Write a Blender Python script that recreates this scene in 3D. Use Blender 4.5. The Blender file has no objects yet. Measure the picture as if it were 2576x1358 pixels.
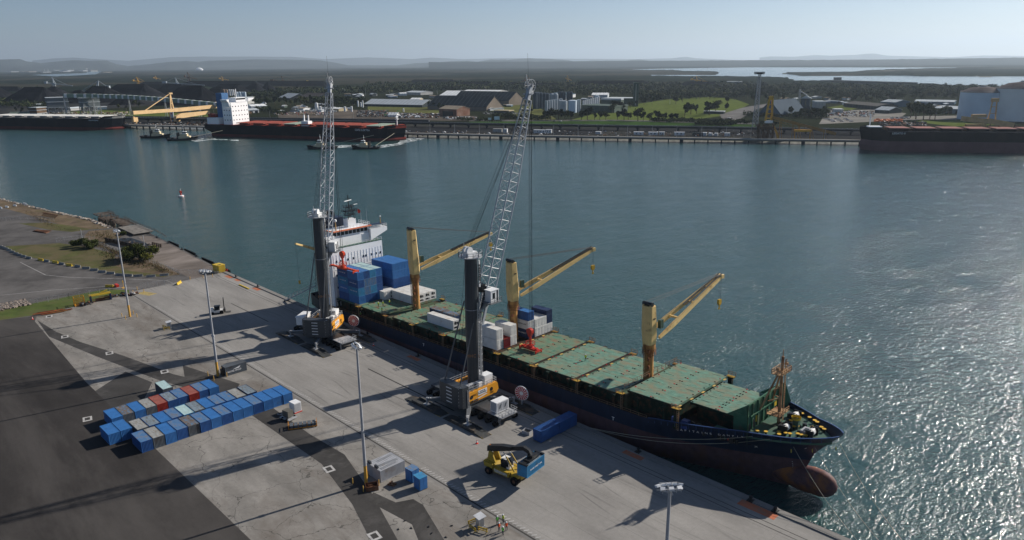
import bpy, bmesh, math, random
from math import radians, sin, cos, pi, sqrt, atan2
from mathutils import Vector, Matrix
random.seed(7)
SC = bpy.context.scene
COL = SC.collection
# ------------------------------------------------------------------ camera
# photograph measured in a 2576 x 1358 frame; world: X along the near quay, Y = 0 is the quay edge, Z = 0 the quay surface
CX, CY, FOC = 1288.0, 679.0, 1859.2
PIT, ROLL, HC, AZ, EE = .2730, -.0090, 81.86, radians(45.56), 121.17
_fw = Vector((0, cos(PIT), -sin(PIT))); _rt = Vector((1, 0, 0)); _up = _rt.cross(_fw)
_r = _rt*cos(ROLL)+_up*sin(ROLL); _u = -_rt*sin(ROLL)+_up*cos(ROLL)
_RZ = Matrix.Rotation(AZ, 3, 'Z')
RT, UP, FW = _RZ@_r, _RZ@_u, _RZ@_fw
CAMPOS = Vector((0, -EE, HC))
cd = bpy.data.cameras.new('camera'); cam = bpy.data.objects.new('camera', cd); COL.objects.link(cam)
cd.sensor_fit = 'HORIZONTAL'; cd.sensor_width = 36.0; cd.lens = 36.0*FOC/2576.0
cd.clip_start = .5; cd.clip_end = 300000
M_ = Matrix((RT, UP, -FW)).transposed().to_4x4(); M_.translation = CAMPOS
cam.matrix_world = M_; SC.camera = cam
# ------------------------------------------------------------------ sky, sun, exposure
SUN_AZ, SUN_EL = radians(76.9), radians(29.5)
HAZE = 3.6e-5
wd = bpy.data.worlds.new('World'); SC.world = wd; wd.use_nodes = True
nt = wd.node_tree; bg = nt.nodes['Background']
sky = nt.nodes.new('ShaderNodeTexSky'); sky.sky_type = 'NISHITA'; sky.sun_disc = False
sky.sun_elevation = SUN_EL; sky.sun_rotation = pi/2-SUN_AZ
sky.altitude = 0; sky.air_density = .72; sky.dust_density = .5; sky.ozone_density = 3.5
nt.links.new(sky.outputs[0], bg.inputs[0]); bg.inputs[1].default_value = .062
sl = bpy.data.lights.new('sun', 'SUN'); sun = bpy.data.objects.new('sun', sl); COL.objects.link(sun)
sl.energy = 4.9; sl.angle = radians(.53); sl.color = (1, .93, .84)
sun.rotation_euler = Vector((-cos(SUN_EL)*cos(SUN_AZ), -cos(SUN_EL)*sin(SUN_AZ), -sin(SUN_EL))).to_track_quat('-Z', 'Y').to_euler()
sun.location = (0, 0, 300)
SC.render.engine = 'CYCLES'
SC.view_settings.view_transform = 'Standard'; SC.view_settings.look = 'None'
SC.view_settings.exposure = .36; SC.view_settings.gamma = 1
SC.cycles.volume_bounces = 0
SC.cycles.max_bounces = 5; SC.cycles.diffuse_bounces = 2; SC.cycles.glossy_bounces = 2
SC.cycles.transparent_max_bounces = 6
SC.render.resolution_x = 1024; SC.render.resolution_y = 540

def at(x, y, z=0.0):
    d = RT*(x-CX)+UP*(CY-y)+FW*FOC
    return CAMPOS+d*((z-HC)/d.z)
def scale_at(p):
    """metres per measured pixel at a point"""
    return (Vector(p)-CAMPOS).dot(FW)/FOC

# ------------------------------------------------------------------ materials
MATS = {}
def _new(name):
    m = bpy.data.materials.new(name); m.use_nodes = True
    n = m.node_tree.nodes; l = m.node_tree.links
    return m, n, l, n['Principled BSDF']
def _coords(n, l, rnd=True, stretch=(1, 1, 1)):
    tc = n.new('ShaderNodeTexCoord'); mp = n.new('ShaderNodeMapping'); mp.inputs['Scale'].default_value = stretch
    l.new(tc.outputs['Object'], mp.inputs['Vector'])
    if rnd:
        oi = n.new('ShaderNodeObjectInfo'); mu = n.new('ShaderNodeMath'); mu.operation = 'MULTIPLY'; mu.inputs[1].default_value = 131.0
        l.new(oi.outputs['Random'], mu.inputs[0])
        ad = n.new('ShaderNodeVectorMath'); ad.operation = 'ADD'
        l.new(mp.outputs[0], ad.inputs[0]); l.new(mu.outputs[0], ad.inputs[1]); return ad.outputs[0]
    return mp.outputs[0]
def _noise(n, l, v, sc, det=4, rough=.55, dist=0):
    t = n.new('ShaderNodeTexNoise'); t.inputs['Scale'].default_value = sc; t.inputs['Detail'].default_value = det
    t.inputs['Roughness'].default_value = rough; t.inputs['Distortion'].default_value = dist
    l.new(v, t.inputs['Vector']); return t.outputs['Fac']
def _ramp(n, l, f, a, b):
    r = n.new('ShaderNodeMapRange'); r.inputs['From Min'].default_value = a; r.inputs['From Max'].default_value = b
    l.new(f, r.inputs['Value']); return r.outputs[0]
def _mix(n, l, fac, a, b, mode='MIX'):
    m = n.new('ShaderNodeMix'); m.data_type = 'RGBA'; m.blend_type = mode
    for s, v in ((m.inputs[0], fac), (m.inputs[6], a), (m.inputs[7], b)):
        if hasattr(v, 'is_linked') or hasattr(v, 'links'): l.new(v, s)
        elif isinstance(v, (int, float)): s.default_value = v
        else: s.default_value = (*v, 1) if len(v) == 3 else v
    return m.outputs[2]
def mat(name, c, rough=.6, metal=0, v=.15, sc=.7, c2=None, amt=.55, sc2=.35, soft=.1, stretch=(1, 1, 1), bump=0, bsc=6, rnd=True, spec=None):
    if name in MATS: return MATS[name]
    m, n, l, b = _new(name)
    co = _coords(n, l, rnd, stretch)
    f = _noise(n, l, co, sc, 5)
    k = _ramp(n, l, f, .3, .7)
    out = _mix(n, l, k, tuple(x*(1-v) for x in c), tuple(min(1, x*(1+v)) for x in c))
    if c2 is not None:
        f2 = _noise(n, l, co, sc2, 8, .65)
        k2 = _ramp(n, l, f2, amt-soft, amt+soft)
        out = _mix(n, l, k2, out, c2)
    l.new(out, b.inputs['Base Color'])
    b.inputs['Roughness'].default_value = rough; b.inputs['Metallic'].default_value = metal
    b.inputs['Specular IOR Level'].default_value = spec if spec is not None else (0.0 if sc <= .1 else .06 if rough >= .75 else .16 if rough >= .55 else .4)
    if bump:
        bp = n.new('ShaderNodeBump'); bp.inputs['Strength'].default_value = bump; bp.inputs['Distance'].default_value = .1
        l.new(_noise(n, l, co, bsc, 5), bp.inputs['Height']); l.new(bp.outputs[0], b.inputs['Normal'])
    MATS[name] = m; return m

RUST = (.16, .06, .025)
STEEL = mat('galvanised_steel', (.42, .43, .44), .45, .3)
WHITE = mat('white_paint', (.74, .75, .75), .45, v=.06, c2=(.5, .48, .44), amt=.66, sc2=.5)
WHITE_WORN = mat('worn_white_paint', (.70, .69, .66), .55, v=.1, c2=(.36, .25, .17), amt=.68, sc2=.9, soft=.05)
DARK = mat('dark_grey_paint', (.045, .05, .056), .42, v=.15)
BLACK = mat('black_rubber', (.012, .012, .013), .75)
BLACKM = mat('black_painted_steel', (.018, .019, .02), .4)
ORANGE = mat('orange_paint', (.75, .33, .03), .4, v=.05)
YELLOW = mat('yellow_paint', (.62, .42, .03), .45, v=.1, c2=(.3, .17, .04), amt=.68)
YELLOWC = mat('yellow_machine_paint', (.42, .28, .03), .45, v=.1, c2=(.1, .07, .03), amt=.66, sc2=1.2)
RED = mat('red_paint', (.5, .03, .015), .45, v=.1, c2=(.12, .02, .015), amt=.68)
REDO = mat('orange_red_paint', (.62, .06, .015), .45, v=.1)
GLASS = mat('dark_window_glass', (.012, .016, .02), .12, v=.02, spec=.6)
ROPE = mat('rope_fibre', (.35, .33, .26), .9)
WIRE = mat('wire_rope', (.03, .032, .035), .6)
HOOKY = mat('hook_yellow', (.55, .33, .02), .5)

# ------------------------------------------------------------------ meshes
class MB:
    def __init__(s): s.v = []; s.f = []; s.mi = []; s.cur = 0
    def m(s, i): s.cur = i; return s
    def add(s, vs, fs):
        o = len(s.v); s.v += [tuple(q) for q in vs]; s.f += [tuple(o+i for i in f) for f in fs]; s.mi += [s.cur]*len(fs); return s
    def box(s, c, d, rz=0, rx=0, ry=0):
        hx, hy, hz = d[0]/2, d[1]/2, d[2]/2
        vs = [Vector((x*hx, y*hy, z*hz)) for z in (-1, 1) for y in (-1, 1) for x in (-1, 1)]
        if rz or rx or ry:
            R = (Matrix.Rotation(rz, 3, 'Z')@Matrix.Rotation(ry, 3, 'Y')@Matrix.Rotation(rx, 3, 'X')); vs = [R@q for q in vs]
        c = Vector(c)
        return s.add([q+c for q in vs], [(0, 2, 3, 1), (4, 5, 7, 6), (0, 1, 5, 4), (2, 6, 7, 3), (0, 4, 6, 2), (1, 3, 7, 5)])
    def b2(s, a, b):
        a, b = Vector(a), Vector(b); return s.box((a+b)/2, (abs(b.x-a.x), abs(b.y-a.y), abs(b.z-a.z)))
    def bar(s, p, q, w=.1, h=None, up=(0, 0, 1), w2=None, h2=None):
        p, q = Vector(p), Vector(q); h = w if h is None else h; w2 = w if w2 is None else w2; h2 = h if h2 is None else h2
        d = (q-p).normalized(); up = Vector(up)
        if abs(d.dot(up)) > .98: up = Vector((1, 0, 0))
        a = d.cross(up).normalized(); b = a.cross(d)
        vs = []
        for o, ww, hh in ((p, w, h), (q, w2, h2)):
            for i, j in ((-1, -1), (1, -1), (1, 1), (-1, 1)): vs.append(o+a*(i*ww/2)+b*(j*hh/2))
        return s.add(vs, [(0, 1, 2, 3), (7, 6, 5, 4), (0, 4, 5, 1), (1, 5, 6, 2), (2, 6, 7, 3), (3, 7, 4, 0)])
    def cyl(s, p, q, r, r2=None, n=12, caps=True):
        p, q = Vector(p), Vector(q); r2 = r if r2 is None else r2
        d = (q-p).normalized(); up = Vector((0, 0, 1)) if abs(d.z) < .95 else Vector((1, 0, 0))
        a = d.cross(up).normalized(); b = d.cross(a)
        vs = [o+a*(cos(2*pi*i/n)*rr)+b*(sin(2*pi*i/n)*rr) for o, rr in ((p, r), (q, r2)) for i in range(n)]
        fs = [(i, i+n, (i+1) % n+n, (i+1) % n) for i in range(n)]
        if caps: fs += [tuple(range(n)), tuple(range(2*n-1, n-1, -1))]
        return s.add(vs, fs)
    def prism(s, poly, z0, z1):
        n = len(poly); vs = [(x, y, z0) for x, y in poly]+[(x, y, z1) for x, y in poly]
        return s.add(vs, [tuple(range(n-1, -1, -1)), tuple(range(n, 2*n))]+[(i, (i+1) % n, (i+1) % n+n, i+n) for i in range(n)])
    def prism_y(s, poly, y0, y1):
        n = len(poly); vs = [(x, y0, z) for x, z in poly]+[(x, y1, z) for x, z in poly]
        return s.add(vs, [tuple(range(n)), tuple(range(2*n-1, n-1, -1))]+[(i, i+n, (i+1) % n+n, (i+1) % n) for i in range(n)])
    def prism_x(s, poly, x0, x1):
        n = len(poly); vs = [(x0, y, z) for y, z in poly]+[(x1, y, z) for y, z in poly]
        return s.add(vs, [tuple(range(n-1, -1, -1)), tuple(range(n, 2*n))]+[(i, (i+1) % n, (i+1) % n+n, i+n) for i in range(n)])
    def path(s, pts, r, n=6):
        for a, b in zip(pts, pts[1:]): s.cyl(a, b, r, n=n, caps=False)
        return s
    def lathe(s, prof, c=(0, 0, 0), n=24):
        vs = []; c = Vector(c)
        for r, z in prof:
            for i in range(n): vs.append(c+Vector((r*cos(2*pi*i/n), r*sin(2*pi*i/n), z)))
        fs = [(k*n+i, k*n+(i+1) % n, (k+1)*n+(i+1) % n, (k+1)*n+i) for k in range(len(prof)-1) for i in range(n)]
        return s.add(vs, fs)
    def rail(s, pts, h=1.1, r=.035, post=1.6):
        pts = [Vector(q) for q in pts]
        for a, b in zip(pts, pts[1:]):
            for k in (1, .5): s.bar(a+Vector((0, 0, h*k)), b+Vector((0, 0, h*k)), r*2)
            n = max(1, int((b-a).length/post))
            for i in range(n+1):
                q = a.lerp(b, i/n); s.bar(q, q+Vector((0, 0, h)), r*2)
        return s
    def ladder(s, p, q, w=.5, step=.35, side=(1, 0, 0), r=.04):
        p, q, sd = Vector(p), Vector(q), Vector(side)*(w/2)
        s.bar(p-sd, q-sd, r*2); s.bar(p+sd, q+sd, r*2); n = int((q-p).length/step)
        for i in range(1, n): c = p.lerp(q, i/n); s.bar(c-sd, c+sd, r*1.5)
        return s
    def lattice(s, p, q, w0, w1, n, r, rd, side, h0=None, h1=None):
        p, q = Vector(p), Vector(q); d = (q-p).normalized(); a = Vector(side).normalized(); b = d.cross(a).normalized()
        h0 = w0 if h0 is None else h0; h1 = w1 if h1 is None else h1
        def c(t, i, j): return p.lerp(q, t)+a*(i*(w0+(w1-w0)*t)/2)+b*(j*(h0+(h1-h0)*t)/2)
        K = ((-1, -1), (1, -1), (1, 1), (-1, 1))
        for i, j in K: s.cyl(c(0, i, j), c(1, i, j), r, n=6, caps=False)
        for k in range(n):
            t0, t1 = k/n, (k+1)/n
            for e in range(4):
                A, B = K[e], K[(e+1) % 4]
                if k % 2: A, B = B, A
                s.cyl(c(t0, *A), c(t1, *B), rd, n=4, caps=False); s.cyl(c(t1, *A), c(t1, *B), rd, n=4, caps=False)
        return s
    def mesh(s, name):
        me = bpy.data.meshes.new(name); me.from_pydata(s.v, [], s.f); me.polygons.foreach_set('material_index', s.mi); me.update(); return me
    def build(s, name, mats, parent=None, loc=None, smooth=False):
        me = s.mesh(name)
        for m in (mats if isinstance(mats, (list, tuple)) else [mats]): me.materials.append(m)
        if smooth:
            me.polygons.foreach_set('use_smooth', [True]*len(me.polygons))
            try: me.set_sharp_from_angle(angle=radians(35))
            except Exception: pass
        o = bpy.data.objects.new(name, me); COL.objects.link(o)
        if parent is not None: o.parent = parent
        if loc is not None: o.location = loc
        return o
def tag(o, label, cat, group=None):
    o['label'] = label; o['category'] = cat
    if group: o['group'] = group
    return o
def thing(name, label, cat, loc=(0, 0, 0), rz=0, group=None, mw=None):
    o = bpy.data.objects.new(name, None); COL.objects.link(o); o.empty_display_size = .5
    if mw is not None: o.matrix_world = mw
    else: o.location = loc; o.rotation_euler = (0, 0, rz)
    return tag(o, label, cat, group)
def struct(o): o['kind'] = 'structure'; return o
def stuff(o): o['kind'] = 'stuff'; return o
def dup(root, label=None, group=None, loc=None, rz=None, mw=None, scale=None):
    def cp(o, par):
        c = o.copy(); COL.objects.link(c)
        if par is not None: c.parent = par
        for ch in kids.get(o.name, []): cp(ch, c)
        return c
    kids = {}
    stack = [root]
    while stack:
        o = stack.pop(); k = list(o.children); kids[o.name] = k; stack += k
    r = cp(root, None)
    if label: r['label'] = label
    if group: r['group'] = group
    if mw is not None: r.matrix_world = mw
    else:
        if loc is not None: r.location = loc
        if rz is not None: r.rotation_euler = (0, 0, rz)
        if scale is not None: r.scale = scale if hasattr(scale, '__len__') else (scale,)*3
    return r
def text(name, s, size, m, parent, mw, ext=.01, label=None, bold=0):
    cu = bpy.data.curves.new(name, 'FONT'); cu.body = s; cu.size = size; cu.align_x = 'CENTER'; cu.align_y = 'CENTER'
    cu.extrude = ext; cu.offset = bold; cu.resolution_u = 2
    t = bpy.data.objects.new(name+'_tmp', cu); COL.objects.link(t)
    bpy.context.view_layer.update()
    me = bpy.data.meshes.new_from_object(t.evaluated_get(bpy.context.evaluated_depsgraph_get()))
    bpy.data.objects.remove(t); bpy.data.curves.remove(cu)
    me.name = name; me.materials.clear(); me.materials.append(m)
    o = bpy.data.objects.new(name, me); COL.objects.link(o); o.parent = parent; o.matrix_local = mw
    return o
def frame(o, xdir, ydir):
    """matrix whose local X,Y are given directions (text reads along X, up along Y)"""
    x = Vector(xdir).normalized(); z = x.cross(Vector(ydir)).normalized(); y = z.cross(x)
    m = Matrix((x, y, z)).transposed().to_4x4(); m.translation = Vector(o); return m
LETW = mat('white_lettering', (.78, .78, .78), .5, v=.03)
LETB = mat('black_lettering', (.01, .01, .01), .5, v=.03)
LETO = mat('orange_lettering', (.35, .16, .06), .5, v=.05)
# ================================================================== setting: water, land, quay
def ground_mat(name, c, v=.18, c2=None, amt=.55, sc2=.03, cracks=0, joints=None, crackscale=.09, stretch=(1, 1, 1), rough=.85, tyre=False, fine=1.2, spec=.12):
    m, n, l, b = _new(name)
    co = _coords(n, l, False, stretch); raw = _coords(n, l, False)
    out = _mix(n, l, _ramp(n, l, _noise(n, l, co, .12, 8, .6), .32, .68), tuple(x*(1-v) for x in c), tuple(x*(1+v) for x in c))
    out = _mix(n, l, _ramp(n, l, _noise(n, l, raw, fine, 6, .7), .25, .75), _mix(n, l, 1, out, (.80, .80, .80), 'MULTIPLY'), out)
    if c2 is not None: out = _mix(n, l, _ramp(n, l, _noise(n, l, co, sc2, 9, .7, .4), amt-.08, amt+.08), out, c2)
    if joints:
        sx = n.new('ShaderNodeSeparateXYZ'); l.new(raw, sx.inputs[0])
        for ax, per, wd_, off, dk in joints:
            a = n.new('ShaderNodeMath'); a.operation = 'ADD'; a.inputs[1].default_value = off; l.new(sx.outputs[ax], a.inputs[0])
            q = n.new('ShaderNodeMath'); q.operation = 'PINGPONG'; q.inputs[1].default_value = per/2; l.new(a.outputs[0], q.inputs[0])
            k = n.new('ShaderNodeMath'); k.operation = 'LESS_THAN'; k.inputs[1].default_value = wd_; l.new(q.outputs[0], k.inputs[0])
            k2 = n.new('ShaderNodeMath'); k2.operation = 'MULTIPLY'; k2.inputs[1].default_value = dk; l.new(k.outputs[0], k2.inputs[0])
            out = _mix(n, l, k2.outputs[0], out, (.06, .06, .06))
    if tyre:
        for s2, ofs in ((.035, 0), (.05, 7.3)):
            w = n.new('ShaderNodeTexWave'); w.wave_type = 'RINGS'; w.inputs['Scale'].default_value = s2; w.inputs['Distortion'].default_value = 6
            w.inputs['Detail'].default_value = 1.5; w.inputs['Detail Scale'].default_value = .5
            ad = n.new('ShaderNodeVectorMath'); ad.operation = 'ADD'; ad.inputs[1].default_value = (ofs*20+130, ofs*9+17, 0); l.new(raw, ad.inputs[0]); l.new(ad.outputs[0], w.inputs['Vector'])
            k = n.new('ShaderNodeMath'); k.operation = 'GREATER_THAN'; k.inputs[1].default_value = .992; l.new(w.outputs['Fac'], k.inputs[0])
            g = n.new('ShaderNodeMath'); g.operation = 'MULTIPLY'; l.new(k.outputs[0], g.inputs[0]); l.new(_ramp(n, l, _noise(n, l, raw, .06, 3), .5, .66), g.inputs[1])
            g2 = n.new('ShaderNodeMath'); g2.operation = 'MULTIPLY'; g2.inputs[1].default_value = .4; l.new(g.outputs[0], g2.inputs[0])
            out = _mix(n, l, g2.outputs[0], out, (.05, .05, .05))
    if cracks:
        nv = n.new('ShaderNodeTexNoise'); nv.inputs['Scale'].default_value = .25; nv.inputs['Detail'].default_value = 4; l.new(raw, nv.inputs['Vector'])
        mm = n.new('ShaderNodeVectorMath'); mm.operation = 'SCALE'; mm.inputs['Scale'].default_value = 5; l.new(nv.outputs['Color'], mm.inputs[0])
        ad = n.new('ShaderNodeVectorMath'); ad.operation = 'ADD'; l.new(raw, ad.inputs[0]); l.new(mm.outputs[0], ad.inputs[1])
        for cs, wd2, amt2 in ((crackscale, .008, .65), (crackscale*2.3, .009, .4)):
            vo = n.new('ShaderNodeTexVoronoi'); vo.feature = 'DISTANCE_TO_EDGE'; vo.inputs['Scale'].default_value = cs; l.new(ad.outputs[0], vo.inputs['Vector'])
            k = _ramp(n, l, vo.outputs['Distance'], wd2, wd2*.3)
            g = n.new('ShaderNodeMath'); g.operation = 'MULTIPLY'; g.inputs[1].default_value = amt2*cracks; l.new(k, g.inputs[0])
            g2 = n.new('ShaderNodeMath'); g2.operation = 'MULTIPLY'; l.new(g.outputs[0], g2.inputs[0]); l.new(_ramp(n, l, _noise(n, l, raw, .07, 2), .30, .45), g2.inputs[1])
            out = _mix(n, l, g2.outputs[0], out, (.03, .03, .028))
    l.new(out, b.inputs['Base Color']); b.inputs['Roughness'].default_value = rough; b.inputs['Specular IOR Level'].default_value = 0.0 if fine <= .3 else spec
    MATS[name] = m; return m
CONC = ground_mat('apron_concrete', (.285, .272, .252), c2=(.24, .225, .205), amt=.6, joints=((1, 5.9, .035, 1.2, .45), (0, 11.5, .03, 3, .22)), stretch=(.35, 1.3, 1), tyre=True)
OLD = ground_mat('old_cracked_concrete', (.26, .245, .222), v=.28, c2=(.155, .138, .12), amt=.56, sc2=.06, cracks=1, stretch=(.5, 1.4, 1))
ASPH = ground_mat('asphalt', (.044, .040, .0375), v=.3, c2=(.072, .066, .061), amt=.56, sc2=.03, stretch=(.3, 1, 1), joints=((1, 9.3, .03, 4, .25),))
ASPH2 = ground_mat('patched_asphalt', (.058, .055, .052), v=.25, c2=(.10, .095, .09), amt=.6, sc2=.08)
ROADM = ground_mat('worn_road_asphalt', (.10, .094, .089), v=.28, c2=(.14, .132, .125), amt=.56, sc2=.03)
OLDW = ground_mat('weathered_wharf_concrete', (.165, .14, .12), v=.3, c2=(.25, .215, .19), amt=.55, sc2=.05, stretch=(1, .4, 1))
GRASS = ground_mat('mown_grass', (.085, .088, .03), v=.35, c2=(.11, .09, .045), amt=.52, sc2=.08, fine=2)
GRASSB = ground_mat('bright_grass', (.085, .115, .028), v=.35, c2=(.09, .09, .035), amt=.55, sc2=.12, fine=2)
DRY = ground_mat('dry_grass', (.15, .11, .072), v=.4, c2=(.10, .085, .04), amt=.56, sc2=.15, fine=2)
FIELD = ground_mat('park_grass', (.105, .135, .035), v=.25, c2=(.075, .085, .03), amt=.62, sc2=.01, fine=.1)
FIELD2 = ground_mat('paddock_grass', (.12, .13, .045), v=.25, c2=(.08, .075, .035), amt=.55, sc2=.01, fine=.1)
STRIP = ground_mat('pale_kerb_concrete', (.24, .23, .215), v=.2, stretch=(.3, 1, 1))
WALLC = ground_mat('quay_wall_concrete', (.17, .16, .15), v=.3)
DIRT = ground_mat('bare_earth', (.14, .12, .10), v=.35, c2=(.08, .07, .06), amt=.5, sc2=.02, fine=.3)
COALG = ground_mat('coal_dusted_ground', (.03, .032, .036), v=.3, c2=(.05, .05, .045), amt=.55, sc2=.01, fine=.2)
PAINTW = ground_mat('white_road_paint', (.5, .49, .47), v=.15, c2=(.3, .29, .28), amt=.55, sc2=.8)
PAINTY = ground_mat('yellow_road_paint', (.42, .33, .13), v=.2, c2=(.25, .2, .1), amt=.55, sc2=.5)
PAINTO = ground_mat('orange_road_paint', (.52, .17, .09), v=.2, c2=(.3, .18, .12), amt=.55, sc2=.5)
FARL = ground_mat('far_bushland', (.026, .032, .018), v=.35, c2=(.018, .022, .014), amt=.5, sc2=.0016, stretch=(1, 1, 1), fine=.02, spec=.02)  # darkened for canopy shade, which the flat sheet cannot cast

def water_mat():
    m, n, l, b = _new('harbour_water')
    co = _coords(n, l, False)
    deep = _mix(n, l, _ramp(n, l, _noise(n, l, co, .005, 5, .6, .4), .35, .65), (.020, .060, .060), (.028, .073, .071))
    l.new(deep, b.inputs['Base Color']); b.inputs['Roughness'].default_value = .11; b.inputs['IOR'].default_value = 1.33
    b.inputs['Specular IOR Level'].default_value = .5
    mp = n.new('ShaderNodeMapping'); mp.inputs['Rotation'].default_value = (0, 0, radians(-32)); mp.inputs['Scale'].default_value = (1, .4, 1); l.new(co, mp.inputs['Vector'])
    a = _noise(n, l, mp.outputs[0], 1.0, 3, .5, .4)
    c = _noise(n, l, mp.outputs[0], .14, 2, .5, .4)
    d = _noise(n, l, co, 3.5, 2, .5)
    patch = _ramp(n, l, _noise(n, l, co, .08, 4, .6, .6), .3, .7)
    s1 = n.new('ShaderNodeMath'); s1.operation = 'MULTIPLY'; s1.inputs[1].default_value = 1.5; l.new(c, s1.inputs[0])
    s2 = n.new('ShaderNodeMath'); s2.operation = 'ADD'; l.new(a, s2.inputs[0]); l.new(s1.outputs[0], s2.inputs[1])
    s3 = n.new('ShaderNodeMath'); s3.operation = 'MULTIPLY_ADD'; s3.inputs[1].default_value = .28; l.new(d, s3.inputs[0]); l.new(s2.outputs[0], s3.inputs[2])
    bp = n.new('ShaderNodeBump'); bp.inputs['Distance'].default_value = .63
    st = n.new('ShaderNodeMath'); st.operation = 'MULTIPLY_ADD'; st.inputs[1].default_value = .5; st.inputs[2].default_value = .55; l.new(patch, st.inputs[0]); l.new(st.outputs[0], bp.inputs['Strength'])
    l.new(s3.outputs[0], bp.inputs['Height']); l.new(bp.outputs[0], b.inputs['Normal'])
    MATS['w'] = m; return m
WATER = water_mat()
ZW = -4.0
def sheet(name, poly, z, m, kind='structure'):
    mb = MB(); mb.add([(x, y, z) for x, y in poly], [tuple(range(len(poly)))])
    o = mb.build(name, m)
    if mb and o.data.polygons[0].normal.z < 0: o.data.flip_normals()
    bm = bmesh.new(); bm.from_mesh(o.data); bmesh.ops.triangulate(bm, faces=bm.faces[:]); bm.to_mesh(o.data); bm.free()
    o['kind'] = kind; return o
def pxpoly(pts, z): return [tuple(at(x, y, z).xy) for x, y in pts]
sheet('harbour_water', [(-60000, -20000), (60000, -20000), (60000, 60000), (-60000, 60000)], ZW, WATER)
# near land
NEAR = [(60, 0), (-293.5, 0), (-346.8, 3), (-390, 5), (-414, 7), (-420, -4), (-457.5, -6), (-498.7, -14.5), (-574.4, -26), (-660, -46), (-800, -110), (-1100, -420), (-1100, -900), (60, -900)]
mb = MB(); mb.prism([(x, y) for x, y in reversed(NEAR)], -9, 0)
g = struct(mb.build('ground', [ROADM]))
sheet('quay_apron', [(60, -1.2), (-292, -1.2), (-291, -37.6), (60, -40.4+1.8)], .004, CONC)
sheet('old_concrete_yard', [(60, -40.2), (-289, -38.5), (-285, -69.5), (-279, -71.5), (-212, -74.5), (60, -75)], .006, OLD)
sheet('asphalt_yard', [(60, -75), (-212, -74.5), (-279, -71.5), (-285, -70), (-289.5, -80), (-330, -260), (60, -260)], .008, ASPH)
sheet('kerb_strip', [(60, -38.6), (-290, -37.4), (-290, -38.6), (60, -40.3)], .010, STRIP)
sheet('drain_channel', [(60, -39.2), (-290, -37.9), (-290, -38.2), (60, -39.6)], .015, ASPH2)
# tarmac strips over the old concrete
sheet('patched_strip', [(-280, -70.6), (-262.7, -69.3), (-246.9, -66.6), (-224.7, -60.9), (-200.6, -55.9), (-183.5, -49.8), (-168, -46.3), (-142.5, -47), (-128.9, -46.4), (-111.4, -51), (-92, -57.5), (-80, -62),
                        (-80, -66), (-96.7, -60.5), (-111.4, -55.7), (-128.9, -52), (-142.5, -52), (-163, -52), (-183.5, -55.5), (-200.6, -60.5), (-230.6, -66.8), (-259, -72.1)], .016, ASPH2)
sheet('patched_strip', [(-212, -64.5), (-199, -62), (-181, -72), (-188, -74.6), (-204, -74.6)], .012, ASPH2)
sheet('patched_strip', [(-205, -51.5), (-181, -45.8), (-176, -50), (-196, -54.5)], .012, ASPH2)
sheet('patched_strip', [(-104.5, -46.3), (-101.5, -46.2), (-84, -52.5), (-70, -57), (-70, -62), (-88, -56), (-98, -51.5), (-110.8, -53), (-112, -50.4), (-106, -49.4)], .013, ASPH2)
for (x, y) in ((-255.2, -68.6), (-230, -63.2), (-204, -56.9), (-187.9, -80.9), (-126, -52), (-100, -58.4), (-281, -66.8)):
    mh = thing('inspection_cover', 'pale square inspection cover set in the dark tarmac of the yard', 'cover', (x, y, .02), radians(-14 if x < -150 else -10), 'inspection covers in the tarmac')
    MB().b2((-1.3, -1.0, 0), (1.3, 1.0, .03)).build('surround', PAINTW, mh)
    MB().b2((-.75, -.55, .03), (.75, .55, .05)).build('lid', ASPH2, mh)
# ladder-like white dashes beside the drain
mb = MB()
x = -266.
while x < -40:
    t = (x+290)/350
    if not (-116.5 < x < -113): mb.box((x, -36.9-1.7*t, .012), (.2, 1.05, .006), rz=radians(-28))
    x += .98
o = struct(mb.build('road_marking', PAINTW))
sheet('road_marking', [(-288, -33.5), (-281.5, -31.0), (-281, -34.2), (-287.4, -36.6)], .014, PAINTY)
mb = MB()
for (x, y, w, h) in ((-55.2, -2.4, 7.5, 2.1), (-284, -2.2, 5, 2), (-277, -2.0, 4, 1.6), (-260, -2.3, 4.5, 1.8), (-84, -2.6, 5, 1.6), (-162, -2.3, 5, 1.5), (-104, -2.3, 4, 1.5)):
    mb.box((x, y, .012), (w, h, .006))
struct(mb.build('road_marking', PAINTO))
# quay wall face, edge beam, rail grooves
mb = MB(); mb.b2((60, -1.2, 0), (-292, 0, .22)); mb.b2((60, 0, .22), (-292, .35, -1.4))
for i in range(50): mb.b2((55-i*7.2, 0.05, -1.4), (54.3-i*7.2, .8, -8))
struct(mb.build('quay_edge', [STRIP]))
mb = MB()
for y in (-5.0, -6.3): mb.b2((60, y, .006), (-287, y+.13, .02))
mb.b2((-165, -16.2, .006), (-128, -15.8, .018)); mb.b2((-250, -17, .006), (-222, -16.7, .018))
struct(mb.build('rail_groove', ASPH2))
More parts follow.
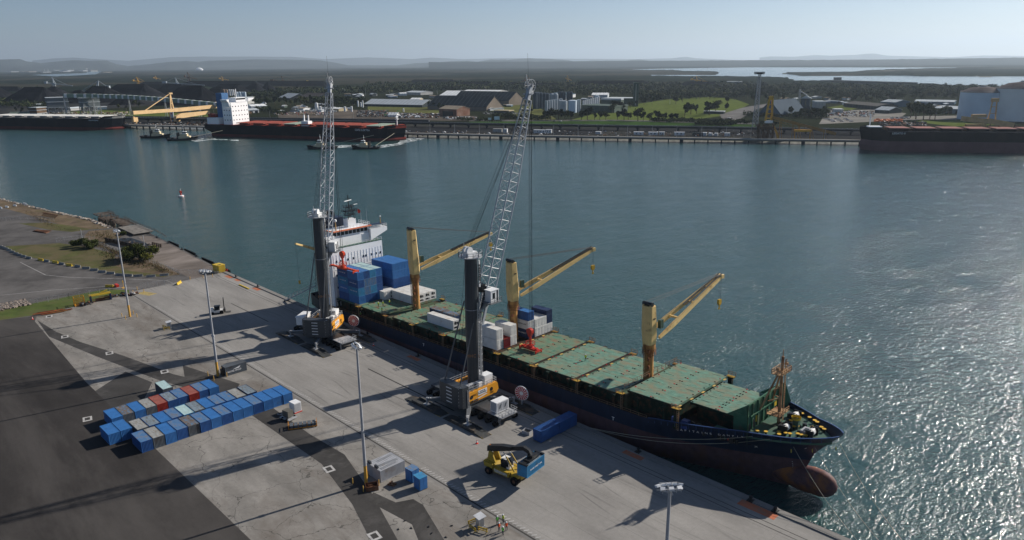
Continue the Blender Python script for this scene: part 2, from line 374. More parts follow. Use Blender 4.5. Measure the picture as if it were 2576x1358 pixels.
# fenders along the quay and bollards
fend = MB(); fend.b2((-6, .4, -2.4), (6, .9, -.1))
t = tag(fend.build('fender', BLACK), 'long black rubber fender strip fixed along the bare quay edge', 'fender', 'black fender strips along the quay edge')
t.location = (-45, 0, 0)
for x in (-30, -15, -274, -287, -300, -318, -340, -362):
    c = dup(t, loc=(x, 0 if x > -293 else 1.6+(-x-293)*.045, 0))
def bollard(x, y, first=[None]):
    if first[0] is None:
        r = thing('mooring_bollard', 'black mooring bollard standing at the quay edge', 'bollard', (x, y, .22), 0, 'black mooring bollards along the quay edge')
        MB().lathe([(0, 0), (.5, 0), (.5, .06), (.28, .1), (.24, .5), (.38, .58), (.42, .72), (.3, .82), (0, .84)], n=14).build('post', BLACKM, r, smooth=True)
        MB().b2((-.6, -.6, -.2), (.6, .6, .03)).build('base', BLACKM, r); first[0] = r; return r
    return dup(first[0], loc=(x, y, .22))
for x in (-52.5, -57.5, -84, -104, -133, -162, -188, -238, -262, -281): bollard(x, -.75)
for x in (-306, -326, -344, -362, -378): bollard(x, 1.2+(-x-300)*.03)
# ---- the older yard beyond the gate
def sh2(name, pts, z, m, kind='structure'): return sheet(name, pts, z, m, kind)
sh2('grass_verge', [(-413.4, -53.9), (-401.2, -33.5), (-380, -26), (-359.1, -22), (-346, -26), (-330, -20), (-303.4, -16), (-303, -21), (-326, -35), (-360.2, -44.8), (-376.4, -49.5), (-398, -54)], .012, GRASS, 'stuff')
sh2('dry_grass', [(-352, -24), (-334, -12.5), (-318, -14), (-302, -14.5), (-303, -18.5), (-322, -27), (-338, -29)], .018, DRY, 'stuff')
sh2('dry_grass', [(-421, -15), (-416, -5), (-396, -7), (-384, -14), (-386, -22), (-398, -24), (-411, -20)], .02, DRY, 'stuff')
sh2('grass_verge', [(-470, -36), (-440, -29), (-425, -22), (-424, -13), (-440, -17), (-462, -25)], .014, GRASS, 'stuff')
sh2('grass_bank', [(-302, -70.5), (-301.7, -42.4), (-294, -36.8), (-289.5, -38.5), (-286, -68), (-289, -79.8), (-306, -90)], .012, GRASSB, 'stuff')
sh2('dirt_shoulder', [(-420, -4.2), (-457.5, -6.2), (-498.7, -14.7), (-574.4, -26.2), (-660, -46.2), (-662, -56), (-575, -38), (-500, -27), (-440, -20), (-424, -14)], .013, DRY)
sh2('wharf_deck', [(-293, -1.0), (-346.8, 2.0), (-384, 3.8), (-388, -2), (-369, -5.5), (-358, -10), (-338, -14), (-318, -13.5), (-301, -14), (-292, -14)], .02, OLDW)
mb = MB()
for pts in (((-372.9, -55.9), (-341.2, -53.6), (-330.9, -48), (-318, -38), (-306.7, -29.1), (-297, -21.9), (-291.3, -21.6)), ((-345, -92), (-322.1, -73.1), (-315.2, -57.2), (-306.3, -42.9), (-292.9, -33))):
    for a, b in zip(pts, pts[1:]): mb.bar((*a, .02), (*b, .02), .22, .008)
struct(mb.build('road_marking', PAINTW))
# ================================================================== shipping containers
BLUE1 = mat('container_blue', (.035, .15, .385), .5, v=.12, c2=(.05, .10, .20), amt=.68, sc2=.8)
BLUE2 = mat('container_faded_blue', (.085, .19, .36), .6, v=.2, c2=(.17, .16, .15), amt=.56, sc2=.7, stretch=(1, 2, 1))
BLUE3 = mat('container_deep_blue', (.018, .078, .245), .5, v=.15, c2=(.03, .05, .12), amt=.66, sc2=.8)
NAVY = mat('container_navy', (.012, .028, .085), .5, v=.2)
SKYB = mat('container_sky_blue', (.05, .22, .40), .55, v=.15, c2=(.12, .14, .16), amt=.64, sc2=.8)
GREYB = mat('container_grey_blue_roof', (.19, .24, .28), .7, v=.22, c2=(.13, .11, .09), amt=.58, sc2=.9, stretch=(1, 2.5, 1))
GREYW = mat('container_pale_grey_roof', (.30, .31, .30), .7, v=.22, c2=(.20, .15, .11), amt=.58, sc2=.9, stretch=(1, 2.5, 1))
AQUA = mat('container_pale_aqua_roof', (.38, .52, .52), .65, v=.12, c2=(.25, .22, .17), amt=.66, sc2=.9, stretch=(1, 3, 1))
BROWNR = mat('container_rusty_roof', (.16, .12, .09), .75, v=.3, c2=(.10, .20, .32), amt=.54, sc2=1, stretch=(1, 2, 1))
REDR = mat('container_red_roof', (.29, .095, .075), .65, v=.15, c2=(.20, .10, .08), amt=.6, sc2=.9)
REDW = mat('container_red_wall', (.25, .028, .02), .55, v=.2, c2=(.08, .03, .02), amt=.66)
MAROON = mat('container_maroon_wall', (.17, .02, .025), .55, v=.2)
GREYC = mat('container_slate_grey', (.10, .115, .13), .6, v=.2, c2=(.06, .05, .045), amt=.62)
LGREYC = mat('container_light_grey', (.36, .37, .39), .6, v=.12, c2=(.25, .2, .16), amt=.66)
REEF = mat('reefer_white', (.66, .66, .645), .5, v=.06, c2=(.42, .36, .29), amt=.64, sc2=.7)
REEFR = mat('reefer_roof', (.62, .61, .57), .55, v=.08, c2=(.42, .33, .25), amt=.63, sc2=.6)
RUSTS = mat('rusty_steel', (.15, .075, .045), .8, v=.3)
CB = {}
def cont_mesh(L, W, Hh, corr):
    key = (L, W, Hh, corr)
    if key in CB: return CB[key]
    hx, hy = L/2, W/2; body = MB(); z0, z1 = .14, Hh-.1
    d = .05
    def wall(p, q, nrm, n):
        p, q, nrm = Vector(p), Vector(q), Vector(nrm); pts = []
        for i in range(n):
            for t, o in ((.0, 0), (.3, 0), (.5, 1), (.8, 1)):
                pts.append(p.lerp(q, (i+t)/n)-nrm*(d*o))
        pts.append(q); vs = []
        for a in pts: vs += [a+Vector((0, 0, z0)), a+Vector((0, 0, z1))]
        body.add(vs, [(2*i, 2*i+2, 2*i+3, 2*i+1) for i in range(len(pts)-1)])
    if corr:
        ny = int(L/.29); nx = int(W/.29)
        wall((-hx+.08, -hy+.01, 0), (hx-.08, -hy+.01, 0), (0, -1, 0), ny); wall((hx-.08, hy-.01, 0), (-hx+.08, hy-.01, 0), (0, 1, 0), ny)
        wall((-hx+.01, hy-.08, 0), (-hx+.01, -hy+.08, 0), (-1, 0, 0), nx); wall((hx-.01, -hy+.08, 0), (hx-.01, hy-.08, 0), (1, 0, 0), nx)
    else: body.b2((-hx+.02, -hy+.02, z0), (hx-.02, hy-.02, z1))
    body.b2((-hx+.03, -hy+.03, z0-.02), (hx-.03, hy-.03, z0+.02))
    roof = MB(); zr = Hh-.035; n = int(L/.5) if corr else 1
    for i in range(n):
        a, b = -hx+.06+(L-.12)*i/n, -hx+.06+(L-.12)*(i+(.72 if corr else 1))/n; roof.b2((a, -hy+.07, zr-.05), (b, hy-.07, zr))
    roof.b2((-hx+.05, -hy+.06, zr-.1), (hx-.05, hy-.06, zr-.03))
    fr = MB()
    for sx in (-1, 1):
        for sy in (-1, 1):
            fr.b2((sx*hx, sy*hy, 0), (sx*(hx-.14), sy*(hy-.13), Hh))
        fr.b2((sx*(hx+.003), -hy+.1, Hh-.12), (sx*(hx-.1), hy-.1, Hh-.004)); fr.b2((sx*(hx+.003), -hy+.1, .02), (sx*(hx-.1), hy-.1, .2))
    for sy in (-1, 1):
        fr.b2((-hx+.1, sy*(hy+.003), Hh-.1), (hx-.1, sy*(hy-.07), Hh-.006)); fr.b2((-hx+.1, sy*(hy+.003), .03), (hx-.1, sy*(hy-.07), .2))
    door = MB(); xd = hx+.012
    for sy in (-1, 1):
        door.b2((xd-.04, sy*.03, .2), (xd, sy*(hy-.14), Hh-.13))
    for y in (-.85, -.38, .38, .85):
        door.cyl((xd+.04, y, .22), (xd+.04, y, Hh-.15), .025, n=5)
        for zz in (.4, 1.2, Hh-.35): door.b2((xd, y-.12, zz), (xd+.07, y+.12, zz+.06))
    reef = MB()
    reef.m(0).b2((hx-.02, -hy+.16, .22), (hx+.012, hy-.16, Hh-.15)); 
    reef.m(1).cyl((hx+.005, -.35, Hh-.78), (hx+.035, -.35, Hh-.78), .44, n=16); reef.cyl((hx+.005, .42, Hh-.85), (hx+.035, .42, Hh-.85), .32, n=14)
    reef.b2((hx, -.9, .45), (hx+.03, .3, 1.0)); reef.b2((hx, -.85, Hh-1.35), (hx+.025, .9, Hh-1.2)); reef.m(2).b2((hx, .45, .4), (hx+.08, .95, .95))
    CB[key] = tuple(x.mesh(nm) for x, nm in ((body, 'container_body'), (roof, 'container_roof'), (fr, 'corner_frame'), (door, 'door'), (reef, 'cooling_unit')))
    for me in CB[key]: me.materials.append(None)
    for i in range(2): CB[key][4].materials.append(None)
    return CB[key]
def container(label, wall, roof, fr=None, L=6.06, W=2.44, Hh=2.59, loc=(0, 0, 0), rz=0, group=None, mw=None, end='corr', corr=True, cat='container', name='shipping_container'):
    ms = cont_mesh(L, W, Hh, corr); fr = fr or wall
    t = thing(name, label, cat, loc, rz, group, mw)
    def part(nm, me, mts):
        o = bpy.data.objects.new(nm, me); COL.objects.link(o); o.parent = t
        for i, mm in enumerate(mts): o.material_slots[i].link = 'OBJECT'; o.material_slots[i].material = mm
        return o
    part('container_body', ms[0], [wall]); part('container_roof', ms[1], [roof]); part('corner_frame', ms[2], [fr])
    if end == 'door': part('door', ms[3], [wall])
    if end == 'reefer': part('cooling_unit', ms[4], [REEF, BLACKM, STEEL])
    return t
RJ = random.Random(3)
# rows on the asphalt: (wall, roof, words)
B, F_, G_, P_, A_, R_, K_, D_ = (BLUE1, BLUE1, 'bright blue'), (BLUE3, BLUE2, 'faded blue'), (BLUE3, GREYB, 'grey blue'), (GREYC, GREYW, 'pale grey'), (SKYB, AQUA, 'pale aqua'), (REDW, REDR, 'red'), (GREYC, BROWNR, 'rust stained'), (NAVY, GREYB, 'dark slate')
ordn = ['nearest', 'second', 'third', 'fourth', 'fifth', 'sixth', 'seventh', 'eighth', 'ninth', 'tenth', 'eleventh', 'twelfth', 'thirteenth', 'last']
def yard_row(items, x, y0, pitch, rowname, skipx=None):
    y = y0
    for i, (w, r, words) in enumerate(items):
        dx = 0 if not skipx or i >= skipx[0] else skipx[1]
        gap = .25 if skipx and i == skipx[0] else 0
        y += gap
        container('%s roofed container, %s from the left in the %s on the asphalt' % (words, ordn[i] if i else 'first', rowname), w, r, loc=(x-3.03+dx+RJ.uniform(-.12, .12), y+1.22, .01), group='containers in rows on the asphalt', rz=pi+RJ.uniform(-.008, .008))
        y += pitch
yard_row([F_, (GREYC, GREYW, 'pale weathered'), B, F_, (GREYC, BROWNR, 'rusty brown'), F_, B, F_, B, B, F_, B, B, B], -161.1, -77.4, 2.6, 'front row')
yard_row([B, B, P_, G_, B, (BLUE3, BLUE2, 'patchy blue'), A_, (GREYC, GREYB, 'grey blue'), B, F_, F_, P_], -167.8, -81.3, 2.6, 'middle row', (2, -2.3))
container('dark slate container standing apart at the right end of the middle row', NAVY, GREYB, loc=(-170.9, -48.4, .01), group='containers in rows on the asphalt')
yard_row([B, (GREYC, BROWNR, 'brown stained'), B, P_, R_, G_, F_, R_, F_, B], -178.0, -78.2, 2.58, 'back row')
container('pale aqua roofed container standing alone behind the back row', GREYC, AQUA, loc=(-189.0, -62.3, .01), rz=radians(-1))
t = container('slate grey container beside the second light mast with white lettering', GREYC, GREYC, loc=(-189.6, -43.3, .01), rz=radians(90))
MB().b2((-3.7, -.8, .3), (-3.03, .6, 1.9)).build('machinery_box', BLACKM, t)
text('lettering', 'ROYAL WOLF', .62, LETW, t, frame((-.5, -1.235, 1.0), (1, 0, 0), (0, 0, 1)), bold=.01)
mb = MB(); mb.add([(-1.0, -1.24, 1.45), (.9, -1.24, 1.5), (1.3, -1.24, 2.05), (.2, -1.24, 1.75)], [(0, 1, 2, 3)]); mb.build('emblem', LETW, t)
for k, nm in ((0, 'nearer'), (1, 'farther')):
    t = container('light grey site container on the %s side of the pair by the third mast' % ('ship' if k == 0 else 'yard'), LGREYC, LGREYC, loc=(-115.05-2.47*k, -44.3, .01), rz=radians(-90), group='pair of light grey site containers')
    MB().b2((2.6, -1.0, 2.6), (3.0, .0, 3.15)).build('air_unit', DARK, t)
for k, (dx, a, L) in enumerate(((-114.6, 2, 4.2), (-115.6, -4, 4.6), (-117.6, 5, 3.8))):
    o = MB().ladder((-L/2, 0, 0), (L/2, 0, 0), .45, .32, (0, 1, 0), .035).build('ladder', STEEL); o.location = (dx, -44.6+.5*k, 2.68); o.rotation_euler = (0, 0, radians(90+a))
    tag(o, 'aluminium ladder lying on the roof of the light grey site containers', 'ladder', 'ladders on the grey containers')
for k, (x, y) in enumerate(((-110.1, -42.2), (-106.6, -42.8))):
    t = thing('storage_box', ['tall blue steel box beside the light grey site containers', 'tall blue steel box nearest the striped drain, with a paler roof'][k], 'storage box', (x, y, .01), radians(3-6*k), 'tall blue storage boxes')
    h = 2.75; MB().b2((-1.05, -.95, .1), (1.05, .95, h)).build('box_body', BLUE2 if k else BLUE3, t)
    MB().b2((-1.1, -1, h), (1.1, 1, h+.06)).build('lid', SKYB if k else BLUE2, t)
    MB().b2((1.05, -.85, .2), (1.09, -.03, h-.15)).b2((1.05, .03, .2), (1.09, .85, h-.15)).b2((-.9, -.98, .2), (.9, -.95, h-.15)).build('door', BLUE1, t)
    MB().b2((-1, -.9, 0), (-.7, .9, .1)).b2((.7, -.9, 0), (1, .9, .1)).build('skid', BLACKM, t)
# two blue forty-foot boxes by the ship
for k, (y) in enumerate((-9.9, -3.75)):
    t = container(['deep blue container lying on the quay, its end nearer the reach stacker', 'deep blue container lying on the quay, its end nearer the ship'][k], BLUE3, BLUE3, loc=(-102.9+.1*k, y, .16), rz=radians(90.5), Hh=2.75, group='pair of blue containers by the ship')
# ================================================================== light masts
def light_mast(x, y, label, head_az=0, first=[None]):
    if first[0]:
        r = dup(first[0], label, loc=(x, y, 0)); r.rotation_euler = (0, 0, head_az); return r
    r = thing('light_mast', label, 'light mast', (x, y, 0), head_az, 'tall light masts on the yard'); first[0] = r
    MB().lathe([(.36, 0), (.34, 4.2)], n=12).build('mast_foot', mat('mast_yellow', (.62, .33, .05), .5, v=.1), r, smooth=True)
    MB().lathe([(.335, 4.2), (.27, 14), (.2, 29.6), (0, 29.6)], n=12).b2((-.42, -.2, 11.5), (.42, .2, 12)).build('pole', mat('mast_pole', (.40, .41, .43), .5, .2, v=.05), r, smooth=True)
    mb = MB(); mb.b2((-1.7, -.08, 29.5), (1.7, .08, 29.66)); mb.b2((-.08, -1.2, 29.4), (.08, 1.2, 29.55)); mb.rail([(-1.2, .8, 29.5), (1.2, .8, 29.5)], .5, .03, .6)
    mb.rail([(-1.2, -.8, 29.5), (1.2, -.8, 29.5)], .5, .03, .6); mb.build('crossarm', STEEL, r)
    for i, (dx, dy, a) in enumerate(((-1.5, .3, 20), (-.75, .45, 5), (0, .5, 0), (.75, .45, -5), (1.5, .3, -20), (-1.1, -.5, 170), (0, -.6, 180), (1.1, -.5, 190))):
        MB().box((dx, dy, 29.95), (.62, .5, .28), rz=radians(a), rx=radians(-28)).build('floodlight', WHITE, r)
    return r
masts = [(-260.8, -47.4), (-190.3, -47.7), (-115.6, -49.7), (-45.3, -49.0)]
light_mast(*masts[0], 'tall light mast with a yellow foot nearest the gate, farthest of four')
light_mast(*masts[1], 'tall light mast rising beside the slate grey lettered container', .5)
light_mast(*masts[2], 'tall light mast rising beside the light grey site containers', -.3)
light_mast(*masts[3], 'tall light mast whose head alone shows at the bottom of the picture', .9)
pf = None
for (mx, my) in masts[:3]:
    for dx, dy in ((-2, -1.9), (2, -2), (2.3, 1.5), (-2, 1.8)):
        if pf is None:
            pf = tag(MB().lathe([(.11, 0), (.11, 1.25), (.07, 1.32), (0, 1.32)], n=8).build('guard_post', mat('post_yellow', (.6, .36, .08), .5)), 'short yellow guard post around the foot of a light mast', 'guard post', 'guard posts around the masts'); o = pf
        else: o = pf.copy(); COL.objects.link(o)
        o.location = (mx+dx, my+dy, 0)
# ================================================================== quay clutter
def cone(x, y, label, first=[None]):
    if first[0]: return dup(first[0], label, loc=(x, y, .01))
    r = thing('traffic_cone', label, 'traffic cone', (x, y, .01), 0, 'red and white traffic cones'); first[0] = r
    mb = MB(); mb.m(0).b2((-.28, -.28, 0), (.28, .28, .05)); mb.lathe([(.22, .05), (.16, .33)], n=12); mb.m(1).lathe([(.16, .33), (.10, .6)], n=12); mb.m(0).lathe([(.10, .6), (.04, .9), (0, .9)], n=12)
    mb.build('cone_body', [mat('cone_red', (.8, .05, .03), .5), WHITE], r); MB().lathe([(.165, .36), (.105, .59)], n=12).build('reflective_band', WHITE, r); return r
cone(-111.9, -22.9, 'red traffic cone at the corner of the near outrigger ramp'); cone(-178.6, -4.9, 'red traffic cone at the far ramp of the farther mobile crane'); cone(-281.9, -71.5, 'red traffic cone on the asphalt beside the square cover'); cone(-284, -64, 'red traffic cone beside the stack of red frames')
def booth(x, y, label):
    r = thing('electrical_cabinet', label, 'cabinet', (x, y, 0), radians(-8))
    MB().b2((-.55, -.55, .25), (.55, .55, 2.1)).b2((-.7, -.7, 0), (.7, .7, .25)).build('cabinet_body', STEEL, r)
    MB().box((0, 0, 2.25), (1.9, 1.7, .08), rx=radians(6)).build('canopy', mat('pale_sheet_roof', (.55, .56, .57), .5), r)
    for s in (-1, 1): MB().bar((s*.6, .5, 0), (s*.6, .5, 2.2), .06).build('leg', STEEL, r)
    return r
booth(-88.6, -43.1, 'grey electrical cabinet under a pale canopy beside the standing workers'); booth(-239.3, -42.4, 'grey electrical cabinet under a pale canopy beside the drain, far up the quay')
for k, (x, y, a) in enumerate(((-87.0, -43.9, 20), (-88.6, -44.9, -5), (-90.2, -43.5, 80), (-240.4, -43.5, 10), (-238.2, -43.6, 80))):
    o = MB(); 
    for s in (-1, 1): o.bar((s*.8, -.3, 0), (s*.8, 0, 1), .09); o.bar((s*.8, .3, 0), (s*.8, 0, 1), .09)
    o.b2((-1, -.05, .72), (1, .05, .98)); o.b2((-1, -.04, .35), (1, .04, .5)); o = o.build('barrier_trestle', YELLOWC); o.location = (x, y, 0); o.rotation_euler = (0, 0, radians(a))
    tag(o, 'yellow barrier trestle guarding the cabinet beside the standing workers' if k < 3 else 'yellow barrier trestle guarding the cabinet far up the quay', 'barrier', 'yellow barrier trestles')
t = thing('white_cabinet', 'white cabinet on a red base beside the end of the front container row', 'cabinet', (-155.6, -43.4, 0), radians(4))
MB().b2((-1.15, -.95, .25), (1.15, .95, 2.6)).build('cabinet_body', WHITE, t); MB().b2((-1.25, -1.05, 0), (1.25, 1.05, .25)).build('base', RED, t); MB().b2((1.15, -.8, .4), (1.18, -.02, 2.4)).b2((1.15, .02, .4), (1.18, .8, 2.4)).build('door', LGREYC, t)
t = thing('mobile_generator', 'grey generator trailer beside the white cabinet', 'generator', (-153.2, -46.6, 0), radians(12))
MB().b2((-1.1, -.8, .7), (.9, .8, 2.3)).build('housing', mat('drab_grey', (.12, .115, .10), .7), t); MB().b2((-1.7, -1.3, .3), (1.7, 1.3, .5)).bar((-1.5, 0, .45), (-3.6, -.4, .45), .12).build('chassis', STEEL, t)
for sx in (-.8, .8):
    for sy in (-1, 1): MB().cyl((sx, sy*1.0, .35), (sx, sy*1.3, .35), .35, n=12).build('wheel', BLACK, t)
t = thing('stillage', 'orange steel stillage holding grey weights beside the generator trailer', 'stillage', (-147.2, -46.2, 0), radians(62))
mb = MB()
for y in (-1.1, 1.1): mb.b2((-3.3, y-.08, .15), (3.3, y+.08, .35))
for x in (-3.2, -1, 1, 3.2): mb.b2((x-.08, -1.1, .1), (x+.08, 1.1, .25))
for x in (-3.2, 3.2): mb.rail([(x, -1.1, .2), (x, 1.1, .2)], 1.0, .06, 2.2)
mb.build('frame', mat('stillage_orange', (.5, .21, .03), .6, v=.2, c2=RUST, amt=.62), t)
for i in range(6): MB().b2((-2.9+i, -.95, .25), (-2.1+i, -.15, .95)).b2((-2.9+i, .1, .25), (-2.1+i, .95, .85)).build('weight', GREYC, t)
def crate(x, y, label, m1, m2, s=1.0, rz=0):
    r = thing('open_crate', label, 'crate', (x, y, .01), rz)
    mb = MB(); w, d, h = .95*s, .75*s, .75*s
    for sx in (-1, 1): mb.b2((sx*w, -d, .1), (sx*(w-.05), d, h))
    for sy in (-1, 1): mb.b2((-w, sy*d, .1), (w, sy*(d-.05), h))
    mb.b2((-w, -d, 0), (w, d, .12)); mb.build('crate_box', m1, r)
    mb = MB(); rr = random.Random(int(x*10))
    for i in range(16): mb.box((rr.uniform(-.7, .7)*s, rr.uniform(-.5, .5)*s, .35+rr.uniform(0, .3)), (.5*s, .12, .12), rz=rr.uniform(0, 3), rx=rr.uniform(0, 1))
    mb.build('contents', m2, r); return r
crate(-107.2, -11.6, 'pale open crate of dark tools between the mobile crane and the blue containers', LGREYC, BLACKM, 1.05, .2)
crate(-113.3, -49.9, 'rusty open crate of twist locks at the foot of the third light mast', RUSTS, RUSTS, 1.3, 1.1)
t = thing('timber_dunnage', 'pile of brown timber blocks beside the light grey site containers', 'timber pile', (-111.6, -46.2, 0), .4); MB().b2((-.8, -.5, 0), (.8, -.2, .3)).b2((-.8, .2, 0), (.8, .5, .3)).box((0, 0, .45), (.4, 1.3, .25), rz=.6).build('blocks', mat('brown_timber', (.22, .12, .07), .8, v=.3), t)
for k, (x, y) in enumerate(((-97.2, -52.3), (-99.8, -51.9), (-95.2, -49.8), (-92.4, -46.6), (-93.3, -50.6), (-90.6, -49.6), (-92.5, -53.8), (-98.5, -54.2))):
    o = MB().b2((-.16, -.1, 0), (.16, .1, .16)).b2((.1, -.05, .05), (.35, .05, .12)).build('twist_lock', BLACKM); o.location = (x, y, .01); o.rotation_euler = (0, 0, k*1.3); tag(o, 'black twist lock lying on the cracked concrete in front of the workers', 'twist lock', 'twist locks lying on the concrete')
# ================================================================== reach stacker
t = thing('reach_stacker', 'yellow reach stacker with a black boom gripping a light blue container', 'reach stacker', (-97.4, -27.3, 0), radians(9))
mb = MB(); mb.prism_y([(-5.2, 1.25), (-5.4, 2.4), (-4.9, 2.75), (-2.6, 2.55), (-1.2, 2.0), (3.2, 1.85), (4.2, 2.0), (4.3, 1.1), (2.4, .75), (-2.4, .8), (-4, 1.2)], -1.35, 1.35)
mb.b2((-4.9, -1.75, 1.5), (-2.7, 1.75, 2.5)); mb.b2((-2.2, -1.95, 1.0), (1.6, -1.3, 2.0)); mb.b2((-2.2, 1.3, 1.0), (1.6, 1.95, 2.0)); mb.b2((2.2, -2.0, 1.6), (4.1, -1.1, 2.15)); mb.b2((2.2, 1.1, 1.6), (4.1, 2.0, 2.15))
mb.prism_y([(-4.6, 2.5), (-4.2, 4.7), (-3.4, 4.7), (-2.4, 2.5)], -1.05, -.7); mb.prism_y([(-4.6, 2.5), (-4.2, 4.7), (-3.4, 4.7), (-2.4, 2.5)], .7, 1.05)
mb.build('chassis', YELLOWC, t)
mb = MB()
for i in range(9): mb.add([(-1.9+i*.36, -1.965, 1.15), (-1.72+i*.36, -1.965, 1.15), (-1.95+i*.36, -1.965, 1.85-.02*i), (-2.13+i*.36, -1.965, 1.85-.02*i)], [(0, 1, 2, 3)])
mb.build('side_stripes', WHITE, t)
w0 = None
for x, ys, r_ in ((-3.7, (-1.75, 1.75), .82), (3.2, (-2.15, -1.45, 1.45, 2.15), .9)):
    for y in ys:
        o = MB().cyl((x, y-.3, r_), (x, y+.3, r_), r_, n=20).build('wheel', BLACK, t, smooth=True); MB().cyl((x, y-.32, r_), (x, y+.32, r_), r_*.4, n=12).build('rim', RUSTS, o)
mb = MB(); mb.bar((-4.3, 0, 4.9), (4.2, 0, 7.7), .8, 1.0, w2=.7, h2=.8); mb.prism_y([(-5.0, 4.3), (-4.9, 5.5), (-1.5, 6.6), (1.2, 7.1), (1.2, 6.3), (-2.5, 5.0)], -.58, .58); mb.bar((3.9, 0, 7.7), (5.3, 0, 7.3), .7, .8); mb.bar((5.1, 0, 7.5), (5.8, 0, 6.3), .6, .7); mb.build('boom', BLACKM, t)
mb = MB(); mb.cyl((5.8, 0, 6.5), (5.8, 0, 6.1), .7, n=14); mb.b2((5.0, -1.7, 5.95), (6.6, 1.7, 6.25)); mb.b2((5.2, -.5, 6.2), (6.4, 1.1, 6.75))
mb.b2((5.35, -3.0, 5.82), (6.25, 3.0, 6.05)); mb.b2((4.75, -3.05, 5.8), (6.95, -2.6, 6.1)); mb.b2((4.75, 2.6, 5.8), (6.95, 3.05, 6.1)); mb.build('spreader', BLACKM, t)
MB().cyl((-4.6, 0, 5.45), (-4.6, 0, 5.65), .12).build('beacon', mat('amber_beacon', (.9, .25, .02), .3), t)
for s in (-1, 1):
    o = MB().cyl((2.4, s*.95, 2.0), (.2, s*.85, 4.8), .16, n=10).build('lift_cylinder', YELLOWC, t); MB().cyl((.2, s*.85, 4.8), (-.6, s*.8, 5.6), .09, n=8).build('piston_rod', STEEL, o)
o = MB().prism_y([(-1.3, 2.0), (-1.35, 3.6), (-1.0, 4.0), (.1, 4.0), (.75, 3.1), (.75, 2.0)], -.75, .75).build('cab', GLASS, t); MB().b2((-1.2, -.8, 3.98), (.1, .8, 4.08)).build('cab_roof', WHITE_WORN, o); MB().bar((.8, -.78, 2.4), (.8, -.78, 3.1), .09).bar((.8, .78, 2.4), (.8, .78, 3.1), .09).b2((.2, -.8, 2.0), (.8, .8, 2.45)).build('cab_front', WHITE_WORN, o)
lift = container('sky blue container with white lettering hanging from the reach stacker', SKYB, GREYB, loc=(-91.73, -26.4, 3.25), rz=radians(99), end='corr')
text('lettering', 'PACIFIC DIRECT LINE', .42, LETW, lift, frame((0, -1.235, 1.3), (1, 0, 0), (0, 0, 1)))
MB().b2((-3.04, -1.1, .25), (-3.06, 1.1, 2.3)).build('door', SKYB, lift)
# ================================================================== forklift far up the quay
t = thing('forklift_truck', 'white forklift truck with a dark mast standing alone up the quay', 'forklift', (-242.6, -24.8, 0), radians(65))
MB().b2((-2.4, -1.2, .6), (1.6, 1.2, 1.3)).prism_y([(-2.6, .8), (-2.7, 1.9), (-1.4, 2.0), (-1, 1.3)], -1.15, 1.15).build('chassis', WHITE_WORN, t)
MB().b2((-.9, -.7, 1.3), (.7, .7, 2.6)).build('cab', GLASS, t); MB().b2((-1.1, -.8, 2.6), (.9, .8, 2.75)).bar((-1, -.75, 1.3), (-1, -.75, 2.65), .09).bar((-1, .75, 1.3), (-1, .75, 2.65), .09).build('cab_roof', BLACKM, t)
MB().bar((2.1, -.6, .2), (2.1, -.6, 5.4), .22).bar((2.1, .6, .2), (2.1, .6, 5.4), .22).b2((2.0, -.7, 5.2), (2.2, .7, 5.4)).b2((1.95, -.7, 2.8), (2.2, .7, 3.0)).b2((2.3, -1.1, .4), (2.45, 1.1, 1.5)).build('lifting_mast', BLACKM, t)
MB().b2((2.4, -.7, .15), (4.2, -.45, .25)).b2((2.4, .45, .15), (4.2, .7, .25)).build('forks', BLACKM, t)
for x, r_ in ((-1.7, .5), (1.2, .65)):
    for s in (-1, 1): MB().cyl((x, s*.9, r_), (x, s*1.3, r_), r_, n=14).build('wheel', BLACK, t)
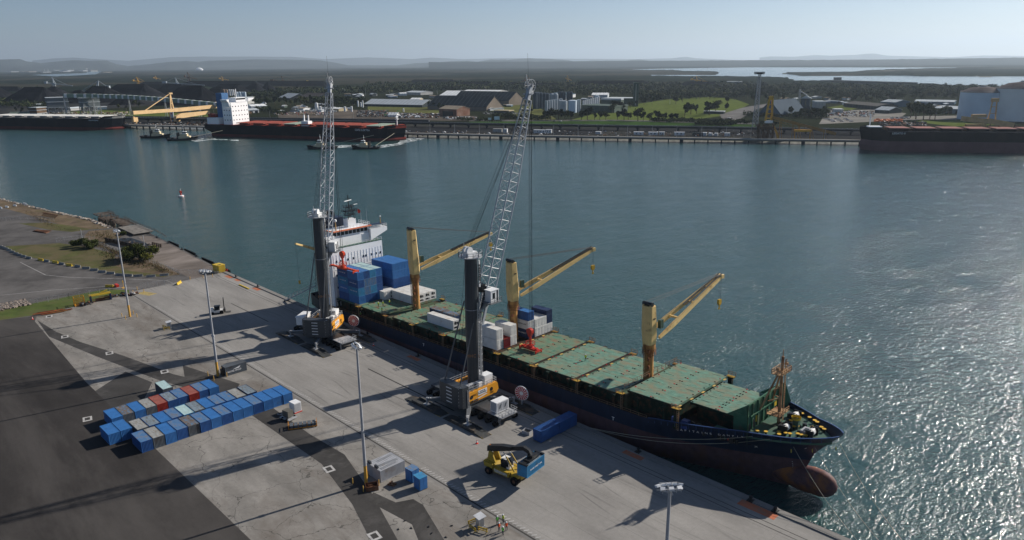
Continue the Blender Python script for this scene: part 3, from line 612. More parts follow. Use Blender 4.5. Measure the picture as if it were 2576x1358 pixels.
# ================================================================== mobile harbour cranes
REELR = mat('cable_reel_red', (.45, .03, .035), .5)
def harbour_crane(label, O, head, R, ZT, cable_to, gantry_rz=0, cabinet=True, reel_ang=0, tagno=1, reel=(9.2, 8.9)):
    t = thing('mobile_harbour_crane', label, 'harbour crane', (O[0], O[1], 0), 0, 'pair of grey mobile harbour cranes')
    h = Vector((cos(head), sin(head), 0)); s = Vector((-h.y, h.x, 0))   # s = left of heading
    def P(a, b, z): return h*a+s*b+Vector((0, 0, z))
    def LB(): return MB()
    def xf(mb):
        mb.v = [tuple(P(*q)) for q in mb.v]; return mb
    # chassis (world aligned, parallel to the quay)
    mb = MB(); mb.b2((-13.2, -1.9, 1.35), (13.4, 1.9, 2.1)); mb.b2((-4.2, -4.2, 1.2), (4.2, 4.2, 2.15)); mb.cyl((0, 0, 2.1), (0, 0, 2.75), 2.6, n=24)
    mb.add([(-9, -2.6, 1.9), (9, -2.6, 1.9), (9, -1.9, 2.15), (-9, -1.9, 2.15)], [(0, 1, 2, 3)])
    for x in (4.6, 7.2, 9.8, 12.4, -4.6, -7.2, -9.8, -12.4):
        mb.b2((x-.35, -3.1, .8), (x+.35, 3.1, 1.4))
        for sy in (-1, 1): mb.add([(x-.9, sy*1.9, 1.5), (x+.5, sy*1.9, 1.9), (x+.3, sy*3.3, 1.6), (x-.6, sy*3.3, 1.2)], [(0, 1, 2, 3)])
    mb.build('chassis', DARK, t)
    for x in (4.6, 7.2, 9.8, 12.4, -4.6, -7.2, -9.8, -12.4):
        for y in (-3.45, -2.75, 2.75, 3.45):
            o = MB().cyl((x, y-.24, .62), (x, y+.24, .62), .62, n=16).build('wheel', BLACK, t)
    # outriggers with spread ramps
    for sx in (-1, 1):
        for sy in (-1, 1):
            ex, ey = sx*7.6, sy*7.6
            o = MB().bar((sx*2.6, sy*2.6, 1.9), (ex, ey, 1.75), 1.15, 1.35, w2=.6, h2=.6).build('outrigger', mat('outrigger_grey', (.13, .14, .15), .4, v=.15), t)
            jk = MB(); jk.cyl((ex, ey, .25), (ex, ey, 2.25), .28, n=10); jk.b2((ex-.75, ey-.75, .3), (ex+.75, ey+.75, .55)); jk.build('jack', STEEL, o)
            st = MB()
            d = Vector((ex-sx*2.6, ey-sy*2.6, 0)).normalized(); q = Vector((ex, ey, 0)); nn = Vector((-d.y, d.x, 0))
            for i in range(2):
                c = q-d*(.55+i*.6); st.add([c-nn*.3+Vector((0, 0, 2.16)), c+d*.25+Vector((0, 0, 2.16)), c+d*.5+Vector((0, 0, 2.15)), c-nn*.3+d*.25+Vector((0, 0, 2.16))], [(0, 1, 2, 3)]); st.add([c+nn*.3+Vector((0, 0, 2.16)), c+d*.25+Vector((0, 0, 2.16)), c+d*.5+Vector((0, 0, 2.15)), c+nn*.3+d*.25+Vector((0, 0, 2.16))], [(3, 2, 1, 0)])
            st.build('warning_chevrons', WHITE, o)
            rp = MB(); px_, py_ = ex, ey+sy*.4
            rp.prism_y([(ex-7.2, .02), (ex-5.2, .34), (ex+5.2, .34), (ex+7.2, .02)], py_-1.35, py_+1.35); rp.b2((ex-4.2, py_-1.3, .34), (ex+4.2, py_-1.1, .8)); rp.b2((ex-4.2, py_+1.1, .34), (ex+4.2, py_+1.3, .8))
            ro = tag(rp.build('outrigger_ramp', mat('ramp_plate', (.06, .063, .062), .6, .2, v=.2, c2=(.16, .11, .07), amt=.6)), 'dark steel %s outrigger ramp under the %s' % (('far ' if sy > 0 else 'near ')+('left' if sx < 0 else 'right'), 'nearer mobile crane' if tagno == 1 else 'farther mobile crane'), 'ramp', 'steel ramps under the mobile cranes'); ro.location = (O[0], O[1], 0)
            ed = MB().b2((ex+5.2, py_-1.36, .02), (ex+7.2, py_-1.3, .12)).b2((ex+5.2, py_+1.3, .02), (ex+7.2, py_+1.36, .12)).build('edge_strip', YELLOWC, ro)
    if cabinet:
        o = MB().b2((9.4, -1.9, 2.5), (11.6, 2.0, 5.1)).build('engine_cabinet', WHITE, t)
        MB().b2((11.6, -1.6, 2.8), (11.63, -.1, 4.9)).b2((11.6, .1, 2.8), (11.63, 1.7, 4.9)).b2((9.6, -1.93, 2.8), (11.4, -1.9, 4.9)).build('cabinet_door', LGREYC, o)
        fan = MB()
        for y in (-.85, .9): fan.add([(11.65, y-.45, 3.3), (11.65, y+.1, 3.5), (11.65, y+.5, 4.6), (11.65, y-.1, 4.4)], [(0, 1, 2, 3)])
        fan.build('vent', GREYC, o)
    MB().b2((9, -2.6, 2.1), (14, 2.6, 2.3)).rail([(11.9, -2.5, 2.3), (14, -2.5, 2.3), (14, 2.5, 2.3), (11.9, 2.5, 2.3)], 1.1, .04, 1).ladder((13.2, -2.7, .3), (13.2, -2.6, 2.4), .5).build('service_platform', STEEL, t)
    # rotating house: counterweight, orange side panels, deck
    cw = xf(MB().prism([(-6.9, -3.2), (-6.3, -4.15), (-4.4, -4.25), (-4.4, 4.25), (-6.3, 4.15), (-6.9, 3.2)], 2.55, 7.9)); cw.build('counterweight', DARK, t)
    st = MB()
    for k in range(5): st.box((-6.93, 0, 3.5+k*.9), (.05, 1.9, .2))
    xf(st).build('reflective_bar', WHITE, t)
    st = MB()
    for sy in (-1, 1):
        for k in range(6):
            z = 3.0+k*.85; st.add([(-6.62+.28, sy*3.68, z), (-6.62-.30, sy*3.28, z+.42), (-6.62+.28, sy*3.68, z+.84), (-6.28+.2, sy*4.22, z+.42)], [(0, 1, 2, 3)])
    xf(st).build('warning_triangles', WHITE, t)
    for sy in (-1, 1):
        xf(MB().prism_y([(-4.4, 3.1), (-4.4, 5.9), (5.3, 5.9), (5.6, 5.5), (5.9, 3.9), (5.2, 3.1)], sy*3.3, sy*4.05)).build('side_panel', ORANGE, t)
    xf(MB().b2((-4.4, -4.0, 2.6), (5.0, 4.0, 3.1)).b2((-4.4, -3.3, 3.1), (5.2, 3.3, 5.3))).build('house_frame', DARK, t)
    xf(MB().b2((-4.4, -3.2, 5.3), (5.2, 3.2, 5.36))).build('house_deck', STEEL, t)
    mb = MB(); mb.rail([(-4.3, -3.9, 5.9), (5.3, -3.9, 5.9), (5.3, 3.9, 5.9), (-4.3, 3.9, 5.9)], 1.15, .045, 1.4); mb.rail([(-4.3, -2.2, 5.4), (2.5, -2.2, 5.4)], 1.7, .045, 1.4); mb.ladder((-4.55, -4.3, 2.4), (-4.55, -4.3, 7.1), .5)
    xf(mb).build('handrail', STEEL, t)
    xf(MB().b2((2.2, -3.0, 5.36), (4.9, -.9, 8.0)).b2((.2, -3.0, 5.36), (1.4, -2.0, 6.9)).b2((-3.4, -2.0, 6.4), (1.6, -.9, 6.55)).b2((3, 1.0, 5.36), (4.8, 3, 7.6))).build('engine_housing', WHITE, t)
    for x in (-3.3, 3.4): MB().cyl(P(x, -4.04, 4.6), P(x, -4.09, 4.6), .5, n=18).build('round_vent', BLACKM, t)
    sg = MB(); sg.box((.35, -4.07, 4.95), (3.0, .05, 1.25)); xf(sg).build('name_board', WHITE, t)
    sw = MB(); sw.add([(-3.2, -4.075, 3.35), (2.2, -4.075, 3.9), (1.2, -4.075, 4.1), (-3.2, -4.075, 3.55)], [(0, 1, 2, 3)]); xf(sw).build('white_stripe', WHITE, t)
    q = lambda a, z: frame(P(a, -4.1, z), h, (0, 0, 1))
    text('lettering', 'MHC %d' % tagno, .75, LETB, t, q(-1.95, 4.9)); text('lettering', '550', .8, LETB, t, q(3.5, 3.75)); text('lettering', 'LIEBHERR', .72, LETB, t, q(-2.6, 3.42), bold=.02)
    text('lettering', 'PORT OF\nNEWCASTLE', .42, LETB, t, frame(P(.35, -4.11, 5.0), h, (0, 0, 1)))
    # tower
    tw = MB(); n = 20; rings = [(5.2, 1.45, 1.45, 1.2), (14, 1.5, 1.5, 1.2), (20, 1.68, 1.68, 1.2), (30, 1.62, 1.6, 1.3), (38, 1.55, 1.5, 1.35)]
    vs = []
    for z, ra, rb, cx_ in rings:
        for i in range(n): vs.append(P(cx_+ra*cos(2*pi*i/n), rb*sin(2*pi*i/n), z))
    tw.add(vs, [(k*n+i, k*n+(i+1) % n, (k+1)*n+(i+1) % n, (k+1)*n+i) for k in range(len(rings)-1) for i in range(n)]+[tuple(range(4*n, 5*n))])
    to = tw.build('tower', mat('tower_grey', (.052, .058, .064), .38, v=.08), t, smooth=True)
    cl = MB(); cl.cyl(P(1.2, 0, 25.0), P(1.2, 0, 25.12), 1.70, n=20); cl.build('weld_band', STEEL, to)
    lp = MB(); lp.b2((2.2, -1.78, 30.6), (2.6, -1.5, 37.2)); xf(lp).build('name_panel', WHITE, to)
    text('lettering', 'LIEBHERR', 1.15, LETB, to, frame(P(2.4, -1.8, 33.9), (0, 0, 1), -h), bold=.03)
    text('lettering', 'MHC %d' % tagno, 1.15, LETO, to, frame(P(-.45, -.3, 14.2), -s, (0, 0, 1)) if False else frame(P(1.2, 0, 13.4)+Vector((CAMPOS.x-O[0], CAMPOS.y-O[1], 0)).normalized()*1.52, Vector((CAMPOS.y-O[1], -(CAMPOS.x-O[0]), 0))*-1, (0, 0, 1)))
    ld = MB(); ld.ladder(P(1.6, -1.9, 7), P(1.5, -2.0, 27), .6, .4, h, .05)
    for k in range(12):
        z = 7.5+k*1.6; ld.bar(P(1.2, -1.9, z), P(1.2, -2.6, z), .07); ld.bar(P(2.0, -1.9, z), P(2.0, -2.6, z), .07); ld.bar(P(1.2, -2.95, z), P(2.0, -2.6, z), .07)
    ld.bar(P(1.2, -2.6, 7.5), P(1.2, -2.6, 25.5), .06); ld.bar(P(2.0, -2.6, 7.5), P(2.0, -2.6, 25.5), .06); ld.cyl(P(2.5, -1.6, 6), P(2.5, -1.7, 24), .16, n=8)
    ld.build('tower_ladder', STEEL, to)
    pl = MB(); pl.cyl(P(1.2, 0, 38), P(1.2, 0, 38.2), 2.9, n=12)
    ring = [P(1.2+2.85*cos(a*pi/6), 2.85*sin(a*pi/6), 38.2) for a in range(13)]; pl.rail(ring, 1.1, .045, 1.4); pl.build('tower_platform', STEEL, to)
    hd = MB(); hd.b2((-.3, -.9, 38.2), (2.6, .9, 39.2)); hd.cyl((.4, -.8, 39.6), (.4, -.2, 39.6), .95, n=16); hd.cyl((.4, .2, 39.6), (.4, .8, 39.6), .95, n=16); hd.bar((.3, 0, 39.5), (3.2, 0, 38.4), .8)
    hd.bar((-.6, .2, 39), (-.6, .2, 41.6), .06); xf(hd).build('rope_sheaves', WHITE, to)
    # guy tubes from the counterweight to the tower
    o = MB(); o.cyl(P(-5.2, 3.2, 7.9), P(.0, 1.3, 27), .2, .16, n=8).cyl(P(-5.2, -2.2, 7.9), P(.2, -1.5, 22), .16, .14, n=8); o.build('back_stay', mat('stay_grey', (.10, .105, .11), .4), t)
    # cab
    def up(mb):
        mb.v = [(a, b, z+3.9) for a, b, z in mb.v]; return xf(mb)
    cb = MB(); cb.b2((3.4, -4.3, 22.4), (7.4, -1.3, 22.6)); cb.prism_y([(1.5, 20.5), (3.4, 22.4), (6, 22.4)], -2.4, -2.0); cb.rail([(3.5, -4.2, 22.6), (7.3, -4.2, 22.6), (7.3, -1.4, 22.6)], 1.1, .04, 1.2); up(cb).build('cab_platform', mat('cab_platform_grey', (.15, .16, .17), .5), t)
    cb = MB(); cb.b2((4.3, -3.5, 22.6), (6.2, -1.5, 25.4)).b2((4.1, -3.6, 25.4), (7.0, -1.4, 25.6)).bar((6.8, -3.5, 22.6), (6.8, -3.5, 25.4), .18).bar((6.8, -1.5, 22.6), (6.8, -1.5, 25.4), .18); co = up(cb).build('cab', WHITE, t)
    up(MB().b2((6.2, -3.4, 22.8), (6.75, -1.6, 25.3)).b2((4.9, -3.53, 23.4), (5.7, -3.5, 24.9))).build('cab_window', GLASS, co)
    # boom
    piv = P(3.6, 0, 20.5); tip = P(R, 0, ZT); bd = (tip-piv).normalized(); sd = s
    j1 = piv+bd*9.5; L = (tip-piv).length; j2 = piv+bd*(L-3.5)
    bo = MB()
    for k in (-1, 1):
        bo.bar(piv+sd*k*1.0, j1+sd*k*1.15+Vector((0, 0, 0)), .5, .6); 
    bo.lattice(piv+bd*4.5, j1, 1.8, 2.9, 4, .14, .06, sd, 1.2, 3.1)
    midp = piv+bd*(L*.6); bo.lattice(j1, midp, 2.9, 2.9, 11, .17, .065, sd, 3.1, 3.1); bo.lattice(midp, j2, 2.9, 1.5, 9, .15, .06, sd, 3.1, 1.4)
    bo.bar(j2, tip, 1.1, .9); b_o = bo.build('boom', mat('boom_light_grey', (.46, .48, .50), .45, .1, v=.05), t)
    sh = MB(); nn = sd
    for off in (-.45, .45):
        c = tip+nn*off
        for a in range(24):
            a0, a1 = 2*pi*a/24, 2*pi*(a+1)/24; e = lambda A, r_: c+h*(cos(A)*r_)+Vector((0, 0, sin(A)*r_))
            sh.cyl(e(a0, 1.45), e(a1, 1.45), .09, n=5, caps=False)
            if a % 2 == 0: sh.cyl(e(a0, .2), e(a0, 1.4), .045, n=4, caps=False)
    sh.cyl(tip-nn*.9, tip+nn*.9, .3, n=10); sh.bar(tip-h*.9-Vector((0, 0, .4)), tip-h*1.5+Vector((0, 0, 2.6)), .22); sh.b2(tip-Vector((.7, .9, 2.0)), tip-Vector((-.3, -.9, 1.2)))
    sh.bar(tip-h*.9-nn*1.4-Vector((0, 0, 2)), tip-h*.9+nn*1.4-Vector((0, 0, 2)), .3); sh.build('boom_head', STEEL, b_o)
    st = MB(); st.cyl(tip-h*.6+Vector((0, 0, 1)), tip-h*.9+Vector((0, 0, 7.5)), .03, n=4); st.build('lightning_rod', WIRE, b_o)
    cy = MB(); e0 = P(3.0, -1.4, 26.5); e1 = piv+bd*11.0-sd*1.2
    cy.cyl(P(2.6, -.9, 21.8), piv+bd*8.0-Vector((0, 0, 0))+Vector((0, 0, 1.4)), .32, n=10); cy.build('luffing_cylinder', DARK, t)
    xf(MB()) ; MB().box(piv+bd*9.5-h*1.9, (1.3, 1.3, 2.0), rz=head).build('floodlight_panel', BLACKM, b_o)
    rp = MB()
    top = P(.4, 0, 40.2)
    for k, f in ((-.7, 1.0), (-.3, .93), (.3, .93), (.7, 1.0)): rp.cyl(top+sd*k, piv.lerp(tip, f)+sd*k*.6, .045, n=4, caps=False)
    for k in (-.5, .5): rp.cyl(P(-4.4, k, 7), top+sd*k, .045, n=4, caps=False)
    rp.cyl(P(1.2, 2.0, 5.5), P(1.2, 2.05, 38), .05, n=4, caps=False)
    for k in range(2): rp.cyl(P(-.3+k*3, -1.9, 6), P(-.5+k*3, -1.9, 38), .04, n=4, caps=False)
    for dx, dy in cable_to['offs']: rp.cyl(tip+Vector((dx*.5, dy*.5, -.8)), Vector(cable_to['p'])-Vector((O[0], O[1], 0))+Vector((dx*.6, dy*.6, 0)), .05, n=4, caps=False)
    rp.build('hoist_rope', WIRE, t)
    # cable reel on the far outrigger
    rx, ry, rz_ = reel[0], reel[1], 3.4; rd = Vector((cos(reel_ang), sin(reel_ang), 0)); rl = MB(); c = Vector((rx, ry, rz_)); u2 = Vector((-rd.y, rd.x, 0))
    for k in range(48):
        a0, a1 = 2*pi*k/48, 2*pi*(k+1)/48; e = lambda A, r_, o: c+u2*(cos(A)*r_)+Vector((0, 0, sin(A)*r_))+rd*o
        rl.m(1 if k % 3 == 0 else 0).add([e(a0, .45, 0), e(a0, 1.75, 0), e(a1, 1.75, 0), e(a1, .45, 0)], [(0, 1, 2, 3)]); rl.add([e(a0, .45, .25), e(a0, 1.75, .25), e(a1, 1.75, .25), e(a1, .45, .25)], [(3, 2, 1, 0)])
        rl.m(1).cyl(e(a0, 1.78, .12), e(a1, 1.78, .12), .13, n=5, caps=False)
    rl.m(1).cyl(c-rd*.1, c+rd*.35, .5, n=14); ro = rl.build('cable_reel', [REELR, WHITE], t)
    MB().box(c-rd*.6, (.9, .9, .9), rz=reel_ang).bar((rx, ry, .3), (rx, ry, rz_), .35).b2((rx-.9, ry-.6, .05), (rx+.9, ry+.6, .3)).build('reel_stand', STEEL, ro)
    return t
SPR1 = (-128.0, 11.1, 14.2)
harbour_crane('dark grey mobile crane marked MHC 1 with an orange side panel, nearer of the two', (-127.3, -11.2), radians(91.8), 22.3, 76.6, {'p': SPR1, 'offs': ((-.9, 0), (0, .6), (.9, 0), (.3, -.6))}, reel_ang=radians(-75), tagno=1)
SPR2 = (-206.05, 3.2, 23.1)
harbour_crane('dark grey mobile crane in front of the white ship bridge, farther along the quay', (-195.6, -11.2), radians(126), 17.8, 76.9, {'p': SPR2, 'offs': ((-.9, 0), (0, .6), (.9, 0), (.3, -.6))}, cabinet=False, reel_ang=radians(-60), tagno=2, reel=(1.6, 9.6))
o = MB(); 
# white box on the back of the farther crane
t = bpy.data.objects['mobile_harbour_crane.001']
h = Vector((cos(radians(126)), sin(radians(126)), 0)); s_ = Vector((-h.y, h.x, 0))
q = h*-1.5+s_*6.0
MB().box((q.x, q.y, 6.4), (5.4, 2.2, 2.5), rz=radians(126)).box((q.x, q.y, 7.7), (5.8, 2.6, .15), rz=radians(126)).build('engine_cabinet', WHITE, t)
# spreaders
def spreader(label, loc, rz, m, L=12.2, open_=True, mw=None):
    r = thing('container_spreader', label, 'spreader', loc, rz, None, mw)
    mb = MB(); mb.b2((-L/2, -.35, .55), (L/2, .35, 1.05)); mb.b2((-2.2, -.8, .45), (2.2, .8, 1.0)); mb.build('main_beam', m, r)
    for s in (-1, 1):
        MB().b2((s*L/2-.2, -1.2, .35), (s*L/2+.2, 1.2, .85)).b2((s*L/2-.18, -1.22, 0), (s*L/2+.18, -1.0, .4)).b2((s*L/2-.18, 1.0, 0), (s*L/2+.18, 1.22, .4)).build('end_beam', m, r)
    mb = MB(); mb.cyl((0, 0, 1), (0, 0, 1.6), 1.0, .8, n=14); mb.b2((-.9, -.9, 1.5), (.9, .9, 1.65)); mb.rail([(-.9, -.9, 1.65), (.9, -.9, 1.65), (.9, .9, 1.65), (-.9, .9, 1.65), (-.9, -.9, 1.65)], 1, .045, 1.8)
    mb.cyl((0, 0, 1.6), (0, 0, 4.2), .32, n=10); mb.build('rotator', m, r)
    mb = MB(); mb.prism_y([(-.2, 4.0), (-1.0, 5.2), (-1.0, 6.0), (-.3, 6.4), (.3, 6.4), (1.0, 6.0), (1.0, 5.2), (.2, 4.0)], -.45, .45); mb.build('hook_block', m, r)
    for s in (-1, 1): MB().bar((s*.2, 0, 2.4), (s*2.4, 0, 1.0), .1).build('brace', BLACKM, r)
    return r
spreader('orange red container spreader hanging over the stacked blue containers', (SPR2[0], SPR2[1], SPR2[2]-6.3), radians(8), REDO)
# ================================================================== the cargo ship alongside
ex = Vector((1, math.tan(radians(.638)), .02733)).normalized(); ey = Vector((0, 0, 1)).cross(ex).normalized(); ez = ex.cross(ey)
SHIPM = Matrix((ex*.98, ey*.98, ez*.98)).transposed().to_4x4(); SHIPM.translation = Vector((-107.8, 15.46, 1.64))
def SM(x, y, z, rz=0): return SHIPM@Matrix.Translation((x, y, z))@Matrix.Rotation(rz, 4, 'Z')
HBLUE = mat('hull_blue', (.008, .018, .044), .42, v=.2, c2=(.05, .03, .03), amt=.68, sc2=.25, stretch=(1, 1, .3), rnd=False)
HRED = mat('hull_antifouling', (.10, .058, .068), .6, v=.2, c2=(.13, .06, .04), amt=.62, sc2=.16, stretch=(1, 1, .5), rnd=False)
DECKD = mat('dark_deck', (.030, .027, .023), .75, v=.35, c2=(.10, .05, .03), amt=.56, sc2=.3)
DGREEN = mat('shade_darkened_green', (.010, .026, .018), .6, v=.3, c2=(.09, .04, .02), amt=.58, sc2=.6)  # near black: the shade on the ship's quay side is put into this green
HGREEN = mat('hatch_cover_green', (.105, .215, .145), .62, v=.28, c2=(.20, .145, .085), amt=.54, sc2=.35, soft=.12, stretch=(1, 1.6, 1))
HGREEN2 = mat('hatch_cover_bluish_green', (.12, .235, .175), .6, v=.28, c2=(.22, .19, .12), amt=.55, sc2=.3, soft=.12, stretch=(1, 1.6, 1))
FGREEN = mat('forecastle_green', (.055, .12, .09), .6, v=.18, c2=(.10, .09, .06), amt=.62, sc2=.4)
CREAM = mat('crane_cream', (.72, .51, .21), .5, v=.09, c2=(.22, .11, .04), amt=.66, sc2=.5)
PEDES = mat('pedestal_rusty_orange', (.52, .27, .09), .65, v=.2, c2=(.20, .075, .03), amt=.55, sc2=.5, stretch=(1, 1, .35))
ship = thing('cargo_ship', 'blue cargo ship with green hatch covers moored along the near quay', 'cargo ship', mw=SHIPM)
# hull
def stem(z):
    for (z0, x0), (z1, x1) in zip(((-9, 50), (-4, 53.2), (-1, 54.9), (0, 55.2), (2, 56), (4, 57.5), (6.3, 59.6), (8.1, 61.4)), ((-4, 53.2), (-1, 54.9), (0, 55.2), (2, 56), (4, 57.5), (6.3, 59.6), (8.1, 61.4), (20, 66))):
        if z <= z1: return x0+(x1-x0)*max(0, (z-z0))/(z1-z0)
def topz(x):
    P = ((-127, 4.6), (-118, 3.9), (22, 3.9), (25, 4.6), (45, 7.3), (54, 7.2), (61.4, 8.1))
    for (a, za), (b, zb) in zip(P, P[1:]):
        if x <= b: return za+(zb-za)*(x-a)/(b-a)
    return 8.1
def halfb(x, z):
    t = max(0, min(1, (z+6)/14)); Le = 50+(30-50)*t; p = 1.15+(.62-1.15)*t
    s = stem(z); u = max(0, min(1, (s-x)/Le)); b = 12.5*sin(pi/2*u)**p
    v = max(0, min(1, (x+127)/22)); b *= (.74+.26*sin(pi/2*v)) if z > -1 else (.45+.55*sin(pi/2*v))
    if z < -6: b *= max(.3, 1-((-6-z)/5)**2)
    return b
NX, levels = 70, [-9, -7.5, -6, -4.5, -3, -1.5, .35, 2, 3.2, 99]
mb = MB(); grid = {}
for side in (-1, 1):
    for k, z in enumerate(levels):
        for i in range(NX+1):
            u = (i/NX)**.8 if False else i/NX
            u = 1-(1-u)**1.35
            if z == 99:
                x = -127+(61.4+127)*u; zz = topz(x); xx = min(x, stem(zz))
            else: zz = z; xx = -127+(stem(z)+127)*u
            mb.v.append((xx, side*halfb(xx, zz), zz)); grid[side, k, i] = len(mb.v)-1
    for k in range(len(levels)-1):
        for i in range(NX):
            q = (grid[side, k, i], grid[side, k, i+1], grid[side, k+1, i+1], grid[side, k+1, i])
            mb.f.append(q if side < 0 else q[::-1]); mb.mi.append(0 if k < 6 else 1)
for k in range(len(levels)-1):
    mb.f.append((grid[-1, k, 0], grid[-1, k+1, 0], grid[1, k+1, 0], grid[1, k, 0])); mb.mi.append(0 if k < 6 else 1)
mb.build('hull', [HRED, HBLUE], ship, smooth=True)
# bulb
mb = MB(); n = 22; prof = [(-14, .35), (-9, .6), (-5, .8), (-1.5, .93), (1.2, .99), (3.2, .96), (4.6, .82), (5.6, .56), (6.1, .28), (6.2, .03)]
for xx, rr in prof:
    for i in range(n): a = 2*pi*i/n; mb.v.append((54.9+xx, 2.3*rr*cos(a), -4.25+3.0*rr*sin(a)+(.25 if xx > 0 else 0)))
for k in range(len(prof)-1):
    for i in range(n): mb.f.append((k*n+i, (k+1)*n+i, (k+1)*n+(i+1) % n, k*n+(i+1) % n)); mb.mi.append(0)
BULB = mat('bulb_rusty_red', (.11, .055, .060), .6, v=.25, c2=(.28, .105, .035), amt=.54, sc2=.22, rnd=False)
mb.build('bulbous_bow', BULB, ship, smooth=True)
# decks
def deck_poly(x0, x1, z, ins=.25, n=30):
    L = [(x0+(x1-x0)*i/n) for i in range(n+1)]
    return [(x, -max(.02, halfb(x, z)-ins)) for x in L]+[(x, max(.02, halfb(x, z)-ins)) for x in reversed(L)]
MB().prism(deck_poly(-126.8, 45.5, 3.5), 3.0, 3.6).build('main_deck', DECKD, ship)
MB().prism(deck_poly(45.2, 59.4, 6.2), 5.4, 6.35).build('forecastle_deck', FGREEN, ship)
for s in (-1, 1):
    pts = []; mb = MB()
    for i in range(46):
        x = 23.5+(61.0-23.5)*i/45; zt = topz(x); pts.append((min(x, stem(zt)), s*halfb(min(x, stem(zt)), zt), zt))
    for a, b in zip(pts, pts[1:]): mb.bar(a, b, .28, .12)
    for p in pts[::2]: mb.bar((p[0], p[1]-s*.12, p[2]-1.2), (p[0], p[1]-s*.1, p[2]), .08)
    mb.build('bulwark_cap', mat('bulwark_blue', (.02, .06, .17), .5, v=.1), ship)
# coamings, hatch covers
HAT = [(-106.6, -92.3, 7.0, 11.0, HGREEN), (-91.8, -79.2, 7.0, 11.0, HGREEN), (-74.3, -63.2, 7.0, 11.0, HGREEN), (-62.7, -49.0, 7.0, 11.0, HGREEN), (-48.5, -33.9, 7.0, 11.0, HGREEN),
       (-33.4, -26.2, 6.9, 11.0, DECKD), (-25.5, -12.6, 7.0, 11.0, HGREEN), (-12.2, 1.6, 7.0, 11.0, HGREEN2), (2.1, 13.9, 7.0, 11.0, HGREEN2), (16.7, 29.8, 8.6, 11.0, HGREEN2), (30.9, 43.8, 8.6, 7.1, HGREEN2)]
POS = mat('rusty_socket', (.035, .025, .02), .8); REDD = mat('red_socket', (.5, .02, .03), .6)
for i, (x0, x1, z, w, m_) in enumerate(HAT):
    MB().b2((x0+.3, -w+(1.6 if i < 10 else 2.6), 3.6), (x1-.3, w-(1.6 if i < 10 else 2.6), z-.5)).build('hatch_coaming', DGREEN, ship)
    mb = MB(); mb.m(0).b2((x0, -w, z-.6), (x1, -.02, z)); mb.b2((x0, .02, z-.6), (x1, w, z))
    mb.m(1).b2((x0-.02, -w-.02, z-.62), (x1+.02, -w, z-.12)).b2((x0-.02, w, z-.62), (x1+.02, w+.02, z-.12))  # thin side skins in the green with shade in its colour
    xs = [x0+.4, (x0+x1)/2-.3, (x0+x1)/2+.3, x1-.4]
    for xx in xs:
        for k in range(10):
            yy = -w+.25+k*(2*w-.5)/9
            if m_ is DECKD or i == 0: continue
            mb.m(2 if (k+int(xx*3)) % 4 else 3).box((xx, yy, z+.05), (.32, .24, .1))
    for k in range(4):
        yy = -w+2.2+k*(2*w-4.4)/3; mb.m(2).b2((x0+1.2, yy, z), (x0+3.4, yy+.05, z+.03)).b2((x1-3.4, yy+1, z), (x1-1.2, yy+1.05, z+.03))
    if x0 < -10 and x0 > -30 or i == 7: mb.m(2).b2((x1-.9, -w, z), (x1, w, z+.02))
    mb.build('hatch_cover', [m_, DGREEN, POS, REDD], ship)
# side posts, lashing bridges, rails
gaps = [(-92.05, 7), (-77, 7), (-63, 7), (-48.8, 7), (-33.7, 7), (-25.9, 7), (-12.4, 7), (1.85, 7), (15.3, 7.6), (30.3, 8.4)]
PY = mat('platform_yellow', (.40, .25, .035), .6, v=.15, c2=RUST, amt=.55); rl = MB()
for gx, gz in gaps:
    for s in (-1, 1):
        MB().b2((gx-.5, s*11.3, 3.6), (gx+.5, s*12.1, gz-.24)).b2((gx-.9, s*11.1, gz-.25), (gx+.9, s*12.3, gz)).build('lashing_post', DGREEN, ship)
        MB().b2((gx-1.0, s*11.2, gz+.01), (gx+1.0, s*12.3, gz+.08)).build('access_platform', PY, ship); rl.rail([(gx-1.0, s*12.3, gz+.05), (gx+1.0, s*12.3, gz+.05)], 1.0, .05, 1); 
        if s < 0: rl.ladder((gx+.6, -12.2, 3.6), (gx+.6, -12.2, gz), .5, .4, (1, 0, 0), .05)
xx = -104.
while xx < 30:
    for s in (-1, 1): MB().b2((xx-.18, s*11.4, 3.6), (xx+.18, s*12.0, 6.5 if xx < 15 else 7.6)).b2((xx-.45, s*11.35, 6.4 if xx < 15 else 7.5), (xx+.45, s*12.15, 6.8 if xx < 15 else 7.9)).build('lashing_post', DGREEN, ship)
    xx += 6.9
for s in (-1, 1):
    rl.rail([(-104, s*12.35, 3.6), (23, s*12.35, 3.6)], 1.0, .04, 2.2)
rl.rail([(15.8, -11, 8.7), (15.8, 11, 8.7)], 1.1, .035, 1.6)
rl.build('deck_rail', mat('rail_rusty', (.20, .13, .08), .7, v=.3), ship)
GRT = mat('grating_yellow', (.50, .34, .10), .6, v=.2)
for gx, gz, w in ((-63, 7, 10), (-12.4, 7, 10.5), (1.85, 7, 10.5), (30.3, 8.5, 10.5), (-26, 7, 10)):
    for k in range(14):
        y = -w+k*2*w/13; 
        if (k*7+int(gx)) % 3 == 0: MB().box((gx, y, gz+.04), (.5, 1.1, .06)).build('walkway_grating', GRT, ship)
for xa, xb, zz in ((-78.8, -74.8, 6.4), (14.2, 16.5, 7.2), (-26.1, -25.6, 6.9)): MB().b2((xa, -11, 3.6), (xb, 11, zz)).build('cross_deck', mat('cross_deck_brown', (.10, .075, .05), .75, v=.35, c2=(.06, .10, .06), amt=.5), ship)
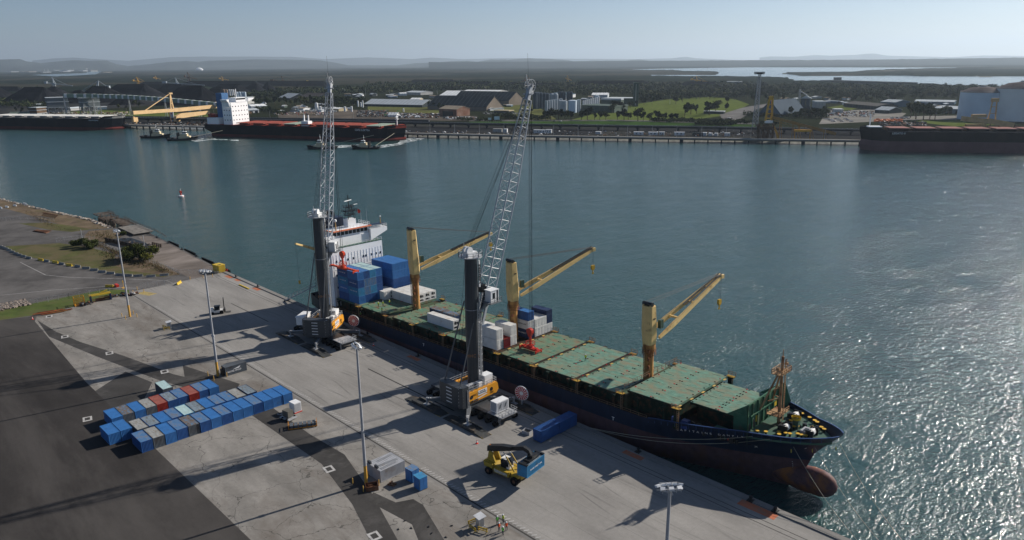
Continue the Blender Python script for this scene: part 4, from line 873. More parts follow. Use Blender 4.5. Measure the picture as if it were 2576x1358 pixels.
# name and marks
def hull_text(s, x, z, size, m=LETW, name='lettering', bold=0):
    y = -halfb(x, z); y2 = -halfb(x+1, z); y3 = -halfb(x, z+1)
    tx = Vector((1, y2-y, 0)); tz = Vector((0, y3-y, 1)); nrm = tx.cross(tz).normalized()
    if nrm.y > 0: nrm = -nrm
    return text(name, s, size, m, ship, frame(Vector((x, y, z))+nrm*.05, tx, tz), bold=bold)
for k, ch in enumerate('CAPITAINE DAMPIER'):
    x = 30.6+k*.92; 
    if ch != ' ': hull_text(ch, x, topz(x)-1.9, .85)
hull_text('T', 13.8, .9, 1.2, bold=.02); hull_text('T', -57, 2.2, 1.2, bold=.02); hull_text('X', 46.2, 2.6, .9); hull_text('J', 55.2, 4.2, 1.3, bold=.02)
for k in range(9): hull_text('-', 52.2, -.4-.5*k, .7)
mb = MB(); y = -halfb(46.2, 2.6)
# windbreak and forward details
wb = MB(); 
for s in (-1, 1):
    wb.add([(44.6, s*7.2, 3.6), (46.1, s*10.2, 3.6), (46.1, s*10.2, 6.4), (45.0, s*8.4, 12.1), (44.6, s*7.2, 12.1)], [(0, 1, 2, 3, 4)])
    wb.add([(44.8, s*7.2, 3.6), (46.3, s*10.2, 3.6), (46.3, s*10.2, 6.4), (45.2, s*8.4, 12.1), (44.8, s*7.2, 12.1)], [(4, 3, 2, 1, 0)])
    wb.b2((41.5, s*7.25, 5.5), (44.7, s*7.4, 9.5)); wb.prism_y([(39.8, 8.6), (44.7, 8.6), (44.7, 12.1)], s*7.2, s*7.32)
wb.b2((44.5, -7.2, 3.6), (44.8, 7.2, 12.1)); wb.b2((44.8, -7.0, 9.3), (45.2, 7.0, 9.5))
for y in (-6, -3.6, -1.2, 1.2, 3.6, 6): wb.b2((44.8, y-.1, 6.3), (45.1, y+.1, 12.0))
wb.build('windbreak', mat('windbreak_green', (.05, .15, .09), .6, v=.2, c2=(.10, .12, .07), amt=.6), ship)
MB().b2((45.5, -8.6, 6.4), (45.6, -7.8, 8.4)).b2((44.79, -5.4, 6.4), (44.86, -4.6, 8.2)).build('doorway', BLACKM, ship); MB().b2((44.8, -4.2, 7.2), (44.95, -3.2, 8.6)).b2((44.8, 4.2, 7.8), (44.95, 5.2, 9.2)).build('yellow_panel', YELLOW, ship)
fm = MB(); fm.cyl((48, 0, 6.3), (48, 0, 21.5), .38, .28, n=10); fm.bar((45, -2.8, 9.5), (47.6, -.4, 18), .3); fm.bar((45, 2.8, 9.5), (47.6, .4, 18), .3)
for z in (11.5, 14): fm.bar((46+(z-11)*.3, -1.9+(z-11)*.25, z), (48, 0, z+.6), .2); fm.bar((46+(z-11)*.3, 1.9-(z-11)*.25, z), (48, 0, z+.6), .2)
fm.b2((46.8, -2.2, 17.9), (49, 2.2, 18.05)); fm.rail([(46.8, -2.2, 18), (49, -2.2, 18), (49, 2.2, 18), (46.8, 2.2, 18), (46.8, -2.2, 18)], 1.0, .06, 1.1); fm.ladder((48.7, .3, 7), (48.6, .3, 21), .5, .4, (0, 1, 0), .05)
for y in (-2, 2): fm.box((48, y, 19.3), (.6, .5, .5))
fm.bar((48, 0, 21.5), (48, 0, 23), .12); fm.b2((46.2, -2.3, 8.7), (49, 2.3, 8.85)); fm.rail([(46.3, -2.3, 8.8), (49, -2.3, 8.8), (49, 2.3, 8.8)], 1, .05, 1.2)
fm.build('foremast', mat('mast_buff', (.40, .25, .13), .6, v=.2, c2=RUST, amt=.55), ship)
MUSH = mat('bollard_yellow', (.62, .38, .05), .55, v=.1)
for (x, y) in ((50.2, 6.4), (52.2, 5.6), (53.6, 4.9), (54.3, 4.5), (55.9, 2.8), (56.7, 2.3), (51.5, -.6), (52.0, .1), (50.4, -4.9), (51.6, -4.5), (52.4, -4.2), (48.4, -6.6), (46.9, -7.4), (54.4, -3.2), (55.1, -2.9), (53.6, -3.2), (54.5, 1.6), (55.0, .2), (50.9, -5.9), (49.9, 1.6)):
    o = MB().cyl((x, y, 6.3), (x, y, 7.0), .22, n=8).build('bollard_post', BLACKM, ship); MB().cyl((x, y, 7.0), (x, y, 7.1), .42, n=12).build('bollard_cap', MUSH, o)
for (x, y, a) in ((50.8, -2.6, .5), (55.6, -1.2, .3), (49.8, 4.0, -.4)):
    o = MB().cyl((x, y-1.0, 7.3), (x, y+1.0, 7.3), .62, n=14).b2((x-.8, y-1.3, 6.3), (x+.8, y-1.1, 8.0)).b2((x-.8, y+1.1, 6.3), (x+.8, y+1.3, 8.0)).box((x-1.1, y+.4, 6.8), (1.2, 1.3, 1.0)).build('windlass', BLACKM, ship)
    MB().cyl((x, y-.45, 7.3), (x, y+.45, 7.3), .7, n=14).build('rope_drum', WHITE_WORN, o)
MB().b2((53.4, -1.7, 6.4), (54.6, .6, 7.2)).build('deck_locker', LGREYC, ship); MB().b2((51.2, -.3, 6.3), (52.3, .8, 8.3)).build('deckhouse', FGREEN, ship); MB().lathe([(.9, 8.3), (1.0, 8.9)], (51.6, .3, 0), n=14).build('basket', YELLOW, ship)
mb = MB(); rr = random.Random(5)
for i in range(46):
    s = rr.choice((-1, -1, 1)); x = rr.uniform(32, 44); y = s*rr.uniform(8, 10.2); MB().box((x, y, 3.6+.5), (rr.uniform(.3, 1.2), rr.uniform(.3, .9), rr.uniform(.5, 1.4)), rz=rr.uniform(0, 3)).build('deck_fitting', BLACKM, ship)
for i in range(20): MB().box((rr.uniform(47, 56), rr.uniform(-3, 3.2), 6.6), (rr.uniform(.3, .9), rr.uniform(.2, .6), rr.uniform(.3, .8)), rz=rr.uniform(0, 3)).build('deck_fitting', BLACKM, ship)
MB().b2((38.2, -9.5, 3.6), (40.8, -8.2, 5.8)).build('deck_locker', FGREEN, ship); MB().b2((41.2, -9.1, 3.6), (41.9, -8.4, 5.2)).build('fire_cabinet', RED, ship)
VB = mat('vent_blue', (.015, .04, .16), .5)
for x in (29, 31.5): MB().prism_x([(-11.9, 4.2), (-11.6, 6.0), (-10.4, 6.0), (-10.2, 4.2)], x, x+1.5).build('vent_casing', VB, ship)
for x in (31, 34.5): MB().prism_x([(10.2, 4.2), (10.4, 6.6), (11.6, 6.4), (11.9, 4.2)], x, x+2.2).build('vent_casing', VB, ship)
# accommodation
WH = mat('ship_white', (.88, .89, .89), .45, v=.03, c2=(.7, .66, .6), amt=.72, sc2=.3)
MB().b2((-116.5, -10.9, 3.6), (-107.6, 10.2, 23.9)).b2((-124, -7, 3.6), (-116.5, 7, 14)).build('accommodation_block', WH, ship)
mb = MB()
for k in range(17):
    y = -10.2+k*1.24
    for z0, z1 in ((7, 11.5), (12.2, 16.2), (17, 21.8)):
        mb.b2((-107.6, y, z0), (-107.53, y+.16, z1))
for z in (11.8, 16.6): mb.b2((-107.6, -10.9, z), (-107.5, 10.2, z+.1))
mb.build('wall_stiffener', mat('rib_white', (.80, .81, .82), .5), ship)
for z in (10.2, 14.6, 19.4):
    for y in ((-9.3, -7.2, -6.4, -3.2, -1.4, 1.0, 2.1, 3.3, 6.4, 8.4) if z < 19 else (-9, -7.4, -4.4, -2.2, 2.0, 3.0, 5.4, 7.4, 9.2)):
        MB().b2((-107.6, y-.24, z-.38), (-107.5, y+.24, z+.38)).build('porthole', GLASS, ship)
MB().b2((-107.55, -10.9, 23.86), (-113, 10.2, 24.0)).build('upper_deck', FGREEN, ship)
MB().b2((-116, -8.5, 23.9), (-109.5, 7.6, 27.0)).build('bridge_base', WH, ship)
MB().b2((-116, -8.5, 29.2), (-108.8, 6.6, 29.6)).b2((-115.8, -8.3, 27.0), (-110, 6.3, 29.3)).build('wheelhouse', WH, ship)
MB().b2((-109.1, -8.7, 29.35), (-108.5, 6.9, 29.75)).b2((-116, -9.0, 29.35), (-108.6, -8.5, 29.75)).build('visor', mat('visor_orange', (.72, .20, .08), .5), ship)
for k in range(9):
    y = -8.1+k*1.6; MB().b2((-110.05, y, 27.7), (-109.9, y+1.3, 29.0)).build('bridge_window', GLASS, ship)
for s, y0, y1 in ((1, 6.4, 13.6), (-1, -8.4, -14)): MB().prism_x([(y0, 24.2), (y0, 28.2), (y1, 28.2), (y1, 26.9)], -112.0, -108.6).build('bridge_wing', WH, ship)
mb = MB()
mb = MB(); mb.rail([(-108.6, 6.6, 28.2), (-108.6, 13.6, 28.2), (-112, 13.6, 28.2)], 1.1, .04, 1.2); mb.rail([(-109, -8.4, 29.7), (-109, 6.6, 29.7), (-116, 6.6, 29.7)], 1.1, .04, 1.3); mb.rail([(-107.6, -10.9, 24), (-107.6, 10.2, 24)], 1, .035, 1.6)
mb.build('bridge_rail', WHITE, ship); MB().b2((-112, 7, 29.3), (-109, 13.4, 29.4)).build('wing_awning', HBLUE, ship)
MB().b2((-114.5, -.7, 29.6), (-111.6, 2.6, 32.4)).build('mast_house', WH, ship)
mm = MB()
for sx in (-1, 1):
    for sy in (-1, 1): mm.bar((-113+sx*1.2, 1+sy*1.3, 32.4), (-113+sx*.5, 1+sy*.5, 37.4), .2)
for z, w in ((33.6, 1.6), (35, 2.2), (36.4, 1.6)): mm.b2((-113-w*.6, 1-w, z), (-113+w*.6, 1+w, z+.14)); mm.rail([(-113-w*.6, 1-w, z), (-113+w*.6, 1-w, z), (-113+w*.6, 1+w, z), (-113-w*.6, 1+w, z)], .8, .05, 1)
mm.bar((-113, 1, 37), (-113, 1, 40.8), .22); mm.bar((-113, -1.6, 35.2), (-113, 4.4, 35.2), .12); mm.bar((-113, -.2, 39.6), (-113, 2.2, 39.6), .12); mm.bar((-113, 3.4, 33), (-113, 4.6, 36), .1)
for k in range(4): mm.bar((-113+.8*(-1)**k, 1-1.2*(-1)**k, 32.5+k), (-113-.6*(-1)**k, 1+1.0*(-1)**k, 33.6+k), .14)
mm.build('radar_mast', BLACKM, ship); MB().box((-112.7, .6, 38.9), (.3, 3.9, .25), rz=.35).box((-112.8, 3.6, 37.2), (.2, 2.0, .18), rz=.2).build('radar_scanner', WHITE, ship)
MB().b2((-123.5, -4.6, 13.9), (-117.5, 1.2, 32.6)).build('funnel', HBLUE, ship)
for x, y, z in ((-122, -2.4, 35.2), (-120.2, -1.0, 34.4), (-123.2, .2, 34.6)): MB().cyl((x, y, 32), (x, y, z), .42, n=10).build('exhaust_pipe', BLACKM, ship)
MB().cyl((-110.6, -6.4, 29.6), (-110.6, -6.4, 32.4), .35, .15, n=8).build('signal_mast', mat('buff_paint', (.45, .28, .1), .5), ship); MB().lathe([(0, 32.4), (.5, 32.7), (.55, 33.1), (.35, 33.5), (0, 33.6)], (-110.6, -6.4, 0), n=12).build('satellite_dome', WHITE, ship, smooth=True)
MB().cyl((-110.5, 12.2, 29.4), (-110.5, 12.2, 31.6), .25, .08, n=6).build('signal_mast', mat('buff_paint', (.45, .28, .1), .5), ship); MB().lathe([(0, 31.5), (.3, 31.7), (.3, 32.0), (0, 32.2)], (-110.5, 12.2, 0), n=10).build('satellite_dome', WHITE, ship)
MB().cyl((-111.5, 4.8, 29.6), (-111.5, 4.8, 34.5), .05, n=5).cyl((-111.5, 7.2, 29.4), (-111.5, 7.2, 35.5), .04, n=5).build('flag_pole', WHITE, ship)
MB().add([(-111.5, 4.75, 34.4), (-111.6, 4.3, 33.9), (-111.7, 3.7, 34.3), (-111.7, 3.6, 35.4), (-111.5, 4.0, 35.6), (-111.5, 4.75, 34.9)], [(0, 1, 2, 3, 4, 5)]).build('flag', RED, ship)
# ---- ship cranes
def deck_crane(x, z0, zj, zt, slew, elev, L, label_i, hookdrop):
    ped = MB(); ped.lathe([(1.3, z0), (1.15, z0+1), (1.12, zj-2.5), (1.5, zj-1.2), (1.55, zj)], (x, 0, 0), n=18); ped.build('crane_pedestal', PEDES, ship, smooth=True)
    ped2 = MB()
    for k in range(4): ped2.lathe([(1.62, zj-2.6+k*.45), (1.72, zj-2.6+k*.45), (1.72, zj-2.5+k*.45), (1.62, zj-2.5+k*.45)], (x, 0, 0), n=18)
    ped2.ladder((x-.2, -1.6, z0), (x-.2, -1.6, zj), .5, .4, (1, 0, 0), .05)
    for k in range(4): ped2.b2((x+.6, -1.6, z0+1.5+k*2), (x+1.2, -1.1, z0+2.3+k*2))
    ped2.build('pedestal_rings', mat('pedestal_ring_rust', (.20, .085, .04), .8, v=.3), ship)
    R = Matrix.Translation((x, 0, 0))@Matrix.Rotation(slew, 4, 'Z')
    def tr(mb): mb.v = [tuple(R@Vector(q)) for q in mb.v]; return mb
    h = MB(); z1 = zj+1.0; n = 8
    vs = []
    for z, a, b, c in ((zj, 1.35, 1.35, 0), (zj+2.2, 1.5, 1.5, .0), (zj+3.2, 1.5, 1.55, -.1), (zt-.4, 1.15, 1.5, -.3), (zt, 1.1, 1.5, -.3)):
        for sx, sy in ((-1, -.62), (-.62, -1), (.62, -1), (1, -.62), (1, .62), (.62, 1), (-.62, 1), (-1, .62)): vs.append((c+sx*a, sy*b, z))
    h.add(vs, [(k*n+i, k*n+(i+1) % n, (k+1)*n+(i+1) % n, (k+1)*n+i) for k in range(4) for i in range(n)]+[tuple(range(4*n, 5*n)), tuple(range(n-1, -1, -1))])
    for sy in (-1, 1): h.prism_y([(-1.2, zt-.3), (-1.1, zt+.7), (-.4, zt+.7), (.2, zt-.3)], sy*.8, sy*1.25)
    ho = tr(h).build('crane_housing', CREAM, ship)
    tr(MB().cyl((-.7, -1.4, zt+.5), (-.7, 1.4, zt+.5), .5, n=12).b2((-.2, -.8, zt), (.5, .8, zt+.4))).build('rope_sheaves', BLACKM, ho)
    tr(MB().b2((1.3, -2.3, zj+3.9), (2.4, -1.4, zj+6.0))).build('operator_cab', mat('cab_green_glass', (.06, .09, .06), .3), ho)
    tr(MB().b2((-1.52, -.4, zj+4.6), (-1.2, .4, zj+4.9)).b2((-.5, -1.6, zt-3.2), (.3, -1.4, zt-2.9))).build('vent', BLACKM, ho)
    hx, hz = 1.4, zj+1.6; tx, tz = hx+L*cos(elev), hz+L*sin(elev); jb = MB()
    for s in (-1, 1):
        a, b, c = Vector((hx, s*1.9, hz)), Vector((hx+L*.2*cos(elev), s*1.75, hz+L*.2*sin(elev))), Vector((tx, s*.5, tz))
        jb.bar(a, b, .55, .6, w2=.6, h2=1.15); jb.bar(b, c, .6, 1.15, w2=.5, h2=.8)
    for t_, w in ((.3, 3.1), (.55, 2.2), (.8, 1.5)): q = Vector((hx, 0, hz)).lerp(Vector((tx, 0, tz)), t_); jb.bar(q-Vector((0, w/2, 0)), q+Vector((0, w/2, 0)), .45)
    jb.b2((tx-.6, -.9, tz-.5), (tx+.6, .9, tz+.5)); tr(jb).build('jib', CREAM, ho)
    wr = MB()
    for s in (-.9, -.5, .5, .9): wr.cyl((-.6, s, zt+.9), (tx, s*.6, tz+.6), .04, n=4, caps=False); wr.cyl((hx+L*.45*cos(elev), s*.7, hz+L*.45*sin(elev)+.8), (tx, s*.6, tz+.7), .13, n=4, caps=False)
    for s in (-.35, .35): wr.cyl((tx+.2, s, tz), (tx+.2, s*.6, tz-hookdrop), .035, n=4, caps=False)
    tr(wr).build('wire_rope', WIRE, ho)
    z = tz-hookdrop
    tr(MB().prism_y([(tx-.35, z), (tx-.45, z-.9), (tx-.1, z-1.5), (tx+.5, z-1.5), (tx+.85, z-.9), (tx+.75, z)], -.3, .3).cyl((tx+.2, 0, z-1.5), (tx+.2, 0, z-2.3), .16, n=8).b2((tx-.1, -.12, z-2.7), (tx+.5, .12, z-2.3))).build('hook_block', HOOKY, ho)
    return ho
deck_crane(-75.8, 6.4, 18.6, 33.0, radians(80.5), radians(14.5), 29.2, 1, 3.2)
deck_crane(-31, 6.4, 18.3, 29.4, radians(80), radians(17.0), 29.4, 2, 5.0)
deck_crane(14.9, 7.0, 16.4, 26.0, radians(86), radians(19), 29.0, 3, 6.4)
sc = MB(); sc.cyl((-119.5, -9.6, 3.6), (-119.5, -9.6, 22.5), .5, .4, n=10).bar((-119.5, -9.6, 22.2), (-114.6, -20, 26.8), .8, .9, w2=.5, h2=.5); sc.build('stores_crane', CREAM, ship)
MB().cyl((-114.8, -19.8, 26.5), (-114.8, -19.8, 13.5), .04, n=4).build('wire_rope', WIRE, ship); MB().box((-114.8, -19.8, 13.2), (.6, .4, 1.2)).build('hook_block', HOOKY, ship)
# gangway at the stern
t = thing('gangway', 'grey aluminium gangway sloping from the ship stern down to the quay', 'gangway', (-238, -2, 0), 0)
a, b = Vector((0, 0, .4)), Vector((8.5, 8.0, 6.0)); mb = MB(); mb.bar(a, b, 1.0, .15); sd = Vector((-.68, .72, 0))*.5
for s in (-1, 1):
    mb.bar(a+sd*s, b+sd*s, .12, .25)
    for k in range(9): q = a.lerp(b, k/8)+sd*s; mb.bar(q, q+Vector((0, 0, 1.1)), .06)
    mb.bar(a+sd*s+Vector((0, 0, 1.1)), b+sd*s+Vector((0, 0, 1.1)), .07)
mb.bar(b+Vector((-2, -2, -1)), b+Vector((0, 1, 4)), .1); mb.build('walkway', STEEL, t); MB().cyl((0, -.6, .25), (0, .6, .25), .25, n=10).build('roller', BLACK, t)
# ---- cargo on deck: every box its own thing, sitting on the covers
def on_ship(label, wall, roof, x, y, z, L=6.06, Hh=2.59, end='door', corr=True, group=None, fr=None, words=None, tsize=.5, side=-1):
    c = container(label, wall, roof, fr, L=L, Hh=Hh, mw=SM(x, y, z), group=group, end=end, corr=corr)
    if words: text('lettering', words, tsize, LETW if wall is not REEF else LETB, c, frame((0, -1.235, Hh*.55), (1, 0, 0), (0, 0, 1)))
    return c
HT = 2.72; tiers = ['bottom tier', 'second tier', 'third tier', 'top tier']
wallsA = {(0, 1, 1): SKYB, (0, 1, 3): BLUE1}
for tz in range(4):
    for iy in range(4):
        for ix in range(2):
            if iy == 3 and tz < 2: pass
            w = [BLUE3, BLUE1, BLUE3][(tz+iy+ix) % 3]; rf = BLUE1
            if (tz, iy, ix) in ((1, 0, 1), (2, 0, 0), (1, 2, 1), (3, 2, 1)): w = SKYB
            if (tz, iy, ix) in ((1, 1, 1), (2, 2, 1), (2, 1, 1)): w = BLUE2
            if tz == 3 and iy >= 2: rf = AQUA
            wd = 'PACIFIC DIRECT LINE' if iy == 0 and (tz, ix) in ((2, 1), (3, 0), (1, 0), (1, 1), (2, 0)) else None
            on_ship('%s container, %s %s, %s column of the blue stack before the bridge' % ('blue', 'front' if ix else 'rear', tiers[tz], ['quayside', 'second', 'third', 'fourth'][iy]), w, rf, -102.9+ix*6.2, -8.95+iy*2.46, 7.05+tz*HT, Hh=HT-.02, end='corr', words=wd, group='blue containers stacked before the bridge', tsize=.42)
for tz in range(4):
    for iy in range(3):
        for ix in range(2):
            on_ship('bright blue container, %s %s, %s column of the seaward blue stack' % ('front' if ix else 'rear', tiers[tz], ['inner', 'middle', 'outer'][iy]), BLUE1 if tz > 1 else BLUE3, BLUE1, -102.9+ix*6.2, 5.2+iy*2.46, 7.05+tz*HT+.3, Hh=HT-.02, group='blue containers in the seaward stack')
on_ship('worn white container between the two blue stacks', WHITE_WORN, REEFR, -94.2, -.7, 7.1, Hh=2.9, group='white containers between the blue stacks')
on_ship('white refrigerated container between the two blue stacks', REEF, REEFR, -94.2, 1.8, 7.1, Hh=2.9, end='reefer', corr=False, group='white containers between the blue stacks')
for k in range(4):
    on_ship('long white refrigerated container, %s from the quay beside the first deck crane' % ['first', 'second', 'third', 'fourth'][k], REEF, REEFR, -85.4, 2.5+k*2.46, 7.1, L=12.19, Hh=2.9, end='reefer', corr=False, group='long white refrigerated containers')
for k in range(2):
    on_ship('white refrigerated container, %s of the pair on the shaded cover behind the nearer crane' % ['rear', 'front'][k], REEF, REEFR, -58.4+k*6.15, -5.9, 7.1, Hh=2.9, end='reefer', corr=False, group='pair of white refrigerated containers')
on_ship('long white container hidden partly by the tower of the nearer mobile crane', REEF, REEFR, -41.6, -1.9, 7.1, L=12.19, Hh=2.9, end='reefer', corr=False, group='long white refrigerated containers')
on_ship('white container on top at the quay edge behind the red spreader', WHITE_WORN, REEFR, -30.5, -9.0, 10.02, Hh=2.9, group='white containers beside the second deck crane')
c = on_ship('white container marked PIL at the bottom of the quay edge stack', WHITE_WORN, REEFR, -30.5, -9.0, 7.05, Hh=2.9, group='white containers beside the second deck crane')
text('lettering', 'P\nI\nL', .5, LETB, c, frame((-2.3, -1.24, 1.6), (1, 0, 0), (0, 0, 1)))
on_ship('dark red container wedged low between white ones by the second deck crane', MAROON, REDW, -30.2, -6.5, 7.05, Hh=2.6, end='corr', group='white containers beside the second deck crane')
on_ship('white container on top beside the pedestal of the second deck crane', WHITE_WORN, REEFR, -30.2, -4.05, 10.02, Hh=2.9, group='white containers beside the second deck crane')
on_ship('white container at the bottom beside the pedestal of the second deck crane', WHITE_WORN, REEFR, -30.2, -4.05, 7.05, Hh=2.9, group='white containers beside the second deck crane')
far = [(0, 0, NAVY, NAVY, 'PACIFIC DIRECT'), (0, 1, REEF, REEFR, 'POLYNESIA LINE'), (0, 2, BLUE3, BLUE1, None), (1, 0, WHITE_WORN, REEFR, None), (1, 1, WHITE_WORN, REEFR, None), (2, 0, WHITE_WORN, REEFR, None), (2, 1, WHITE_WORN, REEFR, None), (2, 2, WHITE_WORN, REEFR, None), (3, 0, WHITE_WORN, REEFR, None), (3, 1, NAVY, NAVY, None), (3, 2, NAVY, NAVY, None)]
for iy, tz, w, rf, wd in far:
    if (iy, tz) == (2, 2): continue
    on_ship('%s container, %s of the %s column in the seaward stack behind the red spreader' % ('white' if w in (REEF, WHITE_WORN) else 'dark blue', ['bottom', 'second', 'top'][tz], ['first', 'second', 'third', 'outermost'][iy]), w, rf, -30.2+(0 if iy == 0 else .15), 3.2+iy*2.5, 7.05+tz*2.65, Hh=2.62 if tz < 2 or iy == 0 else 1.3, words=wd, group='mixed containers in the seaward stack', tsize=.6)
for k in range(5):
    o = MB(); z = .5*k
    for j in range(2):
        x0 = -6.1+j*6.15; o.b2((x0, -1.2, z), (x0+6.05, 1.2, z+.36)); o.b2((x0+.1, -1.24, z+.36), (x0+.5, 1.24, z+.48)); o.b2((x0+5.5, -1.24, z+.36), (x0+5.95, 1.24, z+.48))
    o = o.build('flat_rack', [NAVY if k < 4 else BROWNR]); o.matrix_world = SM(-60.4, -.9, 7.08); 
    tag(o, 'folded dark blue flat rack, %s of a pile on the hatch cover' % ['bottom one', 'second up', 'third up', 'fourth up', 'brown one on top'][k], 'flat rack', 'folded flat racks piled on deck')
spreader('bright red container spreader resting on the green hatch cover', (0, 0, 0), 0, RED, L=6.1, mw=SM(-20.6, -4.2, 7.05, radians(-2)))
# mooring lines
def rope(label, p, q, sag, r=.05, grp='mooring ropes of the blue ship'):
    p, q = Vector(p), Vector(q); pts = [p.lerp(q, i/20)-Vector((0, 0, sag*4*(i/20)*(1-i/20))) for i in range(21)]
    o = MB().path([tuple(a) for a in pts], r, 5).build('mooring_rope', ROPE); return tag(o, label, 'mooring rope', grp)
S = lambda x, y, z: tuple(SM(x, y, z).translation)
rope('long pale rope slung from the bow back along the hull to the quay', S(47, -9.6, 6.6), (-97.6, -.6, .8), 1.6)
rope('second pale rope from the bow back along the hull to the quay', S(50, -8.0, 6.4), (-97.4, -.8, .9), 2.3)
rope('pale rope falling from the stem toward the bottom right corner', S(61, -.3, 6.2), (-24, -1.2, .6), 2.2)
rope('pale rope falling from the bow to the quay at the bottom of the picture', S(57.6, -4.0, 5.6), (-30, -1.2, .6), 1.6)
rope('dark rope running past the bulb to the quay at the bottom of the picture', S(54.2, -6.3, 5.5), (-36, -1.2, .6), 1.2, .035)
for (x, y, z) in ((53.9, -6.6, 4.6), (57.2, -4.3, 4.9), (60.4, -.6, 5.0)):
    o = MB().cyl((0, 0, 0), (.06, 0, 0), .38, n=10).build('rat_guard', mat('rat_guard_yellow', (.6, .5, .05), .5)); o.matrix_world = SM(x, y, z, .6); tag(o, 'yellow rat guard disc on a mooring rope below the bow', 'rat guard', 'yellow rat guards')
# ================================================================== people
def person_mesh(pose):
    me = bpy.data.meshes.new('person'); 
    V = dict(pel=(0, 0, .95), sp=(0, 0, 1.15), ch=(0, 0, 1.38), nk=(0, 0, 1.52), hd=(.01, 0, 1.62), ht=(.01, 0, 1.76))
    arm = .35 if pose else .12
    for s, n_ in ((1, 'l'), (-1, 'r')):
        V['hip'+n_] = (0, s*.1, .9); V['kn'+n_] = (.05 if (pose and s > 0) else .0, s*.12, .5); V['an'+n_] = (-.03, s*.13, .09); V['to'+n_] = (.17, s*.15, .04)
        V['sh'+n_] = (0, s*.2, 1.43); V['el'+n_] = (-.02+(.1 if s > 0 else 0)*pose, s*.27, 1.16); V['wr'+n_] = (.06+arm*(1 if s > 0 else .3), s*.25, 1.0+(.12 if s > 0 else 0)*pose); V['ha'+n_] = (.12+arm*(1 if s > 0 else .3), s*.24, .95+(.14 if s > 0 else 0)*pose)
    E_ = [('pel', 'sp'), ('sp', 'ch'), ('ch', 'nk'), ('nk', 'hd'), ('hd', 'ht')]
    for n_ in 'lr': E_ += [('pel', 'hip'+n_), ('hip'+n_, 'kn'+n_), ('kn'+n_, 'an'+n_), ('an'+n_, 'to'+n_), ('ch', 'sh'+n_), ('sh'+n_, 'el'+n_), ('el'+n_, 'wr'+n_), ('wr'+n_, 'ha'+n_)]
    K = list(V); me.from_pydata([V[k] for k in K], [(K.index(a), K.index(b)) for a, b in E_], [])
    o = bpy.data.objects.new('person_tmp', me); COL.objects.link(o)
    o.modifiers.new('s', 'SKIN'); R = dict(pel=.155, sp=.14, ch=.16, nk=.06, hd=.095, ht=.07)
    for n_ in 'lr': R.update({'hip'+n_: .1, 'kn'+n_: .068, 'an'+n_: .05, 'to'+n_: .045, 'sh'+n_: .075, 'el'+n_: .05, 'wr'+n_: .035, 'ha'+n_: .04})
    for i, k in enumerate(K): me.skin_vertices[0].data[i].radius = (R[k], R[k])
    me.skin_vertices[0].data[0].use_root = True
    sb = o.modifiers.new('u', 'SUBSURF'); sb.levels = 1; sb.render_levels = 1
    bpy.context.view_layer.update(); r = bpy.data.meshes.new_from_object(o.evaluated_get(bpy.context.evaluated_depsgraph_get())); bpy.data.objects.remove(o)
    r.name = 'person'; SKIN, TR = mat('skin', (.35, .2, .13), .6), mat('dark_workwear', (.02, .025, .045), .8)
    r.materials.clear(); r.materials.append(TR); r.materials.append(SKIN); r.materials.append(BLACKM)
    for p in r.polygons:
        z = p.center.z; p.material_index = 1 if (z > 1.53 or (abs(p.center.y) > .2 and z < 1.08 and z > .85)) else (2 if z < .1 else 0)
    return r
PM = [person_mesh(0), person_mesh(1)]
def vest_mesh():
    mb = MB(); mb.lathe([(.165, .93), (.172, 1.1), (.185, 1.3), (.20, 1.42), (.12, 1.5)], n=12); mb.v = [(x, y*1.18, z) for x, y, z in mb.v]; return mb.mesh('vest')
def hat_mesh():
    mb = MB(); mb.lathe([(.17, 1.70), (.125, 1.715), (.125, 1.78), (.09, 1.84), (0, 1.86)], (.01, 0, 0), n=12); return mb.mesh('hard_hat')
VM, HM = vest_mesh(), hat_mesh(); VM.materials.append(None); HM.materials.append(WHITE)
HV = {'yellow': mat('hi_vis_yellow', (.62, .75, .05), .6, v=.05), 'green': mat('hi_vis_green', (.22, .75, .12), .6, v=.05), 'orange': mat('hi_vis_orange', (.9, .12, .03), .6, v=.05)}
def person(label, col, rz, pose=0, loc=None, mw=None, grp=None):
    t = bpy.data.objects.new('person', PM[pose]); COL.objects.link(t)
    if mw is not None: t.matrix_world = mw
    else: t.location = loc; t.rotation_euler = (0, 0, rz)
    tag(t, label, 'person', grp)
    v = bpy.data.objects.new('vest', VM); COL.objects.link(v); v.parent = t; v.material_slots[0].link = 'OBJECT'; v.material_slots[0].material = HV[col]
    hh = bpy.data.objects.new('hard_hat', HM); COL.objects.link(hh); hh.parent = t
    return t
g_ = 'workers standing together by the cabinet'
person('worker in a green vest at the back left of the group by the cabinet', 'green', -.9, 0, (-86.8, -40.4, .02), grp=g_)
person('worker in a yellow vest at the back right of the group by the cabinet', 'yellow', -1.8, 1, (-86.4, -39.3, .02), grp=g_)
person('worker in an orange vest at the left of the group by the cabinet', 'orange', 0, 0, (-85.1, -41.6, .02), grp=g_)
person('worker in an orange vest at the right of the group by the cabinet', 'orange', 2.6, 1, (-84.3, -40.5, .02), grp=g_)
person('worker in a green vest nearest the camera in the group by the cabinet', 'green', 1.6, 0, (-83.8, -41.9, .02), grp=g_)
g_ = 'crew on the hatch covers'
person('crew member in a yellow vest walking alone on the green hatch covers', 'yellow', 2.5, 1, mw=SM(-4.6, -.2, 7.0, 2.4), grp=g_)
person('crew member in a yellow vest, left one of three on the aft hatch cover', 'yellow', 0, 0, mw=SM(-86.6, -7.5, 7.0, -.5), grp=g_)
person('crew member in a yellow vest, middle one of three on the aft hatch cover', 'yellow', 0, 1, mw=SM(-86.2, -6.0, 7.0, 2.5), grp=g_)
